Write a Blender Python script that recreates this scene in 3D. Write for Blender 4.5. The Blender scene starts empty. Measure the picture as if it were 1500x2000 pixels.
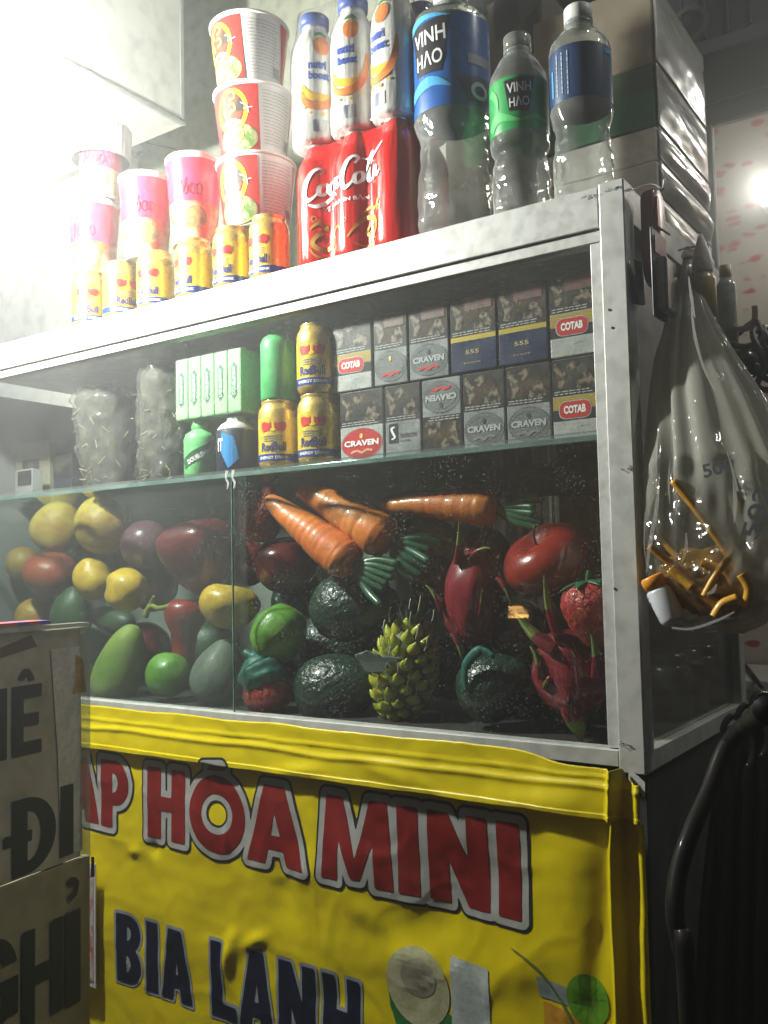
import bpy, bmesh, math, random
import numpy as np
from mathutils import Vector, Matrix, noise
random.seed(7)
sc = bpy.context.scene
COL = sc.collection
R = math.radians
PI = math.pi

# ------------------------------------------------------------------ camera
FPX = 1805.2
CF = Vector((-0.5645645, 0.8229969, 0.0627935))
CR = Vector((0.82369325, 0.56664594, -0.0210193))
CU = Vector((0.0528805, -0.03985583, 0.99780517))
CAM = Vector((0.311, -0.9, 1.10))
cd = bpy.data.cameras.new('camera')
cam = bpy.data.objects.new('camera', cd)
COL.objects.link(cam)
M = Matrix((CR, CU, -CF)).transposed().to_4x4()
M.translation = CAM
cam.matrix_world = M
cd.sensor_fit = 'VERTICAL'
cd.sensor_height = 24
cd.lens = 24 * FPX / 2000
cd.clip_start = 0.02
cd.clip_end = 300
sc.camera = cam

# ------------------------------------------------------------------ world, exposure
w = bpy.data.worlds.new('World')
sc.world = w
w.use_nodes = True
nt = w.node_tree
bg = nt.nodes['Background']
sky = nt.nodes.new('ShaderNodeTexSky')
sky.sky_type = 'NISHITA'
sky.sun_disc = False
sky.sun_elevation = R(4)
sky.sun_rotation = R(200)
nt.links.new(sky.outputs[0], bg.inputs[0])
bg.inputs[1].default_value = 0.012
sc.view_settings.view_transform = 'Standard'
sc.view_settings.look = 'None'
sc.view_settings.exposure = 0.25
sc.view_settings.gamma = 1
sc.cycles.use_denoising = True
sc.cycles.max_bounces = 14
sc.cycles.transparent_max_bounces = 24
sc.cycles.transmission_bounces = 10
sc.cycles.volume_bounces = 0
sc.cycles.sample_clamp_indirect = 4
sc.cycles.caustics_reflective = False
sc.cycles.caustics_refractive = False


def P(px, py, y=None, x=None, z=None):
    """the point of the photo's pixel on a vertical or level plane of the place"""
    r = CF * FPX + CR * (px - 750) - CU * (py - 1000)
    if y is not None:
        k = (y - CAM.y) / r.y
    elif x is not None:
        k = (x - CAM.x) / r.x
    else:
        k = (z - CAM.z) / r.z
    return CAM + r * k


def depth(p):
    return (Vector(p) - CAM).dot(CF)


# ------------------------------------------------------------------ lamps of the place, then added fill lights
LAMP = Vector((-0.84, -0.36, 1.71))
def point(name, loc, power, color, radius):
    l = bpy.data.lights.new(name, 'POINT')
    l.energy = power
    l.color = color
    l.shadow_soft_size = radius
    o = bpy.data.objects.new(name, l)
    o.location = loc
    COL.objects.link(o)
    return o
LAMP_W, SHOP_W, FILL_W = 78.0, 1.6, 3.5
point('bulb_light', LAMP, LAMP_W, (0.98, 1.0, 0.93), 0.03)
SHOPLAMP = P(1497, 375, y=2.30)
point('shop_light', SHOPLAMP + Vector((0, -0.07, 0)), SHOP_W, (1.0, 0.96, 0.86), 0.06)
point('fill_light', Vector((3.0, -1.7, 2.7)), FILL_W, (0.90, 1.0, 0.96), 0.25)  # added ambient fill from the street side, source unseen

point('side_fill_light', Vector((0.9, 0.5, 2.8)), 28.0, (1.0, 0.98, 0.92), 0.05)  # added fill for the faces turned right, source unseen
point('shop_fill_light', Vector((0.5, 2.2, 2.45)), 16.0, (1.0, 0.97, 0.88), 0.08)  # added to brighten the carton sides and give them highlights, source unseen

# ------------------------------------------------------------------ materials
MATS = {}
def mat(name, c, rough=0.5, metal=0.0, c2=None, scale=20, lo=0.35, hi=0.65, bump=0, bscale=60, coat=0,
        spec=0.5, detail=4, trans=0, ior=1.45, alpha=1, emit=None, estr=0, sub=0, bdist=0.002, stretch=None):
    if name in MATS:
        return MATS[name]
    m = bpy.data.materials.new(name)
    m.use_nodes = True
    n = m.node_tree.nodes
    L = m.node_tree.links
    b = n['Principled BSDF']
    b.inputs['Base Color'].default_value = (*c, 1)
    b.inputs['Roughness'].default_value = rough
    b.inputs['Metallic'].default_value = metal
    b.inputs['Specular IOR Level'].default_value = spec
    b.inputs['Coat Weight'].default_value = coat
    b.inputs['Coat Roughness'].default_value = 0.1
    b.inputs['Transmission Weight'].default_value = trans
    b.inputs['IOR'].default_value = ior
    b.inputs['Alpha'].default_value = alpha
    if sub:
        b.inputs['Subsurface Weight'].default_value = sub
        b.inputs['Subsurface Radius'].default_value = (0.01, 0.006, 0.004)
    if emit:
        b.inputs['Emission Color'].default_value = (*emit, 1)
        b.inputs['Emission Strength'].default_value = estr
    tc = n.new('ShaderNodeTexCoord')
    src = tc.outputs['Object']
    if stretch:
        mp = n.new('ShaderNodeMapping')
        mp.inputs['Scale'].default_value = stretch
        L.new(src, mp.inputs[0])
        src = mp.outputs[0]
    if c2 is not None:
        t = n.new('ShaderNodeTexNoise')
        t.inputs['Scale'].default_value = scale
        t.inputs['Detail'].default_value = detail
        L.new(src, t.inputs['Vector'])
        r = n.new('ShaderNodeValToRGB')
        r.color_ramp.elements[0].position = lo
        r.color_ramp.elements[1].position = hi
        r.color_ramp.elements[0].color = (*c, 1)
        r.color_ramp.elements[1].color = (*c2, 1)
        L.new(t.outputs['Fac'], r.inputs[0])
        t4 = n.new('ShaderNodeTexNoise')
        t4.inputs['Scale'].default_value = scale * 5.3
        t4.inputs['Detail'].default_value = 6
        L.new(src, t4.inputs['Vector'])
        m4 = n.new('ShaderNodeMapRange')
        m4.inputs['From Min'].default_value = 0.30
        m4.inputs['From Max'].default_value = 0.55
        m4.inputs['To Min'].default_value = 0.74
        m4.inputs['To Max'].default_value = 1.0
        L.new(t4.outputs['Fac'], m4.inputs['Value'])
        vm = n.new('ShaderNodeVectorMath')
        vm.operation = 'SCALE'
        L.new(r.outputs[0], vm.inputs[0])
        L.new(m4.outputs[0], vm.inputs['Scale'])
        L.new(vm.outputs[0], b.inputs['Base Color'])
        m5 = n.new('ShaderNodeMapRange')
        m5.inputs['To Min'].default_value = min(rough + 0.16, 1)
        m5.inputs['To Max'].default_value = max(rough - 0.08, 0.05)
        m5.inputs['From Min'].default_value = 0.3
        m5.inputs['From Max'].default_value = 0.7
        L.new(t.outputs['Fac'], m5.inputs['Value'])
        L.new(m5.outputs[0], b.inputs['Roughness'])
    if bump:
        t = n.new('ShaderNodeTexNoise')
        t.inputs['Scale'].default_value = bscale
        t.inputs['Detail'].default_value = 3
        L.new(src, t.inputs['Vector'])
        bp = n.new('ShaderNodeBump')
        bp.inputs['Strength'].default_value = bump
        bp.inputs['Distance'].default_value = bdist
        L.new(t.outputs['Fac'], bp.inputs['Height'])
        L.new(bp.outputs[0], b.inputs['Normal'])
    MATS[name] = m
    return m


def film(name, tint=(0.96, 0.98, 0.97), gloss=1.0, rough=0.03, dust=0.0, dcol=(0.8, 0.8, 0.8), bump=0, bscale=30,
         dscale=6, speck=0, trl=0.0, stretch=None, bdist=0.004, dmin=0.3, crinkle=0, attr=None):
    """clear sheet: see-through with a fresnel sheen, and dirt or milkiness that scatters light"""
    if name in MATS:
        return MATS[name]
    m = bpy.data.materials.new(name)
    m.use_nodes = True
    n = m.node_tree.nodes
    L = m.node_tree.links
    n.remove(n['Principled BSDF'])
    out = n['Material Output']
    tr = n.new('ShaderNodeBsdfTransparent')
    tr.inputs[0].default_value = (*tint, 1)
    gl = n.new('ShaderNodeBsdfGlossy')
    gl.inputs['Roughness'].default_value = rough
    fr = n.new('ShaderNodeFresnel')
    ge = n.new('ShaderNodeNewGeometry')
    ir = n.new('ShaderNodeMath')
    ir.operation = 'MULTIPLY_ADD'
    ir.inputs[1].default_value = 1 / 1.45 - 1.45
    ir.inputs[2].default_value = 1.45
    L.new(ge.outputs['Backfacing'], ir.inputs[0])
    L.new(ir.outputs[0], fr.inputs['IOR'])
    mul = n.new('ShaderNodeMath')
    mul.operation = 'MULTIPLY'
    mul.inputs[1].default_value = gloss
    L.new(fr.outputs[0], mul.inputs[0])
    mx = n.new('ShaderNodeMixShader')
    L.new(mul.outputs[0], mx.inputs[0])
    L.new(tr.outputs[0], mx.inputs[1])
    L.new(gl.outputs[0], mx.inputs[2])
    last = mx
    tc = n.new('ShaderNodeTexCoord')
    src = tc.outputs['Object']
    if stretch:
        mp = n.new('ShaderNodeMapping')
        mp.inputs['Scale'].default_value = stretch
        L.new(src, mp.inputs[0])
        src = mp.outputs[0]
    if dust:
        df = n.new('ShaderNodeBsdfDiffuse')
        df.inputs[0].default_value = (*dcol, 1)
        if trl:
            tl = n.new('ShaderNodeBsdfTranslucent')
            tl.inputs[0].default_value = (*dcol, 1)
            m2 = n.new('ShaderNodeMixShader')
            m2.inputs[0].default_value = trl
            L.new(df.outputs[0], m2.inputs[1])
            L.new(tl.outputs[0], m2.inputs[2])
            df = m2
        t = n.new('ShaderNodeTexNoise')
        t.inputs['Scale'].default_value = dscale
        t.inputs['Detail'].default_value = 6
        L.new(src, t.inputs['Vector'])
        mr = n.new('ShaderNodeMapRange')
        mr.inputs['From Min'].default_value = 0.3
        mr.inputs['From Max'].default_value = 0.75
        mr.inputs['To Min'].default_value = dust * dmin
        mr.inputs['To Max'].default_value = dust
        L.new(t.outputs['Fac'], mr.inputs['Value'])
        fac = mr.outputs[0]
        if speck:
            v = n.new('ShaderNodeTexVoronoi')
            v.inputs['Scale'].default_value = 260
            L.new(tc.outputs['Object'], v.inputs['Vector'])
            t2 = n.new('ShaderNodeTexNoise')
            t2.inputs['Scale'].default_value = 30
            L.new(tc.outputs['Object'], t2.inputs['Vector'])
            th = n.new('ShaderNodeMath')
            th.operation = 'MULTIPLY'
            th.inputs[1].default_value = 0.26
            L.new(t2.outputs['Fac'], th.inputs[0])
            lt = n.new('ShaderNodeMath')
            lt.operation = 'LESS_THAN'
            L.new(v.outputs['Distance'], lt.inputs[0])
            L.new(th.outputs[0], lt.inputs[1])
            vm = n.new('ShaderNodeMath')
            vm.operation = 'MULTIPLY_ADD'
            vm.inputs[1].default_value = speck
            L.new(lt.outputs[0], vm.inputs[0])
            L.new(fac, vm.inputs[2])
            fac = vm.outputs[0]
        if attr:
            at = n.new('ShaderNodeAttribute')
            at.attribute_name = attr
            am = n.new('ShaderNodeMath')
            am.operation = 'MULTIPLY'
            L.new(fac, am.inputs[0])
            L.new(at.outputs['Fac'], am.inputs[1])
            fac = am.outputs[0]
        m3 = n.new('ShaderNodeMixShader')
        L.new(fac, m3.inputs[0])
        L.new(last.outputs[0], m3.inputs[1])
        L.new(df.outputs[0], m3.inputs[2])
        last = m3
    if bump:
        t = n.new('ShaderNodeTexNoise')
        t.inputs['Scale'].default_value = bscale
        t.inputs['Detail'].default_value = 2
        L.new(src, t.inputs['Vector'])
        bp = n.new('ShaderNodeBump')
        bp.inputs['Strength'].default_value = bump
        bp.inputs['Distance'].default_value = bdist
        hgt = t.outputs['Fac']
        if crinkle:
            vv = n.new('ShaderNodeTexVoronoi')
            vv.inputs['Scale'].default_value = crinkle
            wv = n.new('ShaderNodeVectorMath')
            wv.operation = 'MULTIPLY_ADD'
            wv.inputs[1].default_value = (0.03, 0.03, 0.03)
            L.new(t.outputs['Color'], wv.inputs[0])
            L.new(src, wv.inputs[2])
            L.new(wv.outputs[0], vv.inputs['Vector'])
            aa = n.new('ShaderNodeMath')
            aa.operation = 'ADD'
            L.new(vv.outputs['Distance'], aa.inputs[0])
            L.new(t.outputs['Fac'], aa.inputs[1])
            hgt = aa.outputs[0]
        L.new(hgt, bp.inputs['Height'])
        L.new(bp.outputs[0], gl.inputs['Normal'])
        L.new(bp.outputs[0], fr.inputs['Normal'])
    L.new(last.outputs[0], out.inputs[0])
    MATS[name] = m
    return m


ALU = mat('aluminium_paint', (0.59, 0.60, 0.57), 0.42, 0.15, c2=(0.63, 0.64, 0.61), scale=14, bump=0.15, bscale=90)
ALU_DIRTY = mat('worn_aluminium', (0.5, 0.51, 0.47), 0.45, 0.2, c2=(0.62, 0.63, 0.6), scale=9, lo=0.3, hi=0.6, bump=0.2, bscale=70)
GLASS = film('dusty_glass', (0.98, 0.995, 0.985), 0.6, 0.03, dust=0.024, speck=0.16, dscale=4)
GLASS_LOW = film('dusty_lower_glass', (0.98, 0.995, 0.985), 0.6, 0.02, dust=0.010, speck=0.25, dscale=5)
EDGE = mat('glass_edge', (0.06, 0.15, 0.13), 0.12, 0, c2=(0.22, 0.34, 0.31), scale=25, coat=0.5)
WHITE = mat('white_plastic', (0.8, 0.8, 0.77), 0.35, c2=(0.72, 0.72, 0.7), scale=30)
BLACK = mat('black_plastic', (0.012, 0.012, 0.013), 0.45, c2=(0.03, 0.03, 0.03), scale=30, bump=0.2)
INK = mat('black_ink', (0.012, 0.013, 0.014), 0.5, c2=(0.03, 0.03, 0.032), scale=40)
NAVY = mat('navy_ink', (0.004, 0.006, 0.022), 0.45, c2=(0.007, 0.010, 0.032), scale=30)
BLUE = mat('blue_ink', (0.02, 0.07, 0.4), 0.35)
SIGNRED = mat('red_vinyl', (0.22, 0.012, 0.010), 0.42, c2=(0.18, 0.010, 0.008), scale=12)
SIGNWHITE = mat('white_vinyl', (0.36, 0.36, 0.34), 0.45)
PURE = mat('white_ink', (0.78, 0.78, 0.76), 0.45)
REDINK = mat('red_ink', (0.55, 0.02, 0.02), 0.35)
GOLDINK = mat('gold_ink', (0.75, 0.52, 0.12), 0.35)
YELLOW = mat('yellow_ink', (0.85, 0.6, 0.03), 0.35)
GREYINK = mat('grey_ink', (0.18, 0.18, 0.18), 0.45)
GREENINK = mat('green_ink', (0.03, 0.28, 0.06), 0.4)
ORANGEINK = mat('orange_ink', (0.8, 0.2, 0.02), 0.4)
SILVER = mat('silver_ink', (0.45, 0.46, 0.46), 0.35, 0.3, c2=(0.36, 0.37, 0.38), scale=40)

# ------------------------------------------------------------------ helpers
def link(name, me, m, parent=None, smooth=False):
    o = bpy.data.objects.new(name, me)
    COL.objects.link(o)
    if m is not None:
        for mm in (m if isinstance(m, (list, tuple)) else [m]):
            me.materials.append(mm)
    if smooth:
        me.shade_smooth()
    if parent is not None:
        o.parent = parent
    return o


def obj(name, bm, m, parent=None, smooth=False, bevel=0, seg=2):
    me = bpy.data.meshes.new(name)
    bm.normal_update()
    bm.to_mesh(me)
    bm.free()
    o = link(name, me, m, parent, smooth)
    if bevel:
        b = o.modifiers.new('bevel', 'BEVEL')
        b.width = bevel
        b.segments = seg
        b.limit_method = 'ANGLE'
    return o


def tag(o, label=None, cat=None, group=None, kind=None):
    if label:
        o['label'] = label
    if cat:
        o['category'] = cat
    if group:
        o['group'] = group
    if kind:
        o['kind'] = kind
    return o


def thing(name, label, cat, loc=(0, 0, 0), rotz=0, group=None):
    o = bpy.data.objects.new(name, None)
    COL.objects.link(o)
    o.location = loc
    o.rotation_euler = (0, 0, rotz)
    o.empty_display_size = 0.02
    return tag(o, label, cat, group)


def box(bm, x0, x1, y0, y1, z0, z1, mat4=None):
    vs = [bm.verts.new(Vector(p) if mat4 is None else mat4 @ Vector(p)) for p in
          ((x0, y0, z0), (x1, y0, z0), (x1, y1, z0), (x0, y1, z0), (x0, y0, z1), (x1, y0, z1), (x1, y1, z1), (x0, y1, z1))]
    for f in ((3, 2, 1, 0), (4, 5, 6, 7), (0, 1, 5, 4), (1, 2, 6, 5), (2, 3, 7, 6), (3, 0, 4, 7)):
        bm.faces.new([vs[i] for i in f])


def boxes(name, bs, m, parent=None, bevel=0.0008):
    bm = bmesh.new()
    for b in bs:
        box(bm, *b)
    return obj(name, bm, m, parent, bevel=bevel)


def lathe(bm, prof, cx=0, cy=0, z0=0, n=40, cap0=True, cap1=True, mod=None):
    rings = []
    for r, z in prof:
        ring = []
        for i in range(n):
            a = 2 * PI * i / n
            rr = r * (mod(a, z) if mod else 1)
            ring.append(bm.verts.new((cx + rr * math.cos(a), cy + rr * math.sin(a), z0 + z)))
        rings.append(ring)
    for a, b in zip(rings, rings[1:]):
        for i in range(n):
            j = (i + 1) % n
            bm.faces.new((a[i], a[j], b[j], b[i]))
    if cap0:
        bm.faces.new(rings[0][::-1])
    if cap1:
        bm.faces.new(rings[-1])


def tube(bm, pts, rad, n=10, caps=True):
    pts = [Vector(p) for p in pts]
    rads = rad if isinstance(rad, (list, tuple)) else [rad] * len(pts)
    rings = []
    up = Vector((0.13, 0.21, 1)).normalized()
    prev = None
    for i, p in enumerate(pts):
        d = (pts[min(i + 1, len(pts) - 1)] - pts[max(i - 1, 0)])
        if d.length < 1e-9:
            d = Vector((0, 0, 1))
        d.normalize()
        if prev is None:
            s = d.cross(up)
            if s.length < 0.1:
                s = d.cross(Vector((1, 0, 0)))
        else:
            s = prev - d * prev.dot(d)
        s.normalize()
        prev = s
        t = d.cross(s)
        rings.append([bm.verts.new(p + (s * math.cos(2 * PI * k / n) + t * math.sin(2 * PI * k / n)) * rads[i]) for k in range(n)])
    for a, b in zip(rings, rings[1:]):
        for i in range(n):
            j = (i + 1) % n
            bm.faces.new((a[i], a[j], b[j], b[i]))
    if caps:
        bm.faces.new(rings[0][::-1])
        bm.faces.new(rings[-1])


def spline(pts, n=8):
    pts = [Vector(p) for p in pts]
    out = []
    for i in range(len(pts) - 1):
        a = pts[max(i - 1, 0)]
        b = pts[i]
        c = pts[i + 1]
        d = pts[min(i + 2, len(pts) - 1)]
        for k in range(n):
            t = k / n
            out.append(0.5 * ((2 * b) + (c - a) * t + (2 * a - 5 * b + 4 * c - d) * t * t + (3 * b - a - 3 * c + d) * t ** 3))
    out.append(pts[-1])
    return out


# ---- lettering from the built-in font, as flat 2D geometry mapped onto a surface
_txt = {}
def text_geo(s, bold=0.0):
    k = (s, bold)
    if k not in _txt:
        cu = bpy.data.curves.new('t', 'FONT')
        cu.body = s
        cu.size = 1
        cu.offset = bold
        cu.resolution_u = 3
        cu.fill_mode = 'FRONT'
        o = bpy.data.objects.new('t', cu)
        COL.objects.link(o)
        bpy.context.view_layer.update()
        me = o.to_mesh()
        vs = np.array([v.co[:2] for v in me.vertices]) if len(me.vertices) else np.zeros((0, 2))
        fs = [tuple(p.vertices) for p in me.polygons]
        o.to_mesh_clear()
        bpy.data.objects.remove(o)
        bpy.data.curves.remove(cu)
        if len(vs):
            mn, mx = vs.min(0), vs.max(0)
            vs = (vs - mn) / (mx - mn)
        _txt[k] = (vs, fs)
    return _txt[k]


def text_in(bm, s, x, y, wd, h, fn, bold=0.02, rot=0, mi=0, shear=0):
    """fit s in the box x..x+wd, y..y+h of the surface chart fn(u, v) -> point"""
    vs, fs = text_geo(s, bold)
    ca, sa = math.cos(rot), math.sin(rot)
    cx, cy = x + wd / 2, y + h / 2
    out = []
    for a, b in vs:
        u = (a - 0.5) * wd + (b - 0.5) * h * shear
        v = (b - 0.5) * h
        out.append(bm.verts.new(fn(cx + u * ca - v * sa, cy + u * sa + v * ca)))
    for f in fs:
        try:
            q = bm.faces.new([out[i] for i in f])
            q.material_index = mi
        except ValueError:
            pass


def patch(bm, pts, fn, step=0.006, mi=0):
    """a filled outline given in chart coordinates, cut fine enough to follow the surface"""
    pts = [tuple(p) for p in pts]
    xs = [p[0] for p in pts]
    ys = [p[1] for p in pts]
    b2 = bmesh.new()
    b2.faces.new([b2.verts.new((p[0], p[1], 0)) for p in pts])
    for ax, lo, hi in ((0, min(xs), max(xs)), (1, min(ys), max(ys))):
        k = math.ceil(lo / step)
        while k * step < hi:
            if k * step > lo + 1e-6:
                no = (1, 0, 0) if ax == 0 else (0, 1, 0)
                co = (k * step, 0, 0) if ax == 0 else (0, k * step, 0)
                bmesh.ops.bisect_plane(b2, geom=b2.verts[:] + b2.edges[:] + b2.faces[:], plane_co=co, plane_no=no)
            k += 1
    b2.verts.index_update()
    vm = [bm.verts.new(fn(v.co.x, v.co.y)) for v in b2.verts]
    for f in b2.faces:
        g = bm.faces.new([vm[v.index] for v in f.verts])
        g.material_index = mi
    b2.free()


def rect(x0, x1, y0, y1):
    return [(x0, y0), (x1, y0), (x1, y1), (x0, y1)]


def ell(cx, cy, a, b, n=28, rot=0):
    return [(cx + a * math.cos(t) * math.cos(rot) - b * math.sin(t) * math.sin(rot),
             cy + a * math.cos(t) * math.sin(rot) + b * math.sin(t) * math.cos(rot)) for t in [2 * PI * i / n for i in range(n)]]


def ring_in(bm, cx, cy, a, b, t, fn, n=36, mi=0):
    o = [bm.verts.new(fn(*p)) for p in ell(cx, cy, a, b, n)]
    i_ = [bm.verts.new(fn(*p)) for p in ell(cx, cy, a - t, b - t, n)]
    for k in range(n):
        j = (k + 1) % n
        bm.faces.new((o[k], o[j], i_[j], i_[k])).material_index = mi


def ribbon(bm, pts, wd, fn, n=6, mi=0, closed=False):
    """a brush stroke with a width that may change along it"""
    q = spline([(p[0], p[1], 0) for p in pts], n)
    N = len(q)
    prev = None
    for i, p in enumerate(q):
        d = q[min(i + 1, N - 1)] - q[max(i - 1, 0)]
        d.normalize()
        s = Vector((-d.y, d.x, 0))
        ww = wd if not isinstance(wd, (list, tuple)) else float(np.interp(i / (N - 1) * (len(wd) - 1), range(len(wd)), wd))
        a = p + s * ww / 2
        b = p - s * ww / 2
        cur = (bm.verts.new(fn(a.x, a.y)), bm.verts.new(fn(b.x, b.y)))
        if prev:
            bm.faces.new((prev[0], prev[1], cur[1], cur[0])).material_index = mi
        prev = cur


# ---- heavy sign lettering: unions of outlines turned into a distance field, then cut at any offset
def rounded(x0, x1, y0, y1, r, n=8):
    pts = []
    for cx, cy, a0 in ((x1 - r, y1 - r, 0), (x0 + r, y1 - r, 90), (x0 + r, y0 + r, 180), (x1 - r, y0 + r, 270)):
        for i in range(n + 1):
            a = R(a0 + 90 * i / n)
            pts.append((cx + r * math.cos(a), cy + r * math.sin(a)))
    return pts


def bowl(x0, x1, y0, y1, n=16):
    r = (y1 - y0) / 2
    pts = [(x0, y0)]
    rx = min(r, x1 - x0)
    for i in range(n + 1):
        a = R(-90 + 180 * i / n)
        pts.append((x1 - rx + rx * math.cos(a), (y0 + y1) / 2 + r * math.sin(a)))
    pts.append((x0, y1))
    return pts


def glyph(c, w, s):
    """outlines of c in a box w by 1 with stem s; list of (outline, hole)"""
    if c == 'I':
        return [(rect(0, w, 0, 1), None)]
    if c == 'H':
        return [(rect(0, s, 0, 1), None), (rect(w - s, w, 0, 1), None), (rect(s / 2, w - s / 2, 0.40, 0.60), None)]
    if c == 'L':
        return [(rect(0, s, 0, 1), None), (rect(0, w, 0, 0.19), None)]
    if c == 'E':
        return [(rect(0, s, 0, 1), None), (rect(0, w, 0, 0.19), None), (rect(0, w, 0.81, 1), None), (rect(0, w * 0.9, 0.41, 0.59), None)]
    if c == 'A':
        return [([(0, 0), (s, 0), (w / 2 + s * 0.28, 1), (w / 2 - s * 0.58, 1)], None),
                ([(w - s, 0), (w, 0), (w / 2 + s * 0.58, 1), (w / 2 - s * 0.28, 1)], None),
                ([(w * 0.2, 0.18), (w * 0.8, 0.18), (w * 0.72, 0.36), (w * 0.28, 0.36)], None)]
    if c == 'N':
        return [(rect(0, s, 0, 1), None), (rect(w - s, w, 0, 1), None), ([(0, 1), (s * 1.05, 1), (w, 0), (w - s * 1.05, 0)], None)]
    if c == 'M':
        return [([(0, 0), (s, 0), (s * 1.25, 1), (s * 0.3, 1)], None), ([(w, 0), (w - s, 0), (w - s * 1.25, 1), (w - s * 0.3, 1)], None),
                ([(s * 0.3, 1), (s * 1.3, 1), (w / 2 + s * 0.25, 0.06), (w / 2 - s * 0.25, 0.06)], None),
                ([(w - s * 0.3, 1), (w - s * 1.3, 1), (w / 2 - s * 0.25, 0.06), (w / 2 + s * 0.25, 0.06)], None)]
    if c == 'O':
        return [(ell(w / 2, 0.5, w / 2, 0.52, 40), ell(w / 2, 0.5, w / 2 - s, 0.27, 40))]
    if c == 'P':
        return [(rect(0, s, 0, 1), None), (bowl(0, w, 0.34, 1), bowl(s, w - s * 0.9, 0.52, 0.82))]
    if c == 'B':
        return [(rect(0, s, 0, 1), None), (bowl(0, w * 0.96, 0.46, 1), bowl(s, w - s * 1.0, 0.62, 0.84)),
                (bowl(0, w, 0, 0.56), bowl(s, w - s * 0.96, 0.16, 0.42))]
    if c == 'D':
        return [(bowl(0, w, 0, 1), bowl(s, w - s, 0.17, 0.83)), (rect(-s * 0.55, s * 1.3, 0.42, 0.57), None)]
    if c == 'G':
        rx, ry = w / 2 - s, 0.51 - s * 0.8
        hole = [(w / 2 + rx * math.cos(R(a)), 0.5 + ry * math.sin(R(a))) for a in range(28, 333, 8)]
        hole += [(w - s, 0.50), (w + 0.3, 0.50), (w + 0.3, 0.5 + ry * math.sin(R(28)))]
        return [(ell(w / 2, 0.5, w / 2, 0.51, 36), hole), (rect(w * 0.5, w, 0.36, 0.5), None), (rect(w - s, w, 0.06, 0.5), None)]
    return []


def word(items):
    """items: (char, x, y, w, h, stem, shear) -> outlines"""
    out = []
    for c, x, y, wd, h, s, sh in items:
        for o, hl in glyph(c, wd / h, s / h):
            f = lambda p: (x + (p[0] + sh * p[1]) * h, y + p[1] * h)
            out.append(([f(p) for p in o], [f(p) for p in hl] if hl else None))
    return out


def poly_sdf(X, Y, pts):
    d = np.full(X.shape, 1e9)
    ins = np.zeros(X.shape, bool)
    n = len(pts)
    for i in range(n):
        ax, ay = pts[i]
        bx, by = pts[(i + 1) % n]
        ex, ey = bx - ax, by - ay
        L2 = ex * ex + ey * ey + 1e-18
        t = np.clip(((X - ax) * ex + (Y - ay) * ey) / L2, 0, 1)
        d = np.minimum(d, (X - ax - t * ex) ** 2 + (Y - ay - t * ey) ** 2)
        if ay != by:
            ins ^= ((ay > Y) != (by > Y)) & (X < (Y - ay) * ex / (by - ay) + ax)
    d = np.sqrt(d)
    return np.where(ins, -d, d)


def field(shapes, pad, h):
    allp = np.array([p for s in shapes for p in s[0]])
    x0, y0 = allp.min(0) - pad
    x1, y1 = allp.max(0) + pad
    xs = np.arange(x0, x1 + h, h)
    ys = np.arange(y0, y1 + h, h)
    X, Y = np.meshgrid(xs, ys, indexing='ij')
    f = np.full(X.shape, 1e9)
    for o, hl in shapes:
        d = poly_sdf(X, Y, o)
        if hl:
            d = np.maximum(d, -poly_sdf(X, Y, hl))
        f = np.minimum(f, d)
    return xs, ys, f


def cut(xs, ys, f, level, fn):
    """mesh of the region f < level, every vertex carried onto the surface by fn"""
    g = f - level
    V, keyd, F = [], {}, []

    def vert(k, x, y):
        if k not in keyd:
            keyd[k] = len(V)
            V.append(tuple(fn(x, y)))
        return keyd[k]
    nx, ny = g.shape
    cells = np.argwhere((np.minimum.reduce([g[:-1, :-1], g[1:, :-1], g[1:, 1:], g[:-1, 1:]]) < 0))
    for i, j in cells:
        cs = [(i, j), (i + 1, j), (i + 1, j + 1), (i, j + 1)]
        face = []
        for a in range(4):
            p, q = cs[a], cs[(a + 1) % 4]
            gp, gq = g[p], g[q]
            if gp < 0:
                face.append(vert(p, xs[p[0]], ys[p[1]]))
            if (gp < 0) != (gq < 0):
                t = gp / (gp - gq)
                face.append(vert((min(p, q), max(p, q)), xs[p[0]] + t * (xs[q[0]] - xs[p[0]]), ys[p[1]] + t * (ys[q[1]] - ys[p[1]])))
        if len(set(face)) >= 3:
            F.append(list(dict.fromkeys(face)))
    me = bpy.data.meshes.new('lettering')
    me.from_pydata(V, [], F)
    me.update()
    return me


def facing(p):
    """angle round z of the direction from p to the camera's side of the street"""
    return math.atan2(CAM.y - p[1], CAM.x - p[0])


def wrapper(rf, a0, eps=0.0004):
    """chart of a turned body: u runs round it to the right as seen from outside, v up"""
    def fn(u, v):
        r = rf(v) + eps
        a = a0 + u / max(r, 0.005)
        return Vector((r * math.cos(a), r * math.sin(a), v))
    return fn


def prof_r(prof):
    zs = [p[1] for p in prof]
    rs = [p[0] for p in prof]
    return lambda v: float(np.interp(v, zs, rs))


# =================================================================== SETTING
ground = boxes('ground', [(-60, 60, -60, 60, -0.2, 0.0)], mat('asphalt_ground', (0.05, 0.05, 0.05), 0.9, c2=(0.08, 0.078, 0.075), scale=30, bump=0.5), bevel=0)
tag(ground, kind='structure')
sf = boxes('shop_floor', [(-4.2, 1.6, 1.35, 5.0, 0.0, 0.10)], mat('floor_tile', (0.55, 0.54, 0.52), 0.35, c2=(0.62, 0.61, 0.58), scale=6), bevel=0)
tag(sf, kind='structure')

PLASTER = mat('beige_plaster', (0.66, 0.68, 0.54), 0.85, c2=(0.74, 0.75, 0.62), scale=7, bump=0.2, bscale=40)
DOORGREY = mat('door_frame_grey', (0.11, 0.12, 0.135), 0.5, c2=(0.14, 0.15, 0.16), scale=12)
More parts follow.
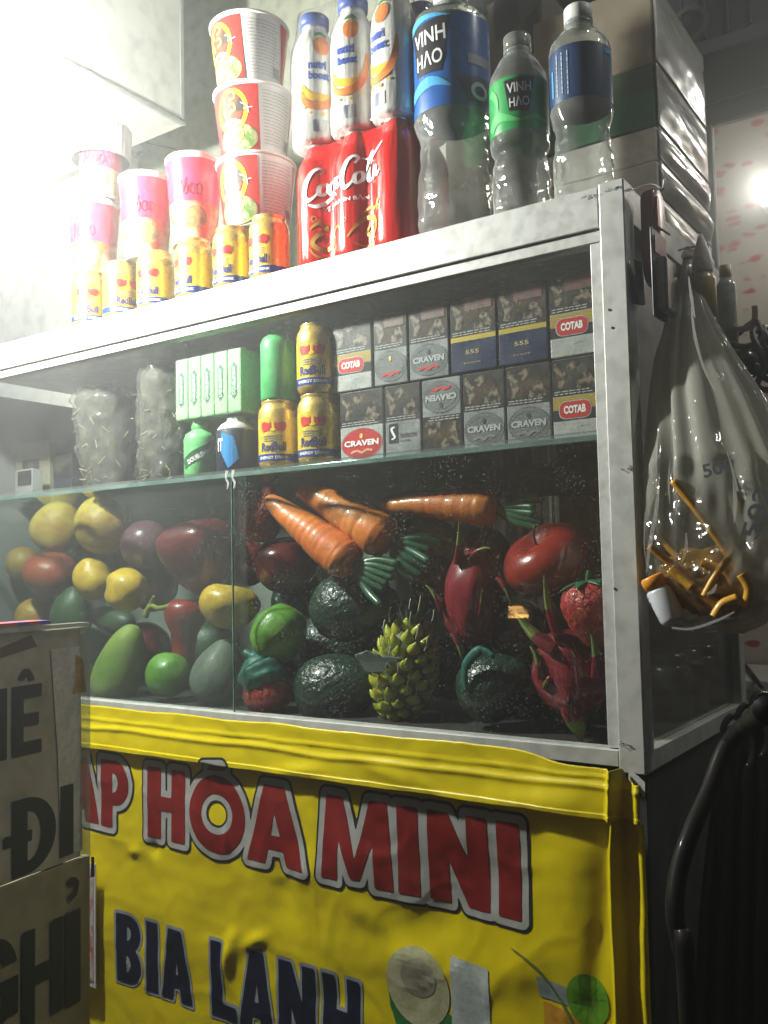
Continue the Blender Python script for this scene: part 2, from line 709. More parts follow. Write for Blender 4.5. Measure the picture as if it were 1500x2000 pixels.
# shop front on the plane y = 1.5 : wall over the door, frame, dark board above
YB = 1.5
a = P(1385, 212, y=YB)
b_ = P(1500, 90, y=YB)
zl = a.z          # underside of the beige lintel
ztop = P(1400, 95, y=YB).z
jx = P(1380, 450, y=YB).x
shop = thing('shop_facade', 'beige shop front with a grey framed opening behind the cabinet', 'shop front', (0, 0, 0))
boxes('wall', [(-4.2, jx, YB, YB + 0.12, 0, zl), (-4.2, 2.6, YB, YB + 0.12, zl, 4.2), (1.1, 2.6, YB, YB + 0.12, 0, zl)], PLASTER, shop, bevel=0)
boxes('door_frame', [(jx - 0.005, jx + 0.028, YB - 0.02, YB - 0.002, 0.0, zl - 0.052), (jx - 0.005, 1.15, YB - 0.02, YB - 0.002, zl - 0.05, zl)], DOORGREY, shop)
boxes('trim_strip', [(jx - 0.03, 1.2, YB - 0.010, YB - 0.001, zl + 0.004, zl + 0.014)], mat('trim_cream', (0.62, 0.62, 0.52), 0.6), shop)
boxes('wall_groove', [(P(1478, 120, y=YB).x, P(1483, 120, y=YB).x, YB - 0.006, YB - 0.001, zl + 0.06, zl + 0.22)], mat('groove_shadow', (0.2, 0.2, 0.16), 0.8), shop)

# floral papered wall inside
def floral():
    m = bpy.data.materials.new('floral_paper')
    m.use_nodes = True
    n = m.node_tree.nodes
    L = m.node_tree.links
    b = n['Principled BSDF']
    b.inputs['Roughness'].default_value = 0.35
    tc = n.new('ShaderNodeTexCoord')
    mp = n.new('ShaderNodeMapping')
    mp.inputs['Scale'].default_value = (0.6, 1, 1.25)
    L.new(tc.outputs['Object'], mp.inputs[0])
    v = n.new('ShaderNodeTexVoronoi')
    v.inputs['Scale'].default_value = 19
    v.inputs['Randomness'].default_value = 1
    t = n.new('ShaderNodeTexNoise')
    t.inputs['Scale'].default_value = 45
    L.new(mp.outputs[0], v.inputs['Vector'])
    L.new(mp.outputs[0], t.inputs['Vector'])
    ad = n.new('ShaderNodeMath')
    ad.operation = 'MULTIPLY_ADD'
    ad.inputs[1].default_value = 0.5
    L.new(t.outputs['Fac'], ad.inputs[0])
    L.new(v.outputs['Distance'], ad.inputs[2])
    r = n.new('ShaderNodeValToRGB')
    r.color_ramp.elements[0].position = 0.47
    r.color_ramp.elements[0].color = (0.52, 0.09, 0.13, 1)
    r.color_ramp.elements[1].position = 0.60
    r.color_ramp.elements[1].color = (0.62, 0.56, 0.48, 1)
    e = r.color_ramp.elements.new(0.54)
    e.color = (0.6, 0.34, 0.35, 1)
    L.new(ad.outputs[0], r.inputs[0])
    L.new(r.outputs[0], b.inputs['Base Color'])
    return m
fw = boxes('papered_wall', [(-4.1, 1.6, 2.5, 2.6, 0.0, 4.0)], floral(), bevel=0)
tag(fw, 'cream wall papered with small pink flowers inside the shop', 'wall')
sidew = boxes('wall', [(1.6, 1.7, 1.65, 2.7, 0.0, 4.0)], PLASTER, bevel=0)
tag(sidew, 'plain beige side wall inside the shop', 'wall')
ceil = boxes('shop_ceiling', [(-4.2, 1.7, 1.62, 2.7, 4.0, 4.1)], PLASTER, bevel=0)
tag(ceil, kind='structure')

# round lamp on the papered wall
lt = thing('wall_lamp', 'round white lamp glowing on the flowered wallpaper', 'lamp', SHOPLAMP)
bm = bmesh.new()
lathe(bm, [(0.0005, 0), (0.03, 0.003), (0.036, 0.012), (0.036, 0.02)], n=28)
o = obj('diffuser', bm, mat('lamp_glow', (1, 1, 1), 0.4, emit=(1, 0.97, 0.9), estr=22), lt, True)
o.rotation_euler = (R(-90), 0, 0)
bm = bmesh.new()
lathe(bm, [(0.04, 0.02), (0.04, 0.19), (0.02, 0.2)], n=28)
o = obj('bracket', bm, WHITE, lt, True)
o.rotation_euler = (R(-90), 0, 0)

# dark loudspeaker-like board above the shop front
ys = 1.2
q0, q1 = P(1318, 130, y=ys), P(1500, 70, y=ys)
dk = thing('sign_box', 'dark grey box with a round ring hung above the shop opening', 'sign box', (0, 0, 0))
DK = mat('dark_board', (0.035, 0.042, 0.048), 0.6, c2=(0.06, 0.065, 0.07), scale=9, bump=0.3)
x0 = q0.x
zb = q0.z
boxes('board', [(x0 - 0.02, x0 + 1.6, ys, ys + 0.22, zb, zb + 0.9)], DK, dk, bevel=0.004)
boxes('bottom_lip', [(x0 - 0.02, x0 + 1.6, ys - 0.012, ys - 0.001, zb, zb + 0.03)], mat('dark_lip', (0.09, 0.095, 0.11), 0.5), dk)
rc = P(1345, 45, y=ys - 0.01)
bm = bmesh.new()
ring_in(bm, rc.x, rc.z, 0.045, 0.042, 0.012, lambda u, v: Vector((u, ys - 0.008, v)))
obj('ring', bm, mat('ring_grey', (0.1, 0.09, 0.08), 0.5), dk)
bm = bmesh.new()
for px in (1290, 1330, 1375, 1420, 1465):
    q = P(px, 40, y=ys)
    box(bm, q.x, q.x + 0.004, ys - 0.007, ys - 0.001, zb + 0.04, zb + 0.88)
obj('rib', bm, mat('rib_grey', (0.06, 0.065, 0.07), 0.5), dk)

# white storage cupboard with slatted shutter behind the cabinet, left
PALE = mat('pale_panel', (0.60, 0.61, 0.53), 0.7, c2=(0.68, 0.68, 0.60), scale=6, bump=0.15)
SLAT = mat('slat_grey', (0.30, 0.32, 0.30), 0.6, c2=(0.36, 0.38, 0.35), scale=8)
e0 = P(355, 300, x=-1.0)
cb = thing('hanging_cupboard', 'pale panelled cupboard hung high behind the noodle cups', 'cupboard', (0, 0, 0))
zc = P(250, 178, x=-1.0).z
boxes('carcass', [(-1.9, -1.02, -0.9, 0.36, zc, zc + 1.1)], PALE, cb, bevel=0.003)
boxes('bottom_edge', [(-1.0195, -1.012, -0.9, 0.36, zc, zc + 0.006)], SLAT, cb, bevel=0)
boxes('door_seam', [(-1.0195, -1.016, 0.352, 0.36, zc + 0.013, zc + 0.9)], SLAT, cb, bevel=0)
# rolling shutter: broad slats receding beside the cupboard
sh = thing('rolling_shutter', 'pale grey shutter of wide slats receding behind the noodle cups', 'shutter', (0, 0, 0))
bm = bmesh.new()
for k in range(14):
    z = 1.35 + k * 0.16
    box(bm, -1.46, -1.445 + 0.02 * (k % 2), 0.435, 0.615, z, z + 0.157)
obj('slats', bm, mat('shutter_grey', (0.62, 0.64, 0.60), 0.55, c2=(0.70, 0.72, 0.68), scale=5), sh, bevel=0.006)
boxes('side_rail', [(-1.48, -1.40, 0.405, 0.433, 0, 3.6)], PALE, sh)
boxes('plaster_wall', [(-3.4, -0.53, 0.62, 0.70, 0.0, 3.9)], PLASTER, None, 0)
tag(bpy.data.objects['plaster_wall'], 'beige plaster wall rising behind the noodle bowls', 'wall')
# wire hooks hanging on the wall behind
wh = bmesh.new()
wc = P(272, 278, y=0.55)
tube(wh, [wc + Vector((0.03 * math.cos(t), 0, 0.035 * math.sin(t))) for t in np.linspace(0, 2 * PI, 22)], 0.0015, 6)
tube(wh, spline([wc + Vector((-0.14, 0, 0.09)), wc + Vector((-0.05, 0, 0.05)), wc + Vector((0.03, 0, -0.01)), wc + Vector((0.12, 0, -0.05)), wc + Vector((0.17, 0, -0.09))]), 0.0015, 6)
tube(wh, [wc + Vector((0, 0, 0.035)), wc + Vector((-0.03, 0, 0.32)), wc + Vector((-0.03, 0.08, 0.34))], 0.001, 6)
tag(obj('wire_hook', wh, mat('dull_wire', (0.25, 0.25, 0.25), 0.5, 0.6), None, True), 'thin looped wire hanging behind the noodle cups', 'wire')

# =================================================================== CABINET
W0, D0 = -1.28, 0.40       # left end, depth
ZT, ZG, ZB_, ZS = 1.49, 1.434, 0.912, 1.236
cab = thing('display_cabinet', 'aluminium and glass street display cabinet on a covered stand', 'display cabinet', (0, 0, 0))
boxes('top_fascia', [(W0, -0.0285, -0.004, 0.02, 1.4475, ZT)], ALU, cab)
boxes('slide_rail', [(W0, -0.0285, 0.0, 0.02, ZG, 1.4465)], ALU, cab)
boxes('corner_post', [(-0.027, 0.0, -0.006, 0.022, 0.895, ZT + 0.002)], ALU_DIRTY, cab, 0.0015)
boxes('corner_post', [(-0.027, 0.0, D0 - 0.025, D0, 0.895, ZT)], ALU_DIRTY, cab, 0.0015)
boxes('corner_post', [(W0, W0 + 0.027, 0.0205, 0.045, 0.895, 1.447)], ALU_DIRTY, cab, 0.0015)
boxes('corner_post', [(W0, W0 + 0.027, D0 - 0.025, D0, 0.895, ZT)], ALU_DIRTY, cab, 0.0015)
boxes('stile', [(-0.0405, -0.0282, 0.001, 0.018, 0.9175, 1.4335)], ALU, cab)
boxes('stile', [(W0 + 0.001, W0 + 0.028, 0.001, 0.018, 0.9175, 1.4335)], ALU, cab)
boxes('bottom_rail', [(W0, -0.0282, -0.003, 0.02, 0.900, 0.9165)], ALU_DIRTY, cab)
boxes('side_rail', [(-0.02, -0.001, 0.023, D0 - 0.026, 0.895, 0.915)], ALU_DIRTY, cab)
boxes('side_rail', [(-0.02, -0.001, 0.023, D0 - 0.026, 1.452, ZT)], ALU_DIRTY, cab)
boxes('top_panel', [(W0 + 0.001, -0.021, 0.0205, D0 - 0.026, 1.474, 1.4885)], ALU, cab, bevel=0)
boxes('floor_panel', [(W0 + 0.028, -0.021, 0.021, D0 - 0.026, 0.897, 0.912)], mat('dark_liner', (0.03, 0.03, 0.028), 0.6), cab, bevel=0)
xs_ = P(458, 1100, y=0.008).x
boxes('upper_glass', [(W0 + 0.028, -0.041, 0.004, 0.0065, 1.2395, 1.433)], GLASS, cab, bevel=0)
boxes('lower_glass', [(xs_, -0.041, 0.004, 0.0065, 0.917, 1.2285)], GLASS_LOW, cab, bevel=0)
boxes('lower_glass', [(W0 + 0.028, xs_ + 0.02, 0.009, 0.0115, 0.917, 1.2285)], film('dusty_left_glass', (0.90, 0.94, 0.92), 0.6, 0.03, dust=0.045, dcol=(0.6, 0.64, 0.62), speck=0.3, dscale=5), cab, bevel=0)
boxes('glass_edge', [(xs_ - 0.0012, xs_ - 0.0001, 0.0038, 0.0067, 0.917, 1.2285)], EDGE, cab, bevel=0)
sg = boxes('glass_shelf', [(W0 + 0.028, -0.029, 0.016, D0 - 0.05, 1.2295, 1.236)], film('shelf_glass', (0.88, 0.95, 0.92), 0.7, 0.03, dust=0.06, speck=0.1), cab, bevel=0)
boxes('shelf_edge', [(W0 + 0.028, -0.0285, 0.0122, 0.0155, 1.2293, 1.2362)], EDGE, cab, bevel=0.0006)
boxes('shelf_channel', [(W0 + 0.028, -0.041, 0.0025, 0.0115, 1.2292, 1.2388)], film('shelf_film', (0.8, 0.88, 0.86), 1.0, 0.1, dust=0.10), cab, bevel=0)
# back: grey sheets above, open doorway at right showing the shop behind
BACK = mat('back_sheet', (0.20, 0.21, 0.19), 0.45, 0.0, c2=(0.27, 0.28, 0.25), scale=9, bump=0.3, bscale=20)
BACK2 = mat('back_sheet_pale', (0.30, 0.32, 0.29), 0.5, 0.0, c2=(0.22, 0.23, 0.21), scale=7, bump=0.3, bscale=14)
yb = D0 - 0.03
s1 = P(560, 1000, y=yb)
boxes('back_sheet', [(W0 + 0.028, -0.028, yb, yb + 0.004, 1.205, 1.472)], BACK, cab, bevel=0)
xo = P(960, 1000, y=yb).x
boxes('back_sheet', [(W0 + 0.028, xo, yb + 0.005, yb + 0.009, 0.915, 1.222)], BACK2, cab, bevel=0)
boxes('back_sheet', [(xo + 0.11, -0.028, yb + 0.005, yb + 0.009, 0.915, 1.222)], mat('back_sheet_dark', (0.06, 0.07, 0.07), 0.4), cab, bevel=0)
boxes('side_sheet', [(-0.0185, -0.0165, 0.0235, D0 - 0.027, 1.06, 1.451)], mat('side_sheet_grey', (0.24, 0.245, 0.21), 0.5, 0.2, c2=(0.3, 0.3, 0.27), scale=8, bump=0.2), cab, bevel=0)
boxes('side_glass', [(-0.012, -0.010, 0.0235, D0 - 0.027, 0.916, 1.0595)], film('side_glass', (0.8, 0.82, 0.78), 0.8, 0.05, dust=0.08), cab, bevel=0)
boxes('side_sheet', [(W0 + 0.003, W0 + 0.005, 0.046, D0 - 0.027, 0.916, 1.446)], mat('end_film', (0.16, 0.17, 0.17), 0.5), cab, bevel=0)
# stand below
boxes('stand', [(W0 + 0.01, -0.006, 0.012, D0, 0.12, 0.893)], mat('stand_dark', (0.045, 0.05, 0.045), 0.5, 0.2, c2=(0.07, 0.075, 0.07), scale=10), cab)
for x in (W0 + 0.02, -0.05):
    for y in (0.03, D0 - 0.06):
        boxes('leg', [(x, x + 0.035, y, y + 0.035, 0.0, 0.119)], ALU_DIRTY, cab)
# screws, grime marks and tape
bm = bmesh.new()
for px, py in ((1190, 605), (1196, 640), (1201, 1150)):
    q = P(px, py, y=-0.0065)
    b2 = ell(q.x, q.z, 0.0014, 0.0014, 10)
    patch(bm, b2, lambda u, v: Vector((u, -0.0066, v)), 1)
obj('screw_hole', bm, BLACK, cab)
bm = bmesh.new()
for (px, py, ww_, hh, sd) in ((1226, 916, 0.016, 0.003, 1), (1225, 1455, 0.012, 0.004, 2), (1206, 366, 0.02, 0.0016, 3), (1150, 384, 0.02, 0.002, 4)):
    q = P(px, py, y=-0.0065)
    rng = random.Random(sd)
    for _ in range(16):
        u, v = q.x + rng.gauss(0, ww_ / 3), q.z + rng.gauss(0, hh / 2)
        if u > -0.001:
            u = -0.002
        patch(bm, ell(u, v, rng.uniform(0.0004, 0.0018), rng.uniform(0.0003, 0.0007), 8), lambda u, v: Vector((u, -0.0067, v)), 1)
obj('grime', bm, mat('grime', (0.14, 0.12, 0.08), 0.8), cab)
bm = bmesh.new()
for dx in (-0.006, 0.006):
    ribbon(bm, [(xs_ + dx, 1.238), (xs_ + dx - 0.002, 1.228), (xs_ + dx + 0.002, 1.221), (xs_ + dx, 1.213)], [0.006, 0.003, 0.004, 0.001], lambda u, v: Vector((u, 0.0015, v)))
obj('clear_tape', bm, film('clear_tape', (0.95, 0.97, 0.96), 1, 0.15, dust=0.5), cab)

# =================================================================== BANNER
BX0, BX1, BZ0, BZ1 = W0 - 0.02, 0.001, 0.30, 0.905
FLAP = 0.852
def sstep(a, b, x):
    t = min(1, max(0, (x - a) / (b - a)))
    return t * t * (3 - 2 * t)
def bump2(x, z, cx, cz, sx, sz, rot=0):
    dx, dz = x - cx, z - cz
    c, s = math.cos(rot), math.sin(rot)
    u, v = dx * c + dz * s, -dx * s + dz * c
    return math.exp(-(u / sx) ** 2 - (v / sz) ** 2)
DENTS = []
for px, py, sx, sz, rot, amp in [(455, 1860, .010, .028, -0.25, .009), (505, 1835, .022, .008, .5, .005), (560, 1740, .02, .035, .2, -.005),
                                 (600, 1700, .03, .02, .3, .004), (850, 1800, .05, .03, .6, -.007), (800, 1860, .03, .02, .2, .005),
                                 (690, 1690, .03, .05, .3, .004), (760, 1500, .03, .010, -.2, .004), (600, 1500, .03, .008, .1, .003),
                                 (270, 1660, .012, .007, .3, .004), (310, 1655, .010, .01, .3, -.004), (950, 1700, .06, .04, .2, -.004),
                                 (1130, 1700, .03, .1, .05, .004), (1175, 1850, .012, .08, -.12, -.005), (1050, 1560, .05, .012, .1, .003),
                                 (350, 1800, .05, .05, 0, .003), (650, 1950, .03, .02, .4, -.004), (450, 1640, .006, .02, .1, .003),
                                 (1000, 1900, .05, .02, .5, .003), (720, 1780, .03, .015, -.4, .004)]:
    q = P(px, py, y=-0.01)
    DENTS.append((q.x, q.z, sx, sz, rot, amp))
def flap_z(x):
    return FLAP + 0.0012 * noise.noise(Vector((x * 14, 3, 0))) + (x + 0.5) * 0.002
def by(x, z):
    """how far the vinyl stands out from the cabinet at x, z (y coordinate)"""
    v = Vector((x, 0, z))
    y = -0.004
    y -= 0.0030 * noise.noise(v * 7) + 0.0018 * noise.noise(v * 19 + Vector((5, 0, 0)))
    y -= 0.0006 * noise.noise(v * 55) + 0.0011 * max(0, 0.12 - abs(noise.noise(v * 11 + Vector((2, 0, 9))))) * 5
    for cx, cz, sx, sz, rot, amp in DENTS:
        y -= amp * bump2(x, z, cx, cz, sx, sz, rot)
    fz = flap_z(x)
    y -= 0.010 * sstep(fz - 0.0015, fz + 0.0005, z)                    # folded-over strip stands proud
    y += 0.004 * sstep(fz, 0.905, z)
    cr = 0.882 + 0.004 * noise.noise(Vector((x * 9, 8, 0)))
    y -= 0.0022 * math.exp(-((z - cr) / 0.003) ** 2)
    y -= 0.0016 * math.exp(-((z - 0.893 - 0.003 * noise.noise(Vector((x * 17, 1, 0)))) / 0.0016) ** 2)
    # upright seam creases in the print
    for cx in (P(345, 1700, y=0).x, P(630, 1700, y=0).x):
        y -= 0.0006 * math.exp(-((x - cx) / 0.0012) ** 2)
    # fold round the corner post
    xr = -0.030 - 0.004 * sstep(0.88, 0.6, z) + 0.002 * math.sin(z * 30)
    y -= 0.010 * math.exp(-((x - xr) / 0.0035) ** 2) * sstep(0.30, 0.34, z)
    y += 0.012 * sstep(xr + 0.003, xr + 0.008, x) * (1 - sstep(-0.016, -0.002, x))
    y -= 0.004 * math.exp(-((x + 0.004) / 0.006) ** 2)
    y -= 0.006 * bump2(x, z, -0.014, 0.70, 0.01, 0.06) - 0.005 * bump2(x, z, -0.012, 0.56, 0.012, 0.03)
    return min(y, 0.0095) - 0.012
xsb = np.concatenate([np.arange(BX0, -0.045, 0.004), np.arange(-0.045, BX1 + 0.0005, 0.0012)])
zsb = np.concatenate([np.arange(BZ0, FLAP - 0.006, 0.004), np.arange(FLAP - 0.006, FLAP + 0.006, 0.0006), np.arange(FLAP + 0.006, BZ1, 0.002)])
V = []
for x in xsb:
    zt = 0.9125 - 0.0105 * sstep(-0.14, -0.07, x) + 0.0022 * noise.noise(Vector((x * 12, 0, 4))) - 0.012 * sstep(-0.022, -0.016, x) - 0.001 * abs(noise.noise(Vector((x * 90, 0, 0))))
    for z in zsb:
        zz = BZ0 + (z - BZ0) * 1.0
        if z > FLAP + 0.006:
            t = (z - FLAP - 0.006) / (zsb[-1] - FLAP - 0.006)
            zz = FLAP + 0.006 + t * (zt - FLAP - 0.006)
        V.append((x, by(x, zz), zz))
nz = len(zsb)
F = []
for i in range(len(xsb) - 1):
    for j in range(nz - 1):
        F.append((i * nz + j, (i + 1) * nz + j, (i + 1) * nz + j + 1, i * nz + j + 1))
me = bpy.data.meshes.new('banner_vinyl')
me.from_pydata(V, [], F)
me.update()
ban = thing('shop_banner', 'wrinkled yellow vinyl banner with red and navy lettering under the cabinet glass', 'banner', (0, 0, 0))
VINYL = mat('yellow_vinyl', (0.66, 0.53, 0.003), 0.40, bump=0.25, bscale=350, bdist=0.0004)
o = link('vinyl', me, VINYL, ban, True)
sol = o.modifiers.new('solidify', 'SOLIDIFY')
sol.thickness = 0.0008
sol.offset = -1
def bfn(eps):
    return lambda u, v: Vector((u, by(u, v) - eps, v))

def bp(px, py):
    q = P(px, py, y=-0.014)
    return q.x, q.z
def letters(lst, h_guess=None):
    """(char, left px, right px, top px, bottom px, stem fraction)"""
    out = []
    for c, l, r, t, b, s in lst:
        xa, za = bp(l, b)
        xb, zb2 = bp(r, t)
        out.append((c, xa, za, xb - xa, zb2 - za, (xb - xa) * s, 0.0))
    return out
# words are set between a head line and a foot line that fan apart a little to the right
def liner(pts):
    q = [bp(*p) for p in pts]
    k, c = np.polyfit([p[0] for p in q], [p[1] for p in q], 1)
    return lambda x: k * x + c
def set_words(lst, top, bot, pym):
    out = []
    for c, l, r, s in lst:
        xa, xb = bp(l, pym)[0], bp(r, pym)[0]
        H = top((xa + xb) / 2) - bot((xa + xb) / 2)
        for o_, hl in glyph(c, (xb - xa) / H, (xb - xa) * s / H):
            f = lambda p: (xa + p[0] * H, bot(xa + p[0] * H) + p[1] * (top(xa + p[0] * H) - bot(xa + p[0] * H)))
            out.append(([f(p) for p in o_], [f(p) for p in hl] if hl else None))
    return out
tt = liner([(215, 1484), (300, 1496), (640, 1548), (800, 1572), (994, 1606)])
tb0 = liner([(215, 1610), (300, 1637), (640, 1712), (800, 1744), (994, 1792)])
TITLE = [('A', 120, 196, .34), ('P', 200, 256, .42), ('H', 293, 366, .36), ('O', 376, 482, .22), ('A', 486, 597, .32),
         ('M', 633, 770, .24), ('I', 779, 819, 1), ('N', 837, 954, .34), ('I', 972, 1017, 1)]
sh_ = set_words(TITLE, tt, tb0, 1640)
ax_ = bp(426, 1500)[0]
zt1 = tt(ax_)
sh_.append(([(ax_ - 0.017, zt1 + 0.0065), (ax_ + 0.015, zt1 + 0.0085), (ax_ + 0.018, zt1 + 0.0165), (ax_ - 0.013, zt1 + 0.0135)], None))
xs1, ys1, f1 = field(sh_, 0.016, 0.0016)
for nm, lev, eps, mm in (('title_black_outline', 0.0116, 0.0006, INK), ('title_white_outline', 0.0085, 0.0011, SIGNWHITE), ('title_lettering', 0.0, 0.0016, SIGNRED)):
    link(nm, cut(xs1, ys1, f1, lev, bfn(eps)), mm, ban, True)
LINE2 = [('B', 232, 279, .42), ('I', 289, 311, 1), ('A', 318, 378, .36), ('L', 416, 464, .44), ('A', 470, 536, .34), ('N', 546, 617, .34), ('H', 632, 705, .34)]
t2 = liner([(232, 1781), (350, 1813), (420, 1834), (500, 1856), (560, 1872), (640, 1902)])
b2l = liner([(232, 1908), (379, 1959), (414, 1974), (464, 1988)])
b2f = lambda x: t2(x) - (t2(-0.95) - b2l(-0.95)) * (1 + 0.12 * (x + 0.95))
xs1, ys1, f1 = field(set_words(LINE2, t2, b2f, 1900), 0.008, 0.0016)
for nm, lev, eps, mm in (('slogan_outline', 0.0042, 0.0007, mat('pale_blue_ink', (0.24, 0.27, 0.29), 0.5)), ('slogan_lettering', 0.0, 0.0013, NAVY)):
    link(nm, cut(xs1, ys1, f1, lev, bfn(eps)), mm, ban, True)
# printed pictures: coconut, glass, lime drink
cx, cz = bp(818, 1925)
S = 0.00058
bm = bmesh.new()
patch(bm, [(cx - 68 * S, cz + 15 * S), (cx - 64 * S, cz - 50 * S), (cx - 30 * S, cz - 130 * S), (cx + 60 * S, cz - 170 * S), (cx + 78 * S, cz - 40 * S)], bfn(0.0006))
obj('coconut_print', bm, mat('coconut_green', (0.02, 0.13, 0.03), 0.5, c2=(0.04, 0.2, 0.05), scale=40), ban)
bm = bmesh.new()
patch(bm, ell(cx, cz, 0.040, 0.043, 30, 0.3), bfn(0.0009))
obj('coconut_print', bm, mat('coconut_rim', (0.50, 0.50, 0.30), 0.6, c2=(0.42, 0.40, 0.22), scale=60), ban)
bm = bmesh.new()
patch(bm, ell(cx + 0.002, cz + 0.010, 0.022, 0.021, 30), bfn(0.0012))
obj('coconut_print', bm, mat('coconut_milk', (0.30, 0.27, 0.18), 0.6, c2=(0.40, 0.38, 0.28), scale=30), ban)
gx0, gz1 = bp(880, 1862)
gx1, _ = bp(955, 1880)
bm = bmesh.new()
patch(bm, [(gx0, gz1 - 0.002), (gx1, gz1 - 0.006), (gx1 + 0.002, gz1 - 0.2), (gx0 + 0.001, gz1 - 0.2)], bfn(0.0009))
obj('drink_print', bm, mat('drink_white', (0.36, 0.40, 0.38), 0.6, c2=(0.52, 0.56, 0.54), scale=35), ban)
lx, lz = bp(1150, 1952)
bm = bmesh.new()
patch(bm, [(lx - 0.052, lz - 0.008), (lx - 0.02, lz - 0.010), (lx - 0.02, lz + 0.008), (lx - 0.054, lz + 0.012)], bfn(0.0006))
obj('drink_print', bm, mat('ice_print', (0.35, 0.42, 0.40), 0.6, c2=(0.25, 0.33, 0.33), scale=40), ban)
bm = bmesh.new()
patch(bm, [(lx - 0.055, lz - 0.2), (lx + 0.01, lz - 0.2), (lx + 0.004, lz - 0.02), (lx - 0.048, lz - 0.012)], bfn(0.0005))
obj('drink_print', bm, mat('juice_print', (0.55, 0.26, 0.01), 0.6, c2=(0.6, 0.4, 0.02), scale=25), ban)
bm = bmesh.new()
patch(bm, ell(lx, lz, 0.022, 0.0255, 26), bfn(0.0010))
obj('lime_print', bm, mat('lime_print', (0.10, 0.30, 0.01), 0.5, c2=(0.16, 0.38, 0.02), scale=60), ban)
bm = bmesh.new()
ribbon(bm, [(lx - 0.082, lz + 0.034), (lx - 0.05, lz + 0.018), (lx - 0.02, lz - 0.02), (lx, lz - 0.06)], [0.001, 0.003, 0.003, 0.003], bfn(0.0013))
for k in range(5):
    a_ = k * PI / 5 + 0.2
    ribbon(bm, [(lx + 0.019 * math.cos(a_), lz + 0.022 * math.sin(a_)), (lx, lz), (lx - 0.019 * math.cos(a_), lz - 0.022 * math.sin(a_))], 0.0006, bfn(0.0013))
obj('drink_print', bm, mat('straw_print', (0.12, 0.18, 0.05), 0.6), ban)
# yellow tape shine, white scrap at the corner
bm = bmesh.new()
patch(bm, [(-0.017, 0.8905), (-0.001, 0.874), (-0.0005, 0.8895), (-0.016, 0.9015)], lambda u, v: Vector((u, -0.0085, v)))
obj('torn_corner', bm, mat('backing_white', (0.6, 0.6, 0.56), 0.6), ban)
# small laminated poster on the banner, mostly behind the near sign
pz1, pz0 = bp(200, 1680)[1], bp(200, 1920)[1]
px1 = bp(206, 1800)[0]
pst = thing('small_poster', 'narrow pink patterned poster stuck on the yellow banner beside the near sign', 'poster', (0, 0, 0))
boxes('sheet', [(px1 - 0.16, px1, -0.0315, -0.0295, pz0, pz1)], mat('poster_grey', (0.5, 0.5, 0.5), 0.4), pst)
bm = bmesh.new()
patch(bm, rect(px1 - 0.15, px1 - 0.004, pz0 + 0.008, pz1 - 0.008), lambda u, v: Vector((u, -0.0322, v)), 1)
obj('print', bm, mat('poster_print', (0.42, 0.10, 0.12), 0.4, c2=(0.5, 0.42, 0.42), scale=110, lo=0.4, hi=0.55), pst)

# =================================================================== NEAR SIGN BOARD (left)
sd = Vector((-0.117, 0.993, 0)).normalized()
far = P(163, 1215, y=-0.276)
far = Vector((far.x, far.y, 0))
SZ1 = P(163, 1217, y=-0.276).z
sn = thing('menu_sign', 'worn white laminated board with thick black letters at the left edge', 'sign', (far.x, far.y, 0), math.atan2(-sd.y, -sd.x))
# local: +x runs from the far edge towards the viewer, local +y points to the right-hand face?
loc_m = Matrix.Rotation(math.atan2(-sd.y, -sd.x), 4, 'Z')
face_n = loc_m @ Vector((0, 1, 0))
sgn = 1 if face_n.x > 0 else -1
def sfn(eps):
    return lambda u, v: Vector((u, sgn * eps, v))
def sp(px, py):
    """pixel -> coordinates on the board's face"""
    r = CF * FPX + CR * (px - 750) - CU * (py - 1000)
    nrm = loc_m @ Vector((0, 1, 0))
    k = (far - CAM).dot(nrm) / r.dot(nrm)
    q = CAM + r * k
    d = q - far
    return d.dot(loc_m @ Vector((1, 0, 0))), q.z
BOARD = mat('aged_board', (0.62, 0.60, 0.52), 0.5, c2=(0.46, 0.43, 0.33), scale=9, lo=0.45, hi=0.7, bump=0.1)
zsplit = sp(175, 1670)[1]
boxes('board', [(0.004, 0.34, -0.006 if sgn > 0 else 0.0, 0.0 if sgn > 0 else 0.006, zsplit + 0.002, SZ1 - 0.004)], BOARD, sn, bevel=0.001)
boxes('board', [(-0.010, 0.34, -0.008 if sgn > 0 else 0.001, -0.001 if sgn > 0 else 0.008, 0.35, zsplit)], mat('aged_board_low', (0.50, 0.47, 0.31), 0.5, c2=(0.34, 0.32, 0.20), scale=7), sn, bevel=0.001)
boxes('laminate_edge', [(-0.001, 0.34, -0.0075, 0.0075, SZ1 - 0.0035, SZ1 + 0.001), (-0.002, 0.0035, -0.0075, 0.0075, zsplit + 0.002, SZ1 + 0.001)], film('laminate', (0.85, 0.88, 0.84), 1.0, 0.15, dust=0.45, dcol=(0.6, 0.6, 0.55), bump=0.4, bscale=80), sn, bevel=0)
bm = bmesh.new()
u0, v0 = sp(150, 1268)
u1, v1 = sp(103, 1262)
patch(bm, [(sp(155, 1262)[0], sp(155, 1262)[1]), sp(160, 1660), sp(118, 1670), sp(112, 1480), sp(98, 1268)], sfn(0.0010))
obj('lit_strip', bm, mat('lit_strip', (0.82, 0.82, 0.78), 0.5, c2=(0.66, 0.66, 0.62), scale=30, lo=0.4, hi=0.7), sn)  # light falling along the board, painted as a paler strip
bm = bmesh.new()
patch(bm, [sp(0, 1265), sp(60, 1240), sp(72, 1262), sp(40, 1272), sp(0, 1285)], sfn(0.0008))
obj('brown_stain', bm, mat('brown_stain', (0.14, 0.09, 0.06), 0.7), sn)
bm = bmesh.new()
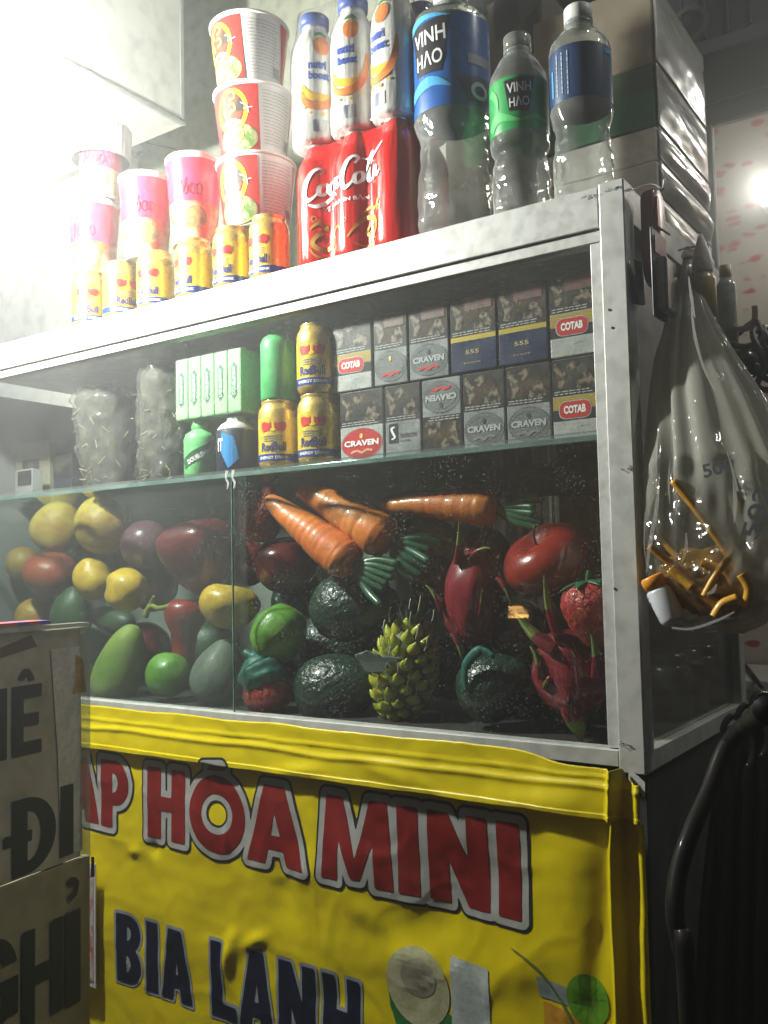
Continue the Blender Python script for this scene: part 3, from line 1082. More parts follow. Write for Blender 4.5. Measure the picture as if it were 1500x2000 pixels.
patch(bm, [sp(146, 1278), sp(162, 1288), sp(166, 1352), sp(140, 1356), sp(145, 1320)], sfn(0.0012), 0.5)
obj('yellow_tape', bm, mat('yellow_tape', (0.66, 0.45, 0.10), 0.45, c2=(0.4, 0.24, 0.06), scale=120), sn)
bm = bmesh.new()
patch(bm, [sp(176, 1672), sp(182, 1674), sp(183, 1712), sp(175, 1713)], sfn(0.0015), 0.5)
obj('black_clip', bm, BLACK, sn)
# coloured card lying along the top
bm = bmesh.new()
ta, tb = sp(90, 1216)[0], 0.33
box(bm, ta, tb, -0.02, 0.006, SZ1 + 0.002, SZ1 + 0.006)
obj('colour_card', bm, mat('colour_card', (0.65, 0.12, 0.08), 0.4, c2=(0.15, 0.12, 0.5), scale=50, lo=0.45, hi=0.55), sn)
# letters: (char, left px, right px, top px at left.., bottom px) on the board, u runs towards the viewer (to the left in the photo)
def sign_word(lst):
    out = []
    for c, l, r, t, b, s in lst:
        mx = (l + r) / 2
        ul, _ = sp(l, b)
        ur, _ = sp(r, b)
        zb_, zt_ = sp(mx, b)[1], sp(mx, t)[1]
        wd = abs(ul - ur)
        for o_, hl in glyph(c, wd / (zt_ - zb_), wd * s / (zt_ - zb_)):
            H = zt_ - zb_
            f = lambda p: (ul - p[0] * H, zb_ + p[1] * H)
            out.append(([f(p) for p in o_], [f(p) for p in hl] if hl else None))
    return out
SW = sign_word([('H', -75, 12, 1350, 1493, .34), ('E', 22, 80, 1338, 1474, .38), ('D', 22, 108, 1554, 1702, .34), ('I', 116, 142, 1533, 1671, 1),
                ('G', -60, 34, 1838, 2012, .3), ('H', 42, 122, 1805, 1992, .30), ('I', 127, 156, 1778, 1962, 1)])
SW.append(([sp(33, 1326), sp(46, 1330), sp(51, 1318), sp(56, 1330), sp(67, 1326), sp(57, 1306), sp(45, 1306)], None))
SW.append(([sp(129, 1722), sp(134, 1732), sp(145, 1728), sp(142, 1740), sp(131, 1752), sp(136, 1762), sp(150, 1746), sp(154, 1722), sp(147, 1713), sp(136, 1713)], None))
xs1, ys1, f1 = field(SW, 0.003, 0.0011)
link('lettering', cut(xs1, ys1, f1, 0.0, sfn(0.0011)), mat('sign_ink', (0.02, 0.022, 0.02), 0.55), sn)
bm = bmesh.new()
box(bm, 0.02, 0.05, -0.03, -0.009, 0.0, 0.9)
box(bm, 0.28, 0.31, -0.03, -0.009, 0.0, 0.9)
obj('post', bm, ALU_DIRTY, sn)

# =================================================================== GOODS ON TOP
def children(o):
    return [c for c in bpy.data.objects if c.parent == o]
def copy_tree(o, parent=None):
    c = o.copy()
    COL.objects.link(c)
    c.parent = parent
    for ch in children(o):
        copy_tree(ch, c)
    return c
def place(proto, used, loc, rot, label, group=None):
    """first use moves the prototype itself, later uses are copies"""
    o = proto if not used.get(proto.name) else copy_tree(proto)
    used[proto.name] = True
    o.location = loc
    o.rotation_euler = (0, 0, rot)
    o['label'] = label
    if group:
        o['group'] = group
    return o
USED = {}

# ---- energy drink can
CANGOLD = mat('can_gold', (0.80, 0.55, 0.12), 0.27, 0.65, c2=(0.84, 0.6, 0.16), scale=60)
CANLID = mat('can_lid', (0.75, 0.72, 0.6), 0.25, 0.85)
CH, CRAD = 0.092, 0.0275
CP = [(0.0205, 0), (0.0225, 0.0015), (0.0262, 0.006), (CRAD, 0.010), (CRAD, 0.076), (0.0262, 0.081), (0.0232, 0.0865), (0.0228, 0.0885), (0.0236, 0.0905), (0.0232, CH)]
def make_can():
    t = thing('drink_can', 'can', 'drink can')
    bm = bmesh.new()
    lathe(bm, CP, cap1=False)
    obj('body', bm, CANGOLD, t, True)
    bm = bmesh.new()
    lathe(bm, [(0.0232, CH - 0.0004), (0.0215, CH - 0.003), (0.0005, CH - 0.003)], cap0=False)
    tube(bm, [(0.002, 0, CH - 0.0015), (0.014, 0, CH - 0.001)], [0.005, 0.006], 8)
    obj('lid', bm, CANLID, t, True)
    fn = wrapper(prof_r(CP), 0.0)
    bm = bmesh.new()
    patch(bm, rect(-0.084, 0.084, 0.0105, 0.0195), fn, 0.004)
    obj('blue_band', bm, mat('can_blue', (0.02, 0.05, 0.32), 0.3, 0.3), t, True)
    bm = bmesh.new()
    patch(bm, rect(-0.084, 0.084, 0.0195, 0.068), wrapper(prof_r(CP), 0.0, 0.0002), 0.004)
    obj('yellow_print', bm, mat('can_yellow', (0.80, 0.55, 0.04), 0.28, 0.35, c2=(0.84, 0.62, 0.07), scale=30), t, True)
    bm = bmesh.new()
    f2 = wrapper(prof_r(CP), 0.0, 0.0008)
    text_in(bm, 'ENERGY DRINK', -0.022, 0.0128, 0.044, 0.004, f2, 0.03)
    text_in(bm, 'ENERGY DRINK', 0.040, 0.0128, 0.040, 0.004, f2, 0.03)
    obj('lettering', bm, PURE, t)
    bm = bmesh.new()
    for u in (-0.018, 0.062):
        text_in(bm, 'RedBull', u, 0.023, 0.036, 0.012, f2, 0.03)
    obj('lettering', bm, mat('can_text_blue', (0.03, 0.03, 0.16), 0.35), t)
    bm = bmesh.new()
    for u0 in (0.0, 0.08):
        patch(bm, ell(u0, 0.056, 0.0065, 0.0065, 20), wrapper(prof_r(CP), 0.0, 0.0006), 0.004, 0)
        for s in (-1, 1):
            body = [(s * 0.002, 0.054), (s * 0.006, 0.0505), (s * 0.015, 0.049), (s * 0.0185, 0.055), (s * 0.018, 0.061), (s * 0.012, 0.0625),
                    (s * 0.006, 0.060), (s * 0.002, 0.062)]
            if s < 0:
                body = body[::-1]
            patch(bm, [(u0 + p, q) for p, q in body], f2, 0.004, 1)
    obj('emblem', bm, [YELLOW, REDINK], t)
    bm = bmesh.new()
    for k in range(3):
        ribbon(bm, [(-0.014, 0.043 - k * 0.003), (0.013, 0.0435 - k * 0.003)], 0.0012, f2)
    obj('small_print', bm, GREYINK, t)
    return t
can = make_can()
def top_can(px, pyb, label, group, y=0.036, z=ZT, da=0.0):
    q = P(px, pyb, y=y)
    return place(can, USED, (q.x, y, z), facing((q.x, y)) + da, label, group)
GC = 'gold energy drink cans along the top edge of the cabinet'
names = ['leftmost gold can on the cabinet top, under the double noodle cup stack', 'second gold can from the left on the cabinet top',
         'gold can under the middle pink noodle cup, third from the left', 'gold can on the cabinet top below the tall red noodle cup, fourth from the left',
         'gold can on the cabinet top under the left side of the three stacked noodle bowls', 'gold can on the cabinet top touching the red multipack']
TOPX = [(176, 600, -0.2), (236, 590, 0.4), (304, 580, -0.5), (380, 560, -0.8), (455, 540, -0.7), (527, 520, -0.75)]
tops = []
for (px, py, da), lb in zip(TOPX, names):
    tops.append(top_can(px, py, lb, GC, da=da))

# ---- noodle cups
def floralish(name, c, c2, sc_=26):
    return mat(name, c, 0.33, c2=c2, scale=sc_, lo=0.45, hi=0.6, coat=0.3)
def make_cup(rt, rb, h, label, kind):
    t = thing('noodle_cup', label, 'noodle cup')
    prof = [(rb * 0.93, 0.003), (rb, 0.0), (rb + 0.0006, 0.006), (rt * 0.96, h * 0.93), (rt * 0.965, h * 0.97)]
    bm = bmesh.new()
    lathe(bm, prof, n=56)
    obj('body', bm, mat('cup_white', (0.75, 0.73, 0.70), 0.38, coat=0.2), t, True)
    bm = bmesh.new()
    lathe(bm, [(rt * 0.955, h * 0.955), (rt * 0.99, h * 0.958), (rt, h * 0.972), (rt, h * 0.99), (rt * 0.97, h), (0.0005, h)], n=56, cap0=False)
    obj('rim', bm, mat('cup_rim', (0.78, 0.72, 0.68), 0.35), t, True)
    rf = prof_r([(rb + 0.0006, 0.0), (rt * 0.963, h * 0.95)])
    f1_, f2_, f3_ = wrapper(rf, 0, 0.0004), wrapper(rf, 0, 0.0009), wrapper(rf, 0, 0.0014)
    C = rt * 2 * PI
    if kind == 'bowl':
        # red front with a round dish picture, white ingredients panel to the right
        bm = bmesh.new()
        patch(bm, rect(-0.085, 0.021, h * 0.06, h * 0.93), f1_, 0.005)
        patch(bm, rect(0.085, 0.16, h * 0.06, h * 0.93), f1_, 0.005)
        obj('print', bm, floralish('cup_red', (0.60, 0.04, 0.03), (0.52, 0.03, 0.03)), t, True)
        bm = bmesh.new()
        ring_in(bm, -0.020, h * 0.60, 0.026, 0.030, 0.006, f2_)
        obj('dish_ring', bm, YELLOW, t, True)
        bm = bmesh.new()
        patch(bm, ell(-0.020, h * 0.62, 0.019, 0.021, 24), f2_, 0.006)
        obj('dish_picture', bm, mat('dish_dark', (0.05, 0.04, 0.03), 0.4, c2=(0.5, 0.06, 0.03), scale=70, lo=0.45, hi=0.55), t, True)
        bm = bmesh.new()
        patch(bm, ell(-0.012, h * 0.22, 0.030, 0.020, 26), f2_, 0.006)
        obj('dish_picture', bm, mat('noodle_picture', (0.45, 0.40, 0.20), 0.5, c2=(0.12, 0.25, 0.05), scale=140, lo=0.4, hi=0.6), t, True)
        bm = bmesh.new()
        patch(bm, ell(-0.014, h * 0.27, 0.013, 0.012, 18), f3_, 0.006)
        obj('dish_picture', bm, mat('prawn_picture', (0.75, 0.20, 0.06), 0.4, c2=(0.8, 0.4, 0.2), scale=100), t, True)
        bm = bmesh.new()
        for k, wd in enumerate((0.022, 0.020)):
            ribbon(bm, [(-0.033, h * (0.80 - k * 0.16)), (-0.030, h * (0.70 - k * 0.16))], 0.0035, f3_)
            ribbon(bm, [(-0.024, h * (0.84 - k * 0.16)), (-0.016, h * (0.84 - k * 0.16)), (-0.014, h * (0.76 - k * 0.16)), (-0.022, h * (0.74 - k * 0.16))], 0.0025, f3_)
        obj('lettering', bm, GOLDINK, t)
        bm = bmesh.new()
        ribbon(bm, [(-0.036, h * 0.42), (-0.02, h * 0.46), (-0.004, h * 0.42)], 0.005, f3_)
        ribbon(bm, [(-0.005, h * 0.68), (0.004, h * 0.64), (0.006, h * 0.54)], 0.0012, f3_)
        ribbon(bm, [(-0.001, h * 0.60), (0.012, h * 0.62)], 0.0012, f3_)
        obj('lettering', bm, PURE, t)
        bm = bmesh.new()
        rng = random.Random(4)
        v = h * 0.86
        while v > h * 0.12:
            u = 0.027
            while u < 0.072:
                l = rng.uniform(0.004, 0.016)
                ribbon(bm, [(u, v), (min(u + l, 0.078), v)], 0.0009, f2_, 2)
                u += l + 0.0015
            v -= 0.0045 if rng.random() > 0.15 else 0.009
        patch(bm, rect(0.066, 0.078, h * 0.18, h * 0.30), f2_, 0.006)
        obj('small_print', bm, mat('print_grey', (0.32, 0.31, 0.30), 0.5), t)
    else:
        bm = bmesh.new()
        patch(bm, rect(-C * 0.34, C * 0.36, h * 0.45, h * 0.93), f1_, 0.005)
        obj('print', bm, mat('cup_pink_' + kind, (0.72, 0.03, 0.08) if kind != 'tall' else (0.70, 0.03, 0.05), 0.3, c2=(0.75, 0.05, 0.14), scale=14, coat=0.3), t, True)
        bm = bmesh.new()
        patch(bm, rect(-C * 0.34, C * 0.36, h * 0.05, h * 0.45), f1_, 0.005)
        obj('noodle_print', bm, mat('noodle_orange_' + kind, (0.62, 0.35, 0.12) if kind != 'tall' else (0.65, 0.12, 0.03), 0.4, c2=(0.6, 0.48, 0.28), scale=50, lo=0.4, hi=0.6), t, True)
        bm = bmesh.new()
        patch(bm, ell(0.006, h * 0.28, 0.017, 0.016, 22), f2_, 0.006)
        obj('noodle_print', bm, mat('noodle_dark', (0.20, 0.16, 0.08), 0.5, c2=(0.5, 0.35, 0.1), scale=90, lo=0.4, hi=0.6), t, True)
        bm = bmesh.new()
        for k in range(3):
            ring_in(bm, -0.010 + k * 0.011, h * 0.58, 0.0052, h * 0.065, 0.002, f3_, 16)
        ribbon(bm, [(-0.02, h * 0.50), (-0.018, h * 0.68), (-0.013, h * 0.56), (-0.008, h * 0.70)], 0.0022, f3_)
        obj('lettering', bm, mat('cup_maroon', (0.14, 0.01, 0.03), 0.4), t)
        bm = bmesh.new()
        rng = random.Random(9)
        v = h * 0.84
        while v > h * 0.1:
            for u0 in (C * 0.25, -C * 0.33):
                ribbon(bm, [(u0, v), (u0 + rng.uniform(0.01, 0.018), v)], 0.001, f2_, 2)
            v -= 0.005
        obj('small_print', bm, mat('print_pale', (0.7, 0.66, 0.6), 0.5), t)
    return t
zc_ = ZT + CH
bowl_ = make_cup(0.0585, 0.044, 0.103, 'b', 'bowl')
GB = 'red noodle bowls stacked on the gold cans'
qb = P(502, 440, y=0.075)
for k, lb in enumerate(('bottom red and white noodle bowl of the stack of three, standing on the gold cans', 'middle red and white noodle bowl in the stack of three',
                        'topmost red and white noodle bowl of the stack of three')):
    dx = (0.0, -0.004, -0.010)[k]
    place(bowl_, USED, (qb.x + dx, 0.075, zc_ + 0.1035 * k), facing((qb.x, 0.075)) - 0.35 + (0.0, 0.1, -0.25)[k], lb, GB)
tall = make_cup(0.0425, 0.031, 0.132, 'c', 'tall')
GT = 'tall pink noodle cups on the gold cans'
q = P(380, 470, y=0.055)
place(tall, USED, (q.x, 0.055, zc_), facing((q.x, 0.055)) - 0.1, 'tall red noodle cup beside the stack of three bowls', GT)
q = P(286, 505, y=0.055)
place(tall, USED, (q.x, 0.055, zc_), facing((q.x, 0.055)) - 0.1, 'tall pink noodle cup second from the left, standing lower than its neighbours', GT)
q = P(184, 545, y=0.07)
pz = place(tall, USED, (q.x, 0.07, zc_), facing((q.x, 0.07)) - 0.4, 'tall faded pink noodle cup with another cup standing on it', GT)
small = make_cup(0.037, 0.030, 0.105, 'd', 'small')
q2 = P(197, 370, y=0.07)
place(small, USED, (q2.x, 0.07, zc_ + 0.1322), facing((q2.x, 0.07)) - 0.3, 'short red noodle cup under a white paper cover, on top of the leftmost cup')
bm = bmesh.new()
lathe(bm, [(0.0465, 0.0), (0.047, 0.0), (0.050, 0.050), (0.0495, 0.0515), (0.001, 0.0515)], n=90, cap0=False, mod=lambda a, z: 1 + 0.012 * math.sin(a * 30))
cv = obj('paper_cover', bm, mat('paper_white', (0.72, 0.72, 0.72), 0.7), None, True)
cv.location = (q2.x, 0.07, zc_ + 0.1322 + 0.070)
bmx = cv.modifiers.new('solid', 'SOLIDIFY')
bmx.thickness = 0.0006
tag(cv, 'ribbed white paper cover over the top left noodle cup', 'cup cover')

# ---- shrink-wrapped red multipack
px0 = P(566, 500, y=0.004).x
RC = 0.0305
CY0 = RC + 0.002
packc = [(px0 + RC + i * 2 * RC, CY0 + j * 2 * RC) for i in range(3) for j in range(2)]
cx_m = px0 + 3 * RC
RH = 0.160
def film_y(u, v, off=0.0):
    """front of the shrink film across the three cans; pinched in between them"""
    r = RC * float(np.interp(v, [0, 0.006, 0.118, 0.135, 0.150, 0.160], [0.93, 1, 1, 0.9, 0.66, 0.55])) + 0.0006 + off
    best = 1e9
    for i in range(3):
        c = (i - 1) * 2 * RC
        dx = u - c
        if abs(dx) < r * 0.985:
            yy = CY0 - math.sqrt(max(r * r - dx * dx, 0))
        else:
            yy = CY0 - r * 0.17
        best = min(best, yy)
    # bridge the grooves
    g = CY0 - r * 0.60
    best = min(best, g if abs(u) < 2 * RC else 1e9)
    return best
mp = thing('cola_multipack', 'red shrink-wrapped six pack of cola on the cabinet top under the white bottles', 'multipack', (cx_m, 0, ZT))
REDF = mat('red_film', (0.55, 0.012, 0.010), 0.16, c2=(0.62, 0.02, 0.014), scale=8, coat=0.8, bump=0.9, bscale=34, bdist=0.006, stretch=(1, 1, 0.14))
bm = bmesh.new()
nseg = 96
cols = []
levels = [0.0, 0.004, 0.01, 0.03, 0.06, 0.09, 0.118, 0.126, 0.135, 0.143, 0.150, 0.156, 0.160]
# outline: front scallops, right side lobes, back, left side
def outline(v):
    r = RC * float(np.interp(v, [0, 0.006, 0.118, 0.135, 0.150, 0.160], [0.93, 1, 1, 0.9, 0.66, 0.55])) + 0.0006
    pts = []
    N = 168
    cs = [((i - 1) * 2 * RC, CY0 + j * 2 * RC) for i in range(3) for j in range(2)]
    ccx, ccy = 0, CY0 + RC
    for k in range(N):
        a = 2 * PI * k / N
        d = Vector((math.cos(a), math.sin(a)))
        # farthest hit with any can or with the bridging hull
        best = 0
        for (x, y) in cs:
            ox, oy = ccx - x, ccy - y
            b = ox * d.x + oy * d.y
            c = ox * ox + oy * oy - r * r
            disc = b * b - c
            if disc > 0:
                best = max(best, -b + math.sqrt(disc))
        hx, hy = 2 * RC + r * 0.60, RC + r * 0.60
        tx = hx / abs(d.x) if abs(d.x) > 1e-6 else 1e9
        ty = hy / abs(d.y) if abs(d.y) > 1e-6 else 1e9
        best = max(best, min(tx, ty) if min(tx, ty) < math.hypot(2 * RC, RC) else 0)
        pts.append((ccx + d.x * best, ccy + d.y * best))
    return pts
rings = []
for v in levels:
    rings.append([bm.verts.new((x, y, v)) for x, y in outline(v)])
for a_, b2_ in zip(rings, rings[1:]):
    for i in range(len(a_)):
        j = (i + 1) % len(a_)
        bm.faces.new((a_[i], a_[j], b2_[j], b2_[i]))
bm.faces.new(rings[0][::-1])
bm.faces.new(rings[-1])
obj('wrap', bm, REDF, mp, True)
for (x, y) in packc:
    bm = bmesh.new()
    lathe(bm, [(RC * 0.5, 0.158), (RC * 0.56, 0.1615), (RC * 0.56, 0.1635), (RC * 0.5, 0.1638), (RC * 0.49, 0.162), (0.0005, 0.162)], x - cx_m, y, 0, 24, cap0=False)
    obj('can_lid', bm, CANLID, mp, True)
mfn = lambda e: (lambda u, v: Vector((u, film_y(u, v) - e, v)))
SCRIPT = []      # pen strokes of the script wordmark, in a 10 x 3.4 box
def S_(pts, w_):
    SCRIPT.append((pts, w_))
S_([(1.9, 2.55), (2.1, 2.95), (1.75, 3.15), (1.1, 2.8), (0.45, 1.9), (0.25, 0.9), (0.6, 0.35), (1.2, 0.5), (1.7, 0.95)], [.10, .25, .2, .3, .42, .45, .35, .2, .1])
S_([(2.3, 1.7), (1.85, 1.5), (1.75, 0.95), (2.05, 0.7), (2.45, 1.1), (2.45, 1.6), (2.2, 1.72)], [.12, .25, .35, .2, .25, .25, .1])
S_([(2.45, 1.45), (2.8, 1.35)], [.12, .1])
S_([(3.25, 1.65), (3.0, 1.72), (2.75, 1.3), (2.8, 0.8), (3.1, 0.75), (3.45, 1.1)], [.2, .15, .3, .32, .2, .1])
S_([(4.1, 1.6), (3.75, 1.75), (3.5, 1.3), (3.6, 0.8), (3.9, 0.95), (4.15, 1.65), (4.1, 0.95), (4.35, 0.8), (4.6, 1.1)], [.1, .2, .3, .25, .15, .3, .3, .2, .1])
S_([(4.45, 1.62), (4.85, 1.62)], [.2, .2])
S_([(6.35, 2.5), (6.6, 2.95), (6.2, 3.2), (5.6, 2.8), (5.05, 1.9), (4.95, 0.95), (5.3, 0.5), (5.85, 0.75), (6.2, 1.15)], [.10, .25, .2, .3, .42, .45, .35, .2, .1])
S_([(6.75, 1.75), (6.35, 1.5), (6.25, 1.0), (6.55, 0.75), (6.95, 1.1), (6.95, 1.6), (6.7, 1.75)], [.12, .25, .35, .2, .25, .25, .1])
S_([(6.95, 1.4), (7.35, 1.7), (8.0, 2.9), (8.05, 3.35), (7.8, 3.2), (7.5, 2.1), (7.45, 1.1), (7.7, 0.85), (8.0, 1.15)], [.1, .12, .2, .2, .2, .35, .38, .2, .1])
S_([(8.75, 1.7), (8.35, 1.8), (8.1, 1.35), (8.15, 0.9), (8.5, 1.0), (8.8, 1.7), (8.75, 1.05), (9.0, 0.85), (9.3, 1.2)], [.1, .2, .3, .25, .15, .3, .3, .2, .1])
S_([(0.7, -0.05), (1.6, -0.3), (2.6, 0.15), (3.6, 0.45), (4.2, 0.1)], [.1, .3, .3, .2, .05])
S_([(6.9, 2.95), (7.9, 2.75), (8.9, 3.0), (9.7, 3.6)], [.05, .25, .25, .06])
bm = bmesh.new()
ux0, ux1 = -0.066, 0.062
for pts, w_ in SCRIPT:
    k = (ux1 - ux0) / 10
    ribbon(bm, [(ux0 + x * k, 0.078 + y * k * 1.12) for x, y in pts], [a * k * 1.35 for a in w_], mfn(0.0012), 7)
text_in(bm, 'VỊ NGUYÊN BẢN', -0.040, 0.0665, 0.070, 0.0075, mfn(0.0012), 0.03)
obj('wordmark', bm, PURE, mp)
bm = bmesh.new()
for pts, w_ in (([(-0.055, 0.045), (-0.044, 0.052), (-0.036, 0.044), (-0.046, 0.036), (-0.052, 0.026), (-0.040, 0.017), (-0.026, 0.022), (-0.024, 0.034), (-0.012, 0.040), (-0.004, 0.03)], [.002, .005, .006, .005, .006, .006, .005, .004, .003, .001]),
                ([(0.004, 0.022), (0.014, 0.034), (0.026, 0.044), (0.040, 0.040), (0.044, 0.028), (0.034, 0.020), (0.026, 0.026), (0.03, 0.033)], [.002, .004, .006, .007, .006, .005, .004, .002]),
                ([(0.020, 0.048), (0.030, 0.056), (0.044, 0.052), (0.050, 0.060), (0.046, 0.046)], [.001, .004, .004, .003, .001]),
                ([(-0.056, 0.020), (-0.048, 0.010), (-0.034, 0.006)], [.001, .003, .001]), ([(0.012, 0.014), (0.026, 0.008), (0.042, 0.012)], [.001, .003, .001])):
    ribbon(bm, pts, w_, mfn(0.0011), 7)
for (u, v, r_) in ((-0.05, 0.058, .004), (-0.038, 0.030, .003), (0.036, 0.033, .003), (0.05, 0.05, .003), (-0.02, 0.012, .003), (0.0, 0.045, .003)):
    ring_in(bm, u, v, r_, r_, 0.0013, mfn(0.0011), 14)
obj('dragon_print', bm, mat('dragon_gold', (0.55, 0.30, 0.05), 0.3, 0.3), mp)

# ---- milk drink bottles in their film, on the red pack
BH = 0.178
MP_ = [(0.0285, 0), (0.031, 0.005), (0.0315, 0.03), (0.030, 0.045), (0.0305, 0.11), (0.0285, 0.13), (0.021, 0.150), (0.0165, 0.158), (0.0165, 0.163), (0.0195, 0.1635), (0.0198, 0.176), (0.0185, BH)]
mk = thing('milk_multipack', 'shrink-wrapped pack of white fruit milk bottles standing on the red multipack', 'multipack', (cx_m - 0.004, 0.0, ZT + 0.1642))
MILK = mat('milk_bottle', (0.74, 0.73, 0.68), 0.25, c2=(0.78, 0.77, 0.73), scale=20, coat=0.7, bump=0.9, bscale=40, bdist=0.005, stretch=(1, 1, 0.12))
CAPB = mat('cap_blue', (0.05, 0.09, 0.30), 0.35)
k_ = 0
for i in range(3):
    for j in range(2):
        x, y = (i - 1) * 2 * 0.0318, 0.033 + j * 0.0636
        bm = bmesh.new()
        lathe(bm, [p for p in MP_ if p[1] <= 0.163], x, y, 0, 40)
        b_o = obj('bottle', bm, MILK, mk, True)
        bm = bmesh.new()
        lathe(bm, [(0.0192, 0.1632), (0.0198, 0.176), (0.0182, BH), (0.001, BH)], x, y, 0, 44, mod=lambda a, z: 1 + 0.02 * math.sin(a * 22))
        obj('cap', bm, CAPB, b_o, True)
        if j == 0:
            fa = facing((cx_m + x, y))
            base = wrapper(prof_r(MP_), fa - 0.25 + (0.9 if i == 0 else 0) * 0 + (-0.5 if i == 2 else 0.45 if i == 0 else 0), 0.0006)
            f_ = lambda u, v, b=base, x=x, y=y: b(u, v) + Vector((x, y, 0))
            base2 = wrapper(prof_r(MP_), fa - 0.25 + (-0.5 if i == 2 else 0.45 if i == 0 else 0), 0.0011)
            g_ = lambda u, v, b=base2, x=x, y=y: b(u, v) + Vector((x, y, 0))
            bm = bmesh.new()
            patch(bm, ell(0.004, 0.127, 0.0105, 0.014, 20), f_, 0.005)
            ribbon(bm, [(-0.026, 0.066), (-0.02, 0.05), (-0.004, 0.044), (0.014, 0.052), (0.024, 0.074), (0.026, 0.095)], [.003, .008, .011, .010, .008, .003], g_)
            obj('fruit_print', bm, mat('fruit_orange', (0.80, 0.17, 0.03), 0.3, c2=(0.8, 0.3, 0.05), scale=80), b_o)
            bm = bmesh.new()
            ribbon(bm, [(-0.024, 0.074), (-0.016, 0.060), (0.0, 0.056), (0.014, 0.060)], [.003, .010, .011, .003], f_)
            for (u, v, r_) in ((-0.012, 0.035, .002), (0.004, 0.034, .0025), (0.015, 0.040, .002), (-0.022, 0.043, .0015)):
                patch(bm, ell(u, v, r_, r_, 10), g_, 0.01)
            obj('fruit_print', bm, mat('fruit_yellow', (0.85, 0.50, 0.03), 0.3), b_o)
            bm = bmesh.new()
            ribbon(bm, [(-0.006, 0.141), (0.003, 0.146), (0.012, 0.141)], [.001, .006, .001], g_)
            obj('leaf_print', bm, GREENINK, b_o)
            bm = bmesh.new()
            text_in(bm, 'nutri', -0.015, 0.094, 0.024, 0.011, g_, 0.05)
            text_in(bm, 'boost', -0.015, 0.080, 0.028, 0.011, g_, 0.05)
            obj('lettering', bm, BLUE, b_o)
            bm = bmesh.new()
            patch(bm, rect(-0.010, 0.010, 0.010, 0.026), f_, 0.004)
            obj('barcode_print', bm, mat('print_stripes', (0.6, 0.6, 0.58), 0.4, c2=(0.12, 0.12, 0.2), scale=160, lo=0.45, hi=0.55, stretch=(1, 1, 0.1)), b_o)
# the film round the bottles
bm = bmesh.new()
rings = []
for v, s in ((0.0, 0.95), (0.006, 1.0), (0.04, 1.015), (0.11, 1.0), (0.132, 0.93), (0.152, 0.74), (0.166, 0.68), (0.180, 0.66), (0.1825, 0.55)):
    ring = []
    for k in range(120):
        a = 2 * PI * k / 120
        d = Vector((math.cos(a), math.sin(a)))
        r = 0.0318 * s
        best = 0
        for i in range(3):
            for j in range(2):
                x, y = (i - 1) * 0.0636, 0.033 + j * 0.0636
                ox, oy = -x, 0.0648 - y
                b = ox * d.x + oy * d.y
                c = ox * ox + oy * oy - r * r
                if b * b - c > 0:
                    best = max(best, -b + math.sqrt(b * b - c))
        hx, hy = 0.0636 + r * 0.72, 0.0318 + r * 0.72
        m_ = min(hx / max(abs(d.x), 1e-6), hy / max(abs(d.y), 1e-6))
        best = max(best, m_ if m_ < 0.0711 + r * 0.6 else 0)
        rr = best + 0.0012 + 0.0006 * math.sin(a * 23 + v * 40)
        ring.append(bm.verts.new((d.x * rr, 0.0648 + d.y * rr, v)))
    rings.append(ring)
for a_, b2_ in zip(rings, rings[1:]):
    for i in range(120):
        bm.faces.new((a_[i], a_[(i + 1) % 120], b2_[(i + 1) % 120], b2_[i]))
SHRINK = film('shrink_film', (0.98, 0.98, 0.98), 1.3, 0.08, dust=0.05, bump=1.0, bscale=26, stretch=(1, 1, 0.18), bdist=0.006)
obj('shrink_film', bm, SHRINK, mk, True)

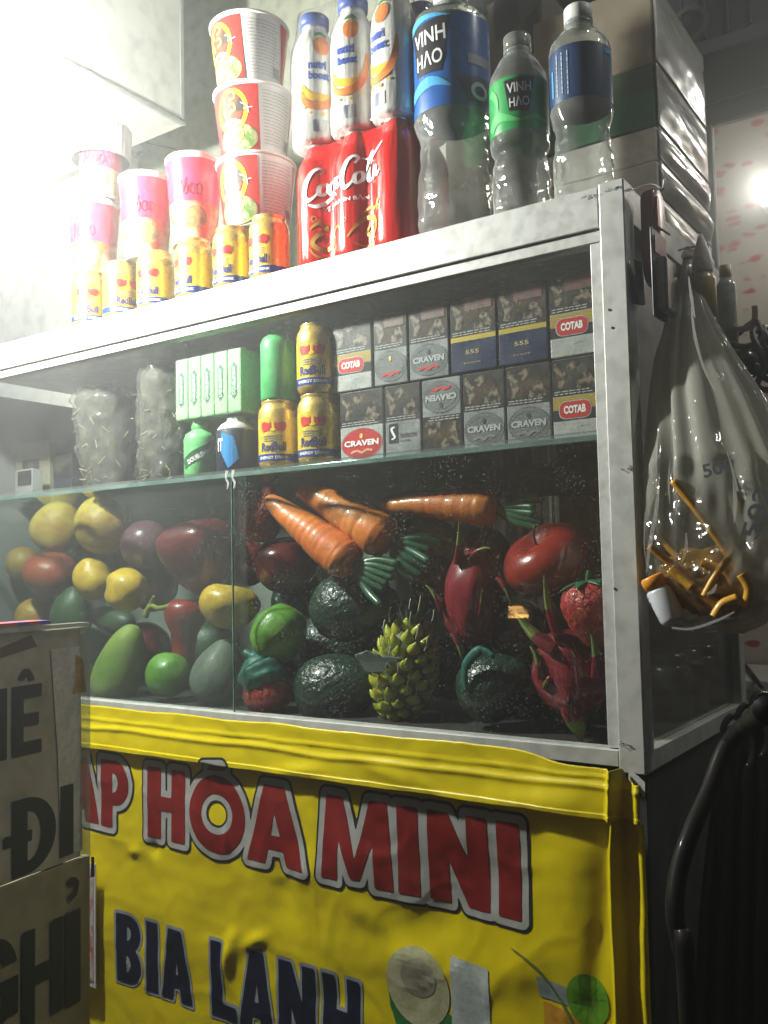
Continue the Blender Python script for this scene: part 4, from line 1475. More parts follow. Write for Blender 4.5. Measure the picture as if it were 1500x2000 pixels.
# ---- water bottles
WATER = film('bottle_plastic', (0.94, 0.96, 0.95), 2.6, 0.05, dust=0.26, dcol=(0.72, 0.74, 0.70), bump=1.0, bscale=34, bdist=0.008, dscale=16)
CLEARCAP = film('clear_cap', (0.85, 0.88, 0.85), 1.2, 0.15, dust=0.45, dcol=(0.6, 0.62, 0.58))
def ribs(prof, z0, z1, n, amp):
    out = []
    r0 = prof_r(prof)
    zs = sorted(set([p[1] for p in prof] + list(np.linspace(z0, z1, n * 6 + 1))))
    for z in zs:
        r = r0(z)
        if z0 <= z <= z1:
            r -= amp * (0.5 - 0.5 * math.cos(2 * PI * n * (z - z0) / (z1 - z0)))
        out.append((r, z))
    return out
def water_bottle(name, label, x, y, R0, H, lab0, lab1, labmat, cap, capm, waist, da=0.0, sq=0):
    t = thing(name, label, 'water bottle', (x, y, ZT), 0)
    k = R0
    prof = [(k * 0.62, 0.0), (k * 0.86, 0.003), (k * 0.97, 0.012), (k, 0.022), (k * 0.97, H * 0.13), (k * 0.99, H * 0.2), (k * waist, H * 0.36), (k * 0.95, lab0 - 0.012),
            (k * 1.0, lab0 - 0.004), (k * 0.975, lab0), (k * 0.975, lab1), (k * 0.985, lab1 + 0.003), (k * 0.93, lab1 + 0.012), (k * 0.62, H * 0.865), (k * 0.38, H * 0.905), (k * 0.36, H * 0.93)]
    prof = ribs(prof, H * 0.05, lab0 - 0.014, 4, k * 0.035)
    bm = bmesh.new()
    lathe(bm, prof, n=60, mod=(lambda a, z: 1 + 0.018 * math.sin(a * 6 + z * 70) * (1 if z < lab0 - 0.01 else 0)))
    obj('body', bm, WATER, t, True)
    rf = prof_r(prof)
    a0 = facing((x, y)) + da
    bm = bmesh.new()
    lp = [(k * 0.985, lab0), (k * 0.99, lab0 + 0.002), (k * 0.99, lab1 - 0.002), (k * 0.985, lab1)]
    lathe(bm, lp, n=60, cap0=False, cap1=False)
    so = obj('label', bm, labmat, t, True)
    bm = bmesh.new()
    cr = k * 0.46
    lathe(bm, [(cr * 0.9, H * 0.925), (cr, H * 0.93), (cr, H * 0.993), (cr * 0.93, H), (0.0005, H)], n=60, mod=lambda a, z: 1 + 0.015 * math.sin(a * 30))
    obj('cap', bm, capm, t, True)
    bm = bmesh.new()
    lathe(bm, [(k * 0.44, H * 0.905), (k * 0.47, H * 0.908), (k * 0.47, H * 0.918), (k * 0.42, H * 0.92)], n=30)
    obj('neck_ring', bm, CLEARCAP, t, True)
    return t, so, (lambda e: wrapper(lambda v: k * 0.99, a0, e))
LB = mat('label_blue', (0.015, 0.10, 0.36), 0.25, c2=(0.02, 0.13, 0.42), scale=9, coat=0.4)
LG = mat('label_green', (0.02, 0.30, 0.07), 0.3, c2=(0.03, 0.36, 0.10), scale=9, coat=0.4)
LN = mat('label_navy', (0.015, 0.045, 0.13), 0.3, c2=(0.02, 0.06, 0.17), scale=9, coat=0.4)
# large one
q = P(890, 440, y=0.052)
h1 = P(880, 0, y=0.05).z - ZT
t1, l1, f1w = water_bottle('water_bottle', 'largest water bottle, blue label, next to the red multipack on the cabinet top', q.x, 0.052, 0.0475, 0.318, 0.150, 0.262, LB, 0, WHITE, 0.88)
def brandplate(t, so, fw, zc, s, shift, plate):
    bm = bmesh.new()
    u0 = shift
    patch(bm, [(u0 - 0.021 * s, zc + 0.022 * s), (u0 + 0.023 * s, zc + 0.026 * s), (u0 + 0.013 * s, zc - 0.024 * s), (u0 - 0.014 * s, zc - 0.022 * s)], fw(0.0006), 0.005)
    obj('plate', bm, plate, so)
    bm = bmesh.new()
    text_in(bm, 'VINH', u0 - 0.0165 * s, zc + 0.003 * s, 0.034 * s, 0.014 * s, fw(0.0012), 0.015, rot=0.04)
    text_in(bm, 'HΛO', u0 - 0.0135 * s, zc - 0.017 * s, 0.028 * s, 0.014 * s, fw(0.0012), 0.015, rot=0.04)
    obj('lettering', bm, PURE, so)
brandplate(t1, l1, f1w, 0.224, 1.35, -0.030, mat('plate_black', (0.02, 0.02, 0.022), 0.4))
bm = bmesh.new()
ribbon(bm, [(-0.075, 0.252), (-0.04, 0.262), (0.0, 0.258)], [.012, .008, .001], f1w(0.0007))
ribbon(bm, [(-0.075, 0.168), (-0.03, 0.182), (0.0, 0.172)], [.012, .014, .001], f1w(0.0007))
obj('wave_print', bm, mat('sky_ink', (0.08, 0.36, 0.62), 0.35), l1)
bm = bmesh.new()
ring_in(bm, 0.036, 0.168, 0.013, 0.011, 0.005, f1w(0.0014))
patch(bm, ell(0.0, 0.0, 0.001, 0.001, 6), lambda u, v: Vector((0.0, 0, 0.2 + u)), 1)
obj('drop_print', bm, mat('pale_ink', (0.45, 0.55, 0.62), 0.35), l1)
bm = bmesh.new()
patch(bm, [(0.004, 0.183), (0.058, 0.187), (0.052, 0.155), (0.020, 0.154)], f1w(0.0008), 0.006)
obj('plate', bm, mat('plate_navy', (0.02, 0.03, 0.07), 0.35), l1)
bm = bmesh.new()
patch(bm, rect(0.020, 0.052, 0.200, 0.212), f1w(0.0008), 0.006)
obj('print_panel', bm, mat('panel_greyblue', (0.2, 0.25, 0.30), 0.4), l1)
# green
q = P(1020, 405, y=0.046)
t2, l2, f2w = water_bottle('water_bottle', 'small water bottle with a green label and clear cap', q.x, 0.046, 0.0345, 0.222, 0.098, 0.160, LG, 0, CLEARCAP, 0.86)
brandplate(t2, l2, f2w, 0.137, 0.82, 0.000, mat('plate_black', (0.02, 0.02, 0.022), 0.4))
bm = bmesh.new()
ribbon(bm, [(-0.040, 0.104), (-0.026, 0.115), (0.0, 0.108), (0.02, 0.112), (0.04, 0.108)], [.010, .012, .003, .006, .002], f2w(0.0007))
ribbon(bm, [(-0.040, 0.150), (-0.030, 0.140), (-0.026, 0.125)], [.010, .006, .001], f2w(0.0007))
obj('wave_print', bm, mat('lime_ink', (0.10, 0.50, 0.15), 0.35), l2)
# navy
q = P(1142, 385, y=0.046)
t3, l3, f3w = water_bottle('water_bottle', 'navy labelled water bottle with a white cap, rightmost on the cabinet top', q.x, 0.046, 0.0345, 0.228, 0.112, 0.172, LN, 0, WHITE, 0.84)
bm = bmesh.new()
for c in range(3):
    rng = random.Random(c)
    v = 0.165
    while v > 0.120:
        l = rng.uniform(0.002, 0.006)
        ribbon(bm, [(-0.028 + c * 0.007, v), (-0.028 + c * 0.007, v - l)], 0.0012, f3w(0.0007), 2)
        v -= l + 0.0012
obj('small_print', bm, mat('pale_ink', (0.45, 0.55, 0.62), 0.35), l3)
bm = bmesh.new()
ribbon(bm, [(0.030, 0.163), (0.038, 0.166), (0.046, 0.164)], [.004, .007, .004], f3w(0.0007))
ribbon(bm, [(-0.036, 0.150), (-0.036, 0.12)], [.003, .003], f3w(0.0007))
obj('wave_print', bm, mat('sky_ink', (0.08, 0.36, 0.62), 0.35), l3)

# =================================================================== UPPER SHELF
# ---- cigarette packs
YP = 0.035
rowz = [ZS + 0.001, ZS + 0.0925]
PH = 0.089
WARN = mat('warning_photo', (0.010, 0.009, 0.009), 0.3, c2=(0.11, 0.08, 0.055), scale=38, lo=0.50, hi=0.68, coat=0.15, detail=3)
WARNG = mat('warning_photo_grey', (0.012, 0.013, 0.014), 0.3, c2=(0.11, 0.10, 0.09), scale=34, lo=0.48, hi=0.7, coat=0.15, detail=3)
PW = mat('pack_white', (0.44, 0.44, 0.42), 0.28, c2=(0.38, 0.39, 0.38), scale=50, coat=0.5)
PG = mat('pack_grey', (0.27, 0.285, 0.285), 0.28, c2=(0.20, 0.215, 0.22), scale=30, coat=0.5)
PN = mat('pack_navy', (0.004, 0.014, 0.055), 0.28, c2=(0.006, 0.02, 0.07), scale=20, coat=0.5)
PBK = mat('pack_charcoal', (0.03, 0.035, 0.04), 0.3, coat=0.5)
PYL = mat('pack_gold', (0.36, 0.26, 0.06), 0.3, coat=0.4)
PRD = mat('pack_red', (0.50, 0.03, 0.03), 0.3, coat=0.4)
OVALG = mat('oval_grey', (0.11, 0.12, 0.125), 0.35, c2=(0.15, 0.16, 0.165), scale=40, coat=0.3)
CELLO = film('pack_cellophane', (0.99, 0.99, 0.99), 1.2, 0.06, dust=0.02, bump=0.5, bscale=60)
def pack(lp, rp, row, kind, label, flip=False, zoff=0.0, hh=PH, grp='cigarette packs in two rows behind the glass'):
    py = 700 if row else 830
    xa, xb = P(lp, py, y=YP).x, P(rp, py, y=YP).x
    wd = xb - xa - 0.0012
    t = thing('cigarette_pack', label, 'cigarette pack', (xa + 0.0006, YP, rowz[row] + zoff), 0, grp)
    if flip:
        t.rotation_euler = (0, PI, 0)
        t.location = (xa + 0.0006 + wd, YP, rowz[row] + zoff + hh)
    base = {'cotab': PW, 'craven_red': PW, 'craven': PG, 'craven_pale': PG, '555': PN, 'saigon': PG, 'plain': PBK}[kind]
    if flip:
        t.rotation_euler = (0, PI, 0)
    boxes('box', [(0, wd, 0, 0.022, 0, hh)], base, t, 0.001)
    fn = lambda e: (lambda u, v: Vector((u, -e, v)))
    split = {'cotab': 0.54, 'craven_red': 0.50, 'craven': 0.50, 'craven_pale': 0.50, '555': 0.47, 'saigon': 0.50, 'plain': 0.5}[kind]
    bm = bmesh.new()
    patch(bm, rect(0.0004, wd - 0.0004, hh * split, hh - 0.0006), fn(0.0003), 1)
    wp = obj('warning_photo', bm, WARN if kind in ('craven', 'craven_pale', '555', 'plain') else WARNG, t)
    # tooth-like shapes and small print of the warning photograph
    bm = bmesh.new()
    rng = random.Random(int(lp))
    cxw = wd * 0.66
    patch(bm, [(wd * 0.52, hh * (split + 0.08)), (wd * 0.90, hh * (split + 0.07)), (wd * 0.93, hh * (split + 0.13)), (wd * 0.86, hh * (split + 0.20)), (wd * 0.80, hh * (split + 0.34)),
               (wd * 0.75, hh * (split + 0.22)), (wd * 0.68, hh * (split + 0.27)), (wd * 0.63, hh * (split + 0.18)), (wd * 0.55, hh * (split + 0.17))], fn(0.0005), 1)
    patch(bm, [(wd * 0.30, hh * 0.90), (wd * 0.46, hh * 0.96), (wd * 0.60, hh * 0.93), (wd * 0.56, hh * 0.89), (wd * 0.40, hh * (split + 0.30))], fn(0.0005), 1)
    ribbon(bm, [(wd * 0.70, hh * (split + 0.26)), (wd * 0.86, hh * (split + 0.30))], 0.0012, fn(0.0005), 2)
    ribbon(bm, [(wd * 0.05, hh * 0.94), (wd * 0.22, hh * (split + 0.25)), (wd * 0.16, hh * (split + 0.10))], [.006, .011, .005], fn(0.0005), 5)
    obj('photo_detail', bm, mat('photo_tan', (0.20, 0.15, 0.10), 0.35, c2=(0.03, 0.025, 0.02), scale=150, lo=0.42, hi=0.58, coat=0.3), wp)
    bm = bmesh.new()
    for k in range(2):
        u = wd * 0.05
        while u < wd * 0.8:
            l = rng.uniform(0.003, 0.008)
            ribbon(bm, [(u, hh * (split + 0.055 - k * 0.032)), (u + l, hh * (split + 0.057 - k * 0.032))], 0.0012, fn(0.0006), 1)
            u += l + 0.0014
    obj('small_print', bm, mat('print_mid', (0.35, 0.35, 0.34), 0.4), wp)
    F1, F2, F3, F4 = fn(0.0003), fn(0.0006), fn(0.0009), fn(0.0012)
    if kind == 'cotab':
        bm = bmesh.new()
        patch(bm, rect(0.0004, wd - 0.0004, hh * 0.37, hh * 0.53), F1, 1)
        obj('gold_band', bm, PYL, t)
        bm = bmesh.new()
        patch(bm, rect(0.0004, wd - 0.0004, hh * 0.235, hh * 0.37), F1, 1)
        obj('black_band', bm, mat('pack_black', (0.02, 0.022, 0.035), 0.3, coat=0.4), t)
        bm = bmesh.new()
        x0_, x1_ = wd * 0.15, wd * 0.80
        patch(bm, rounded(x0_ - 0.0012, x1_ + 0.0012, hh * 0.262 - 0.0012, hh * 0.462 + 0.0012, 0.008, 4), F2, 1)
        obj('plaque_edge', bm, PW, t)
        bm = bmesh.new()
        patch(bm, rounded(x0_, x1_, hh * 0.262, hh * 0.462, 0.007, 4), F3, 1)
        obj('plaque', bm, PRD, t)
        bm = bmesh.new()
        text_in(bm, 'COTAB', x0_ + 0.005, hh * 0.315, x1_ - x0_ - 0.010, hh * 0.10, F4, 0.05)
        obj('lettering', bm, PURE, t)
        bm = bmesh.new()
        ribbon(bm, [(wd * 0.5, hh * 0.14), (wd * 0.62, hh * 0.17), (wd * 0.75, hh * 0.16)], 0.002, F1)
        obj('signature', bm, mat('print_mid', (0.35, 0.35, 0.34), 0.4), t)
    elif kind in ('craven', 'craven_red', 'craven_pale'):
        bm = bmesh.new()
        patch(bm, ell(wd / 2, hh * 0.25, wd * 0.46, hh * 0.205, 34), F1, 1)
        obj('oval', bm, PRD if kind == 'craven_red' else OVALG, t)
        bm = bmesh.new()
        ring_in(bm, wd / 2, hh * 0.25, wd * 0.475, hh * 0.218, 0.0008, F2)
        ring_in(bm, wd / 2, hh * 0.25, wd * 0.40, hh * 0.165, 0.0005, F2)
        obj('oval_ring', bm, mat('ring_ink', (0.30, 0.10, 0.09), 0.4) if kind == 'craven_red' else mat('ring_grey_ink', (0.10, 0.11, 0.11), 0.4), t)
        bm = bmesh.new()
        if kind != 'craven_pale':
            text_in(bm, 'CRAVEN', wd * 0.10, hh * 0.215, wd * 0.80, hh * 0.085, F3, 0.045)
            obj('lettering', bm, PURE if kind == 'craven_red' else mat('letter_silver', (0.42, 0.44, 0.44), 0.35), t)
            bm = bmesh.new()
        ribbon(bm, [(wd * 0.25, hh * 0.125), (wd * 0.4, hh * 0.15), (wd * 0.5, hh * 0.12), (wd * 0.62, hh * 0.155), (wd * 0.75, hh * 0.14)], 0.003, F3)
        obj('signature', bm, mat('sig_tan', (0.6, 0.3, 0.2), 0.4) if kind == 'craven_red' else REDINK if lp < 850 else GREYINK, t)
        bm = bmesh.new()
        patch(bm, [(wd * 0.47, hh * 0.39), (wd * 0.53, hh * 0.39), (wd * 0.54, hh * 0.34), (wd * 0.5, hh * 0.315), (wd * 0.46, hh * 0.34)], F3, 1)
        obj('crest', bm, GOLDINK if kind != 'craven' else BLACK, t)
    elif kind == '555':
        bm = bmesh.new()
        patch(bm, rect(0.0004, wd - 0.0004, hh * 0.405, hh * 0.475), F1, 1)
        obj('gold_band', bm, mat('pack_brass', (0.5, 0.38, 0.08), 0.3, 0.3), t)
        bm = bmesh.new()
        text_in(bm, '555', wd * 0.33, hh * 0.225, wd * 0.30, hh * 0.055, F2, 0.02)
        text_in(bm, 'STATE', wd * 0.30, hh * 0.10, wd * 0.36, hh * 0.018, F2, 0.01)
        obj('lettering', bm, mat('dull_gold', (0.45, 0.36, 0.18), 0.3), t)
    elif kind == 'saigon':
        bm = bmesh.new()
        patch(bm, rect(wd * 0.10, wd * 0.37, hh * 0.20, hh * 0.47), F1, 1)
        obj('dark_square', bm, PBK, t)
        bm = bmesh.new()
        ribbon(bm, [(wd * 0.28, hh * 0.42), (wd * 0.18, hh * 0.40), (wd * 0.22, hh * 0.34), (wd * 0.27, hh * 0.28), (wd * 0.17, hh * 0.25)], [.001, .003, .003, .003, .001], F2)
        obj('mark', bm, PURE, t)
        bm = bmesh.new()
        text_in(bm, 'SAIGON', wd * 0.42, hh * 0.265, wd * 0.46, hh * 0.06, F2, 0.03)
        text_in(bm, 'SILVER', wd * 0.42, hh * 0.21, wd * 0.3, hh * 0.025, F2, 0.02)
        obj('lettering', bm, mat('saigon_ink', (0.08, 0.07, 0.09), 0.4), t)
    if kind == '555' or (kind in ('craven', 'craven_pale') and row == 1 and lp > 720) or (kind == 'cotab' and row == 1 and lp > 1000):
        bm = bmesh.new()
        patch(bm, rect(wd * 0.34, wd * 0.93, hh * 0.80, hh * 0.985), F3, 1)
        obj('tax_stamp', bm, mat('stamp_pink', (0.15, 0.055, 0.04), 0.4, c2=(0.08, 0.06, 0.05), scale=150, lo=0.4, hi=0.6), wp)
    return t
pack(650, 726, 1, 'cotab', 'pack with a gold and black band and red plaque, leftmost of the upper row')
pack(730, 796, 1, 'craven_pale', 'pale grey pack with a faint oval and no lettering, upper row second from the left')
pack(799, 877, 1, 'craven', 'grey pack with silver letters in an oval, upper row beside the navy packs')
pack(880, 971, 1, '555', 'left of the two navy packs with a gold line', zoff=0.0005)
pack(974, 1071, 1, '555', 'right of the two navy packs with a gold line', zoff=0.0005)
pack(1075, 1170, 1, 'cotab', 'pack with red plaque in the upper right corner of the glass')
pack(664, 749, 0, 'craven_red', 'white pack with a red oval, lower row left end')
pack(752, 822, 0, 'saigon', 'silver pack with a white S on a dark square')
pack(825, 902, 0, 'craven', 'grey oval pack standing upside down in the lower row', flip=True)
pack(905, 987, 0, 'craven', 'grey pack with silver oval lettering, right of the upside-down pack')
pack(990, 1077, 0, 'craven', 'grey oval pack second from the right in the lower row')
pack(1080, 1175, 0, 'cotab', 'pack with red plaque at the lower right end of the shelf')
# packs further left, dim behind the dusty glass
def dim_pack(px, py, m, lb, z=ZS + 0.001, wd=0.055, hh=0.088, y=0.07):
    q = P(px, py, y=y)
    t = thing('cigarette_pack', lb, 'cigarette pack', (q.x - wd / 2, y, z), 0, 'dim packs at the left end of the shelf')
    boxes('box', [(0, wd, 0, 0.022, 0, hh)], m, t, 0.001)
    bm = bmesh.new()
    patch(bm, rect(0.002, wd - 0.002, hh * 0.5, hh - 0.003), lambda u, v: Vector((u, -0.0003, v)), 1)
    obj('warning_photo', bm, WARNG, t)
    return t
dim_pack(60, 950, mat('pack_dimblue', (0.012, 0.018, 0.05), 0.5), 'dim blue pack at the left end of the shelf', y=0.16)
dim_pack(122, 945, mat('pack_dimslate', (0.025, 0.03, 0.045), 0.5), 'slate coloured pack left of the plastic bags on the shelf', y=0.16)
t = dim_pack(48, 950, PG, 'small pale pack in front of the dim blue pack', wd=0.045, hh=0.06, y=0.11)
# ---- cans on the shelf
zs_ = ZS + 0.0005
GS = 'gold energy drink cans on the glass shelf'
def shelf_can(px, y, z, label, da):
    q = P(px, 850, y=y)
    return place(can, USED, (q.x, y, z), facing((q.x, y)) + da, label, GS)
c1 = shelf_can(545, 0.040, zs_, 'gold can on the glass shelf carrying the green tube', -0.30)
c2 = shelf_can(623, 0.040, zs_, 'lower gold can of the pair beside the cigarette packs', -0.30)
c3 = shelf_can(621, 0.040, zs_ + CH + 0.0005, 'upper gold can of the pair beside the cigarette packs', -0.30)
c3.location.x = c2.location.x
shelf_can(583, 0.110, zs_, 'gold can half hidden behind the two front can stacks on the shelf', 0.4)
# green tube on the left can
def bottle_thing(name, label, cat, x, y, z, prof, m, capprof, capm, n=40):
    t = thing(name, label, cat, (x, y, z))
    bm = bmesh.new()
    lathe(bm, prof, n=n)
    b = obj('body', bm, m, t, True)
    bm = bmesh.new()
    lathe(bm, capprof, n=n, mod=lambda a, zz: 1 + 0.015 * math.sin(a * 16))
    obj('cap', bm, capm, t, True)
    return t, b
GRB = mat('green_bottle', (0.08, 0.42, 0.13), 0.35, c2=(0.06, 0.36, 0.11), scale=20, coat=0.2)
bottle_thing('green_bottle', 'plain green bottle standing on a gold can on the glass shelf', 'bottle', c1.location.x, 0.040, zs_ + CH,
             [(0.022, 0), (0.024, 0.004), (0.0235, 0.068), (0.024, 0.078), (0.021, 0.086), (0.0125, 0.094), (0.0115, 0.098)], GRB,
             [(0.0115, 0.0965), (0.0125, 0.097), (0.0115, 0.107), (0.0005, 0.1075)], mat('green_cap', (0.05, 0.25, 0.09), 0.4))
# green bottle and navy bottle under the tissue block
q = P(392, 900, y=0.038)
tg, bg_ = bottle_thing('green_bottle', 'small bright green bottle with a dark diagonal band, under the green packets', 'bottle', q.x, 0.038, zs_,
                       [(0.021, 0), (0.0235, 0.003), (0.0238, 0.055), (0.021, 0.063), (0.013, 0.068), (0.012, 0.071)], mat('lime_bottle', (0.13, 0.50, 0.16), 0.3, c2=(0.2, 0.6, 0.24), scale=20, coat=0.4),
                       [(0.0125, 0.070), (0.013, 0.071), (0.0125, 0.082), (0.0005, 0.0825)], mat('lime_cap', (0.16, 0.45, 0.16), 0.4))
fnb = wrapper(lambda v: 0.0238, facing((q.x, 0.038)), 0.0006)
bm = bmesh.new()
ribbon(bm, [(-0.030, 0.018), (-0.01, 0.030), (0.01, 0.040), (0.03, 0.052)], 0.014, fnb)
obj('diagonal_band', bm, mat('band_dark', (0.03, 0.10, 0.05), 0.35), bg_)
bm = bmesh.new()
text_in(bm, 'DOUBLEMINT', -0.022, 0.027, 0.042, 0.007, wrapper(lambda v: 0.0238, facing((q.x, 0.038)), 0.0012), 0.03, rot=0.48)
obj('lettering', bm, PURE, bg_)
q = P(462, 890, y=0.038)
tn, bn_ = bottle_thing('navy_bottle', 'navy bottle with a white shouldered cap, between the green bottle and gold can', 'bottle', q.x, 0.038, zs_,
                       [(0.025, 0), (0.0275, 0.003), (0.028, 0.058), (0.0265, 0.061)], NAVY,
                       [(0.0268, 0.0595), (0.026, 0.063), (0.020, 0.070), (0.0135, 0.074), (0.013, 0.080), (0.0005, 0.0805)], mat('cap_greywhite', (0.50, 0.52, 0.52), 0.35))
bm = bmesh.new()
fa = facing((q.x, 0.038))
patch(bm, [(-0.022, 0.056), (-0.004, 0.050), (0.004, 0.020), (-0.012, 0.006), (-0.024, 0.03)], wrapper(lambda v: 0.028, fa, 0.0006), 0.005)
obj('blue_print', bm, mat('cool_blue', (0.03, 0.25, 0.60), 0.35), bn_)
bm = bmesh.new()
text_in(bm, 'IT', -0.030, 0.030, 0.010, 0.018, wrapper(lambda v: 0.028, fa, 0.0012), 0.04)
obj('lettering', bm, PURE, bn_)
# block of green packets
xa, xb = P(346, 750, y=0.022).x, P(475, 750, y=0.022).x
zb0 = zs_ + 0.0833
tb = thing('gum_packets', 'wrapped block of five pale green gum packets lying over the green and navy bottles', 'gum packets', (xa, 0.018, zb0))
wd5 = (xb - xa) / 5
GUM = mat('gum_green', (0.30, 0.56, 0.28), 0.35, c2=(0.36, 0.62, 0.34), scale=40, coat=0.4)
HB = 0.088
for k in range(5):
    g = boxes('packet', [(k * wd5 + 0.0005, (k + 1) * wd5 - 0.0005, 0, 0.05, 0, HB)], GUM, tb, 0.0025)
    F1 = lambda u, v: Vector((u, -0.0004, v))
    F2 = lambda u, v: Vector((u, -0.0008, v))
    cxp = (k + 0.5) * wd5
    bm = bmesh.new()
    for s in (1, -1):
        patch(bm, [(cxp - 0.005, HB / 2), (cxp + 0.005, HB / 2), (cxp + 0.005, HB / 2 + s * 0.017), (cxp + 0.0075, HB / 2 + s * 0.017), (cxp, HB / 2 + s * 0.026), (cxp - 0.0075, HB / 2 + s * 0.017), (cxp - 0.005, HB / 2 + s * 0.017)][::s], F1, 1)
    obj('arrow_mark', bm, mat('gum_dark', (0.06, 0.16, 0.11), 0.4), g)
    bm = bmesh.new()
    text_in(bm, 'DOUBLEMINT', cxp - 0.020, HB / 2 - 0.003, 0.040, 0.006, F2, 0.02, rot=PI / 2)
    ribbon(bm, [(cxp - wd5 * .45, 0.010 + 0.003 * k), (cxp - 0.002, 0.024), (cxp + wd5 * .45, 0.031 + 0.002 * k)], [.001, .003, .001], F1)
    obj('lettering', bm, mat('gum_pale', (0.62, 0.78, 0.62), 0.4), g)
bm = bmesh.new()
box(bm, -0.001, xb - xa + 0.001, -0.002, 0.0515, -0.0003, HB + 0.001)
obj('wrap', bm, film('gum_wrap', (0.99, 1, 0.99), 1.0, 0.06, dust=0.03, bump=0.6, bscale=50), tb, bevel=0.003)
# ---- crumpled bags of dried herbs
def herb_bag(px, pyb, y, wbot, wtop, h, lean, label, seed, zbase):
    q = P(px, pyb, y=y)
    t = thing('herb_bag', label, 'plastic bag', (q.x, y, zbase), 0.5)
    rng = random.Random(seed)
    def shape(s, mul=1.0, jit=0.007):
        bm = bmesh.new()
        nr, na = 26, 44
        rings = []
        for i in range(nr + 1):
            v = i / nr
            a_ = wbot * (1 - v) + wtop * v
            a_ *= float(np.interp(v, [0, .06, .5, .93, 1], [.85, 1, 1.04, 1, .72]))
            b_ = a_ * 0.62
            ring = []
            for k in range(na):
                an = 2 * PI * k / na
                d = noise.noise(Vector((math.cos(an) * 1.8 + seed, math.sin(an) * 1.8, v * 4))) * jit
                d += noise.noise(Vector((math.cos(an) * 5 + seed, math.sin(an) * 5, v * 12))) * jit * 0.8 - abs(noise.noise(Vector((math.cos(an) * 8, math.sin(an) * 8 + seed, v * 16)))) * jit * 1.1
                ring.append(bm.verts.new(((a_ / 2 * mul + d) * math.cos(an) + lean * v, (b_ / 2 * mul + d) * math.sin(an), v * h * (0.97 if mul < 1 else 1) + (0.012 * noise.noise(Vector((math.cos(an) * 2, math.sin(an) * 2, seed))) if i == nr else 0) + (0.002 if mul < 1 else 0))))
            rings.append(ring)
        for a2, b2 in zip(rings, rings[1:]):
            for k in range(na):
                bm.faces.new((a2[k], a2[(k + 1) % na], b2[(k + 1) % na], b2[k]))
        bm.faces.new(rings[0][::-1])
        bm.faces.new(rings[-1])
        return bm
    obj('bag', shape(1), film('herb_film', (0.94, 0.95, 0.95), 1.3, 0.16, dust=0.09, dcol=(0.55, 0.58, 0.56), bump=0.7, bscale=26, bdist=0.010), t, True)
    obj('herbs', shape(1, 0.86, 0.004), mat('herb_mass', (0.012, 0.013, 0.012), 0.8, c2=(0.08, 0.072, 0.045), scale=42, bump=0.6, bscale=120), t, True)
    bm = bmesh.new()
    for _ in range(38):
        v = rng.random() ** 1.5 * 0.85
        a_ = (wbot * (1 - v) + wtop * v) * 0.45
        an = rng.uniform(PI, 2 * PI)
        p = Vector((a_ * math.cos(an) + lean * v, a_ * 0.62 * math.sin(an), v * h + 0.004))
        d = Vector((rng.gauss(0, 1), rng.gauss(0, 0.3), rng.gauss(0, 0.8))).normalized() * rng.uniform(0.006, 0.018)
        tube(bm, [p - d / 2, p + d / 2], rng.uniform(0.0005, 0.0011), 5)
    obj('stalks', bm, mat('dry_stalk', (0.36, 0.32, 0.19), 0.7, c2=(0.2, 0.18, 0.1), scale=200), t)
    return t
herb_bag(212, 925, 0.075, 0.085, 0.105, 0.166, -0.012, 'wide crumpled bag of dark dried herbs at the left of the shelf', 3, zs_)
herb_bag(322, 925, 0.055, 0.085, 0.075, 0.182, -0.004, 'narrower bag of dried herbs with pale stalks, beside the green packets', 11, zs_)
# pale box further back on the left
q = P(100, 800, y=0.2)
boxes_ = boxes('carton', [(q.x - 0.07, q.x + 0.05, 0.16, 0.26, zs_, zs_ + 0.12)], mat('dim_carton', (0.26, 0.24, 0.17), 0.6, c2=(0.2, 0.2, 0.15), scale=12), bevel=0.002)
tag(boxes_, 'dim tan carton behind the dusty glass at the far left of the shelf', 'carton')

# =================================================================== FRUIT
def pround(n=26, p=2.0):
    return [(max(abs(math.sin(t)) ** (2 / p), 0.002), -math.copysign(abs(math.cos(t)) ** (2 / p), math.cos(t))) for t in np.linspace(0.0, PI, n)]
def papple(n=34, k=0.24, tp=0.12):
    out = []
    for t in np.linspace(0, PI, n):
        r = math.sin(t) * (1 - tp * math.cos(t))
        z = -math.cos(t) * 0.94
        z += (-k if z > 0 else k * 0.55) * math.exp(-(r / 0.34) ** 2)
        out.append((max(r, 0.002), z))
    return out
def pegg(n=30, e=0.28):
    return [(max(math.sin(t) * (1 + e * math.cos(t)), 0.002), -math.cos(t)) for t in np.linspace(0, PI, n)]
def ppear(n=34):
    return [(max(math.sin(t) ** 0.9 * (1 + 0.30 * math.cos(t) + 0.05 * math.cos(2 * t)), 0.002), -math.cos(t)) for t in np.linspace(0, PI, n)]
def pberry(n=30):
    return [(max(math.sin(t) ** 0.8 * (1 - 0.36 * math.cos(t)), 0.002), -math.cos(t)) for t in np.linspace(0, PI, n)]
def body(prof, rx, rz, lobes=0, la=0.0, nz_=0.03, ns=1.6, seed=0, fine=0.0, fs=10, ry=None, n=48):
    bm = bmesh.new()
    lathe(bm, prof, n=n, cap0=True, cap1=True, mod=(lambda a, z: 1 + la * math.cos(a * lobes)) if lobes else None)
    ry = ry or rx
    for v in bm.verts:
        d = 1 + nz_ * noise.noise(v.co * ns + Vector((seed * 3.1, seed, 7))) + (fine * noise.noise(v.co * fs + Vector((seed, 1, 2))) if fine else 0)
        v.co = Vector((v.co.x * rx * d, v.co.y * ry * d, v.co.z * rz * d))
    return bm
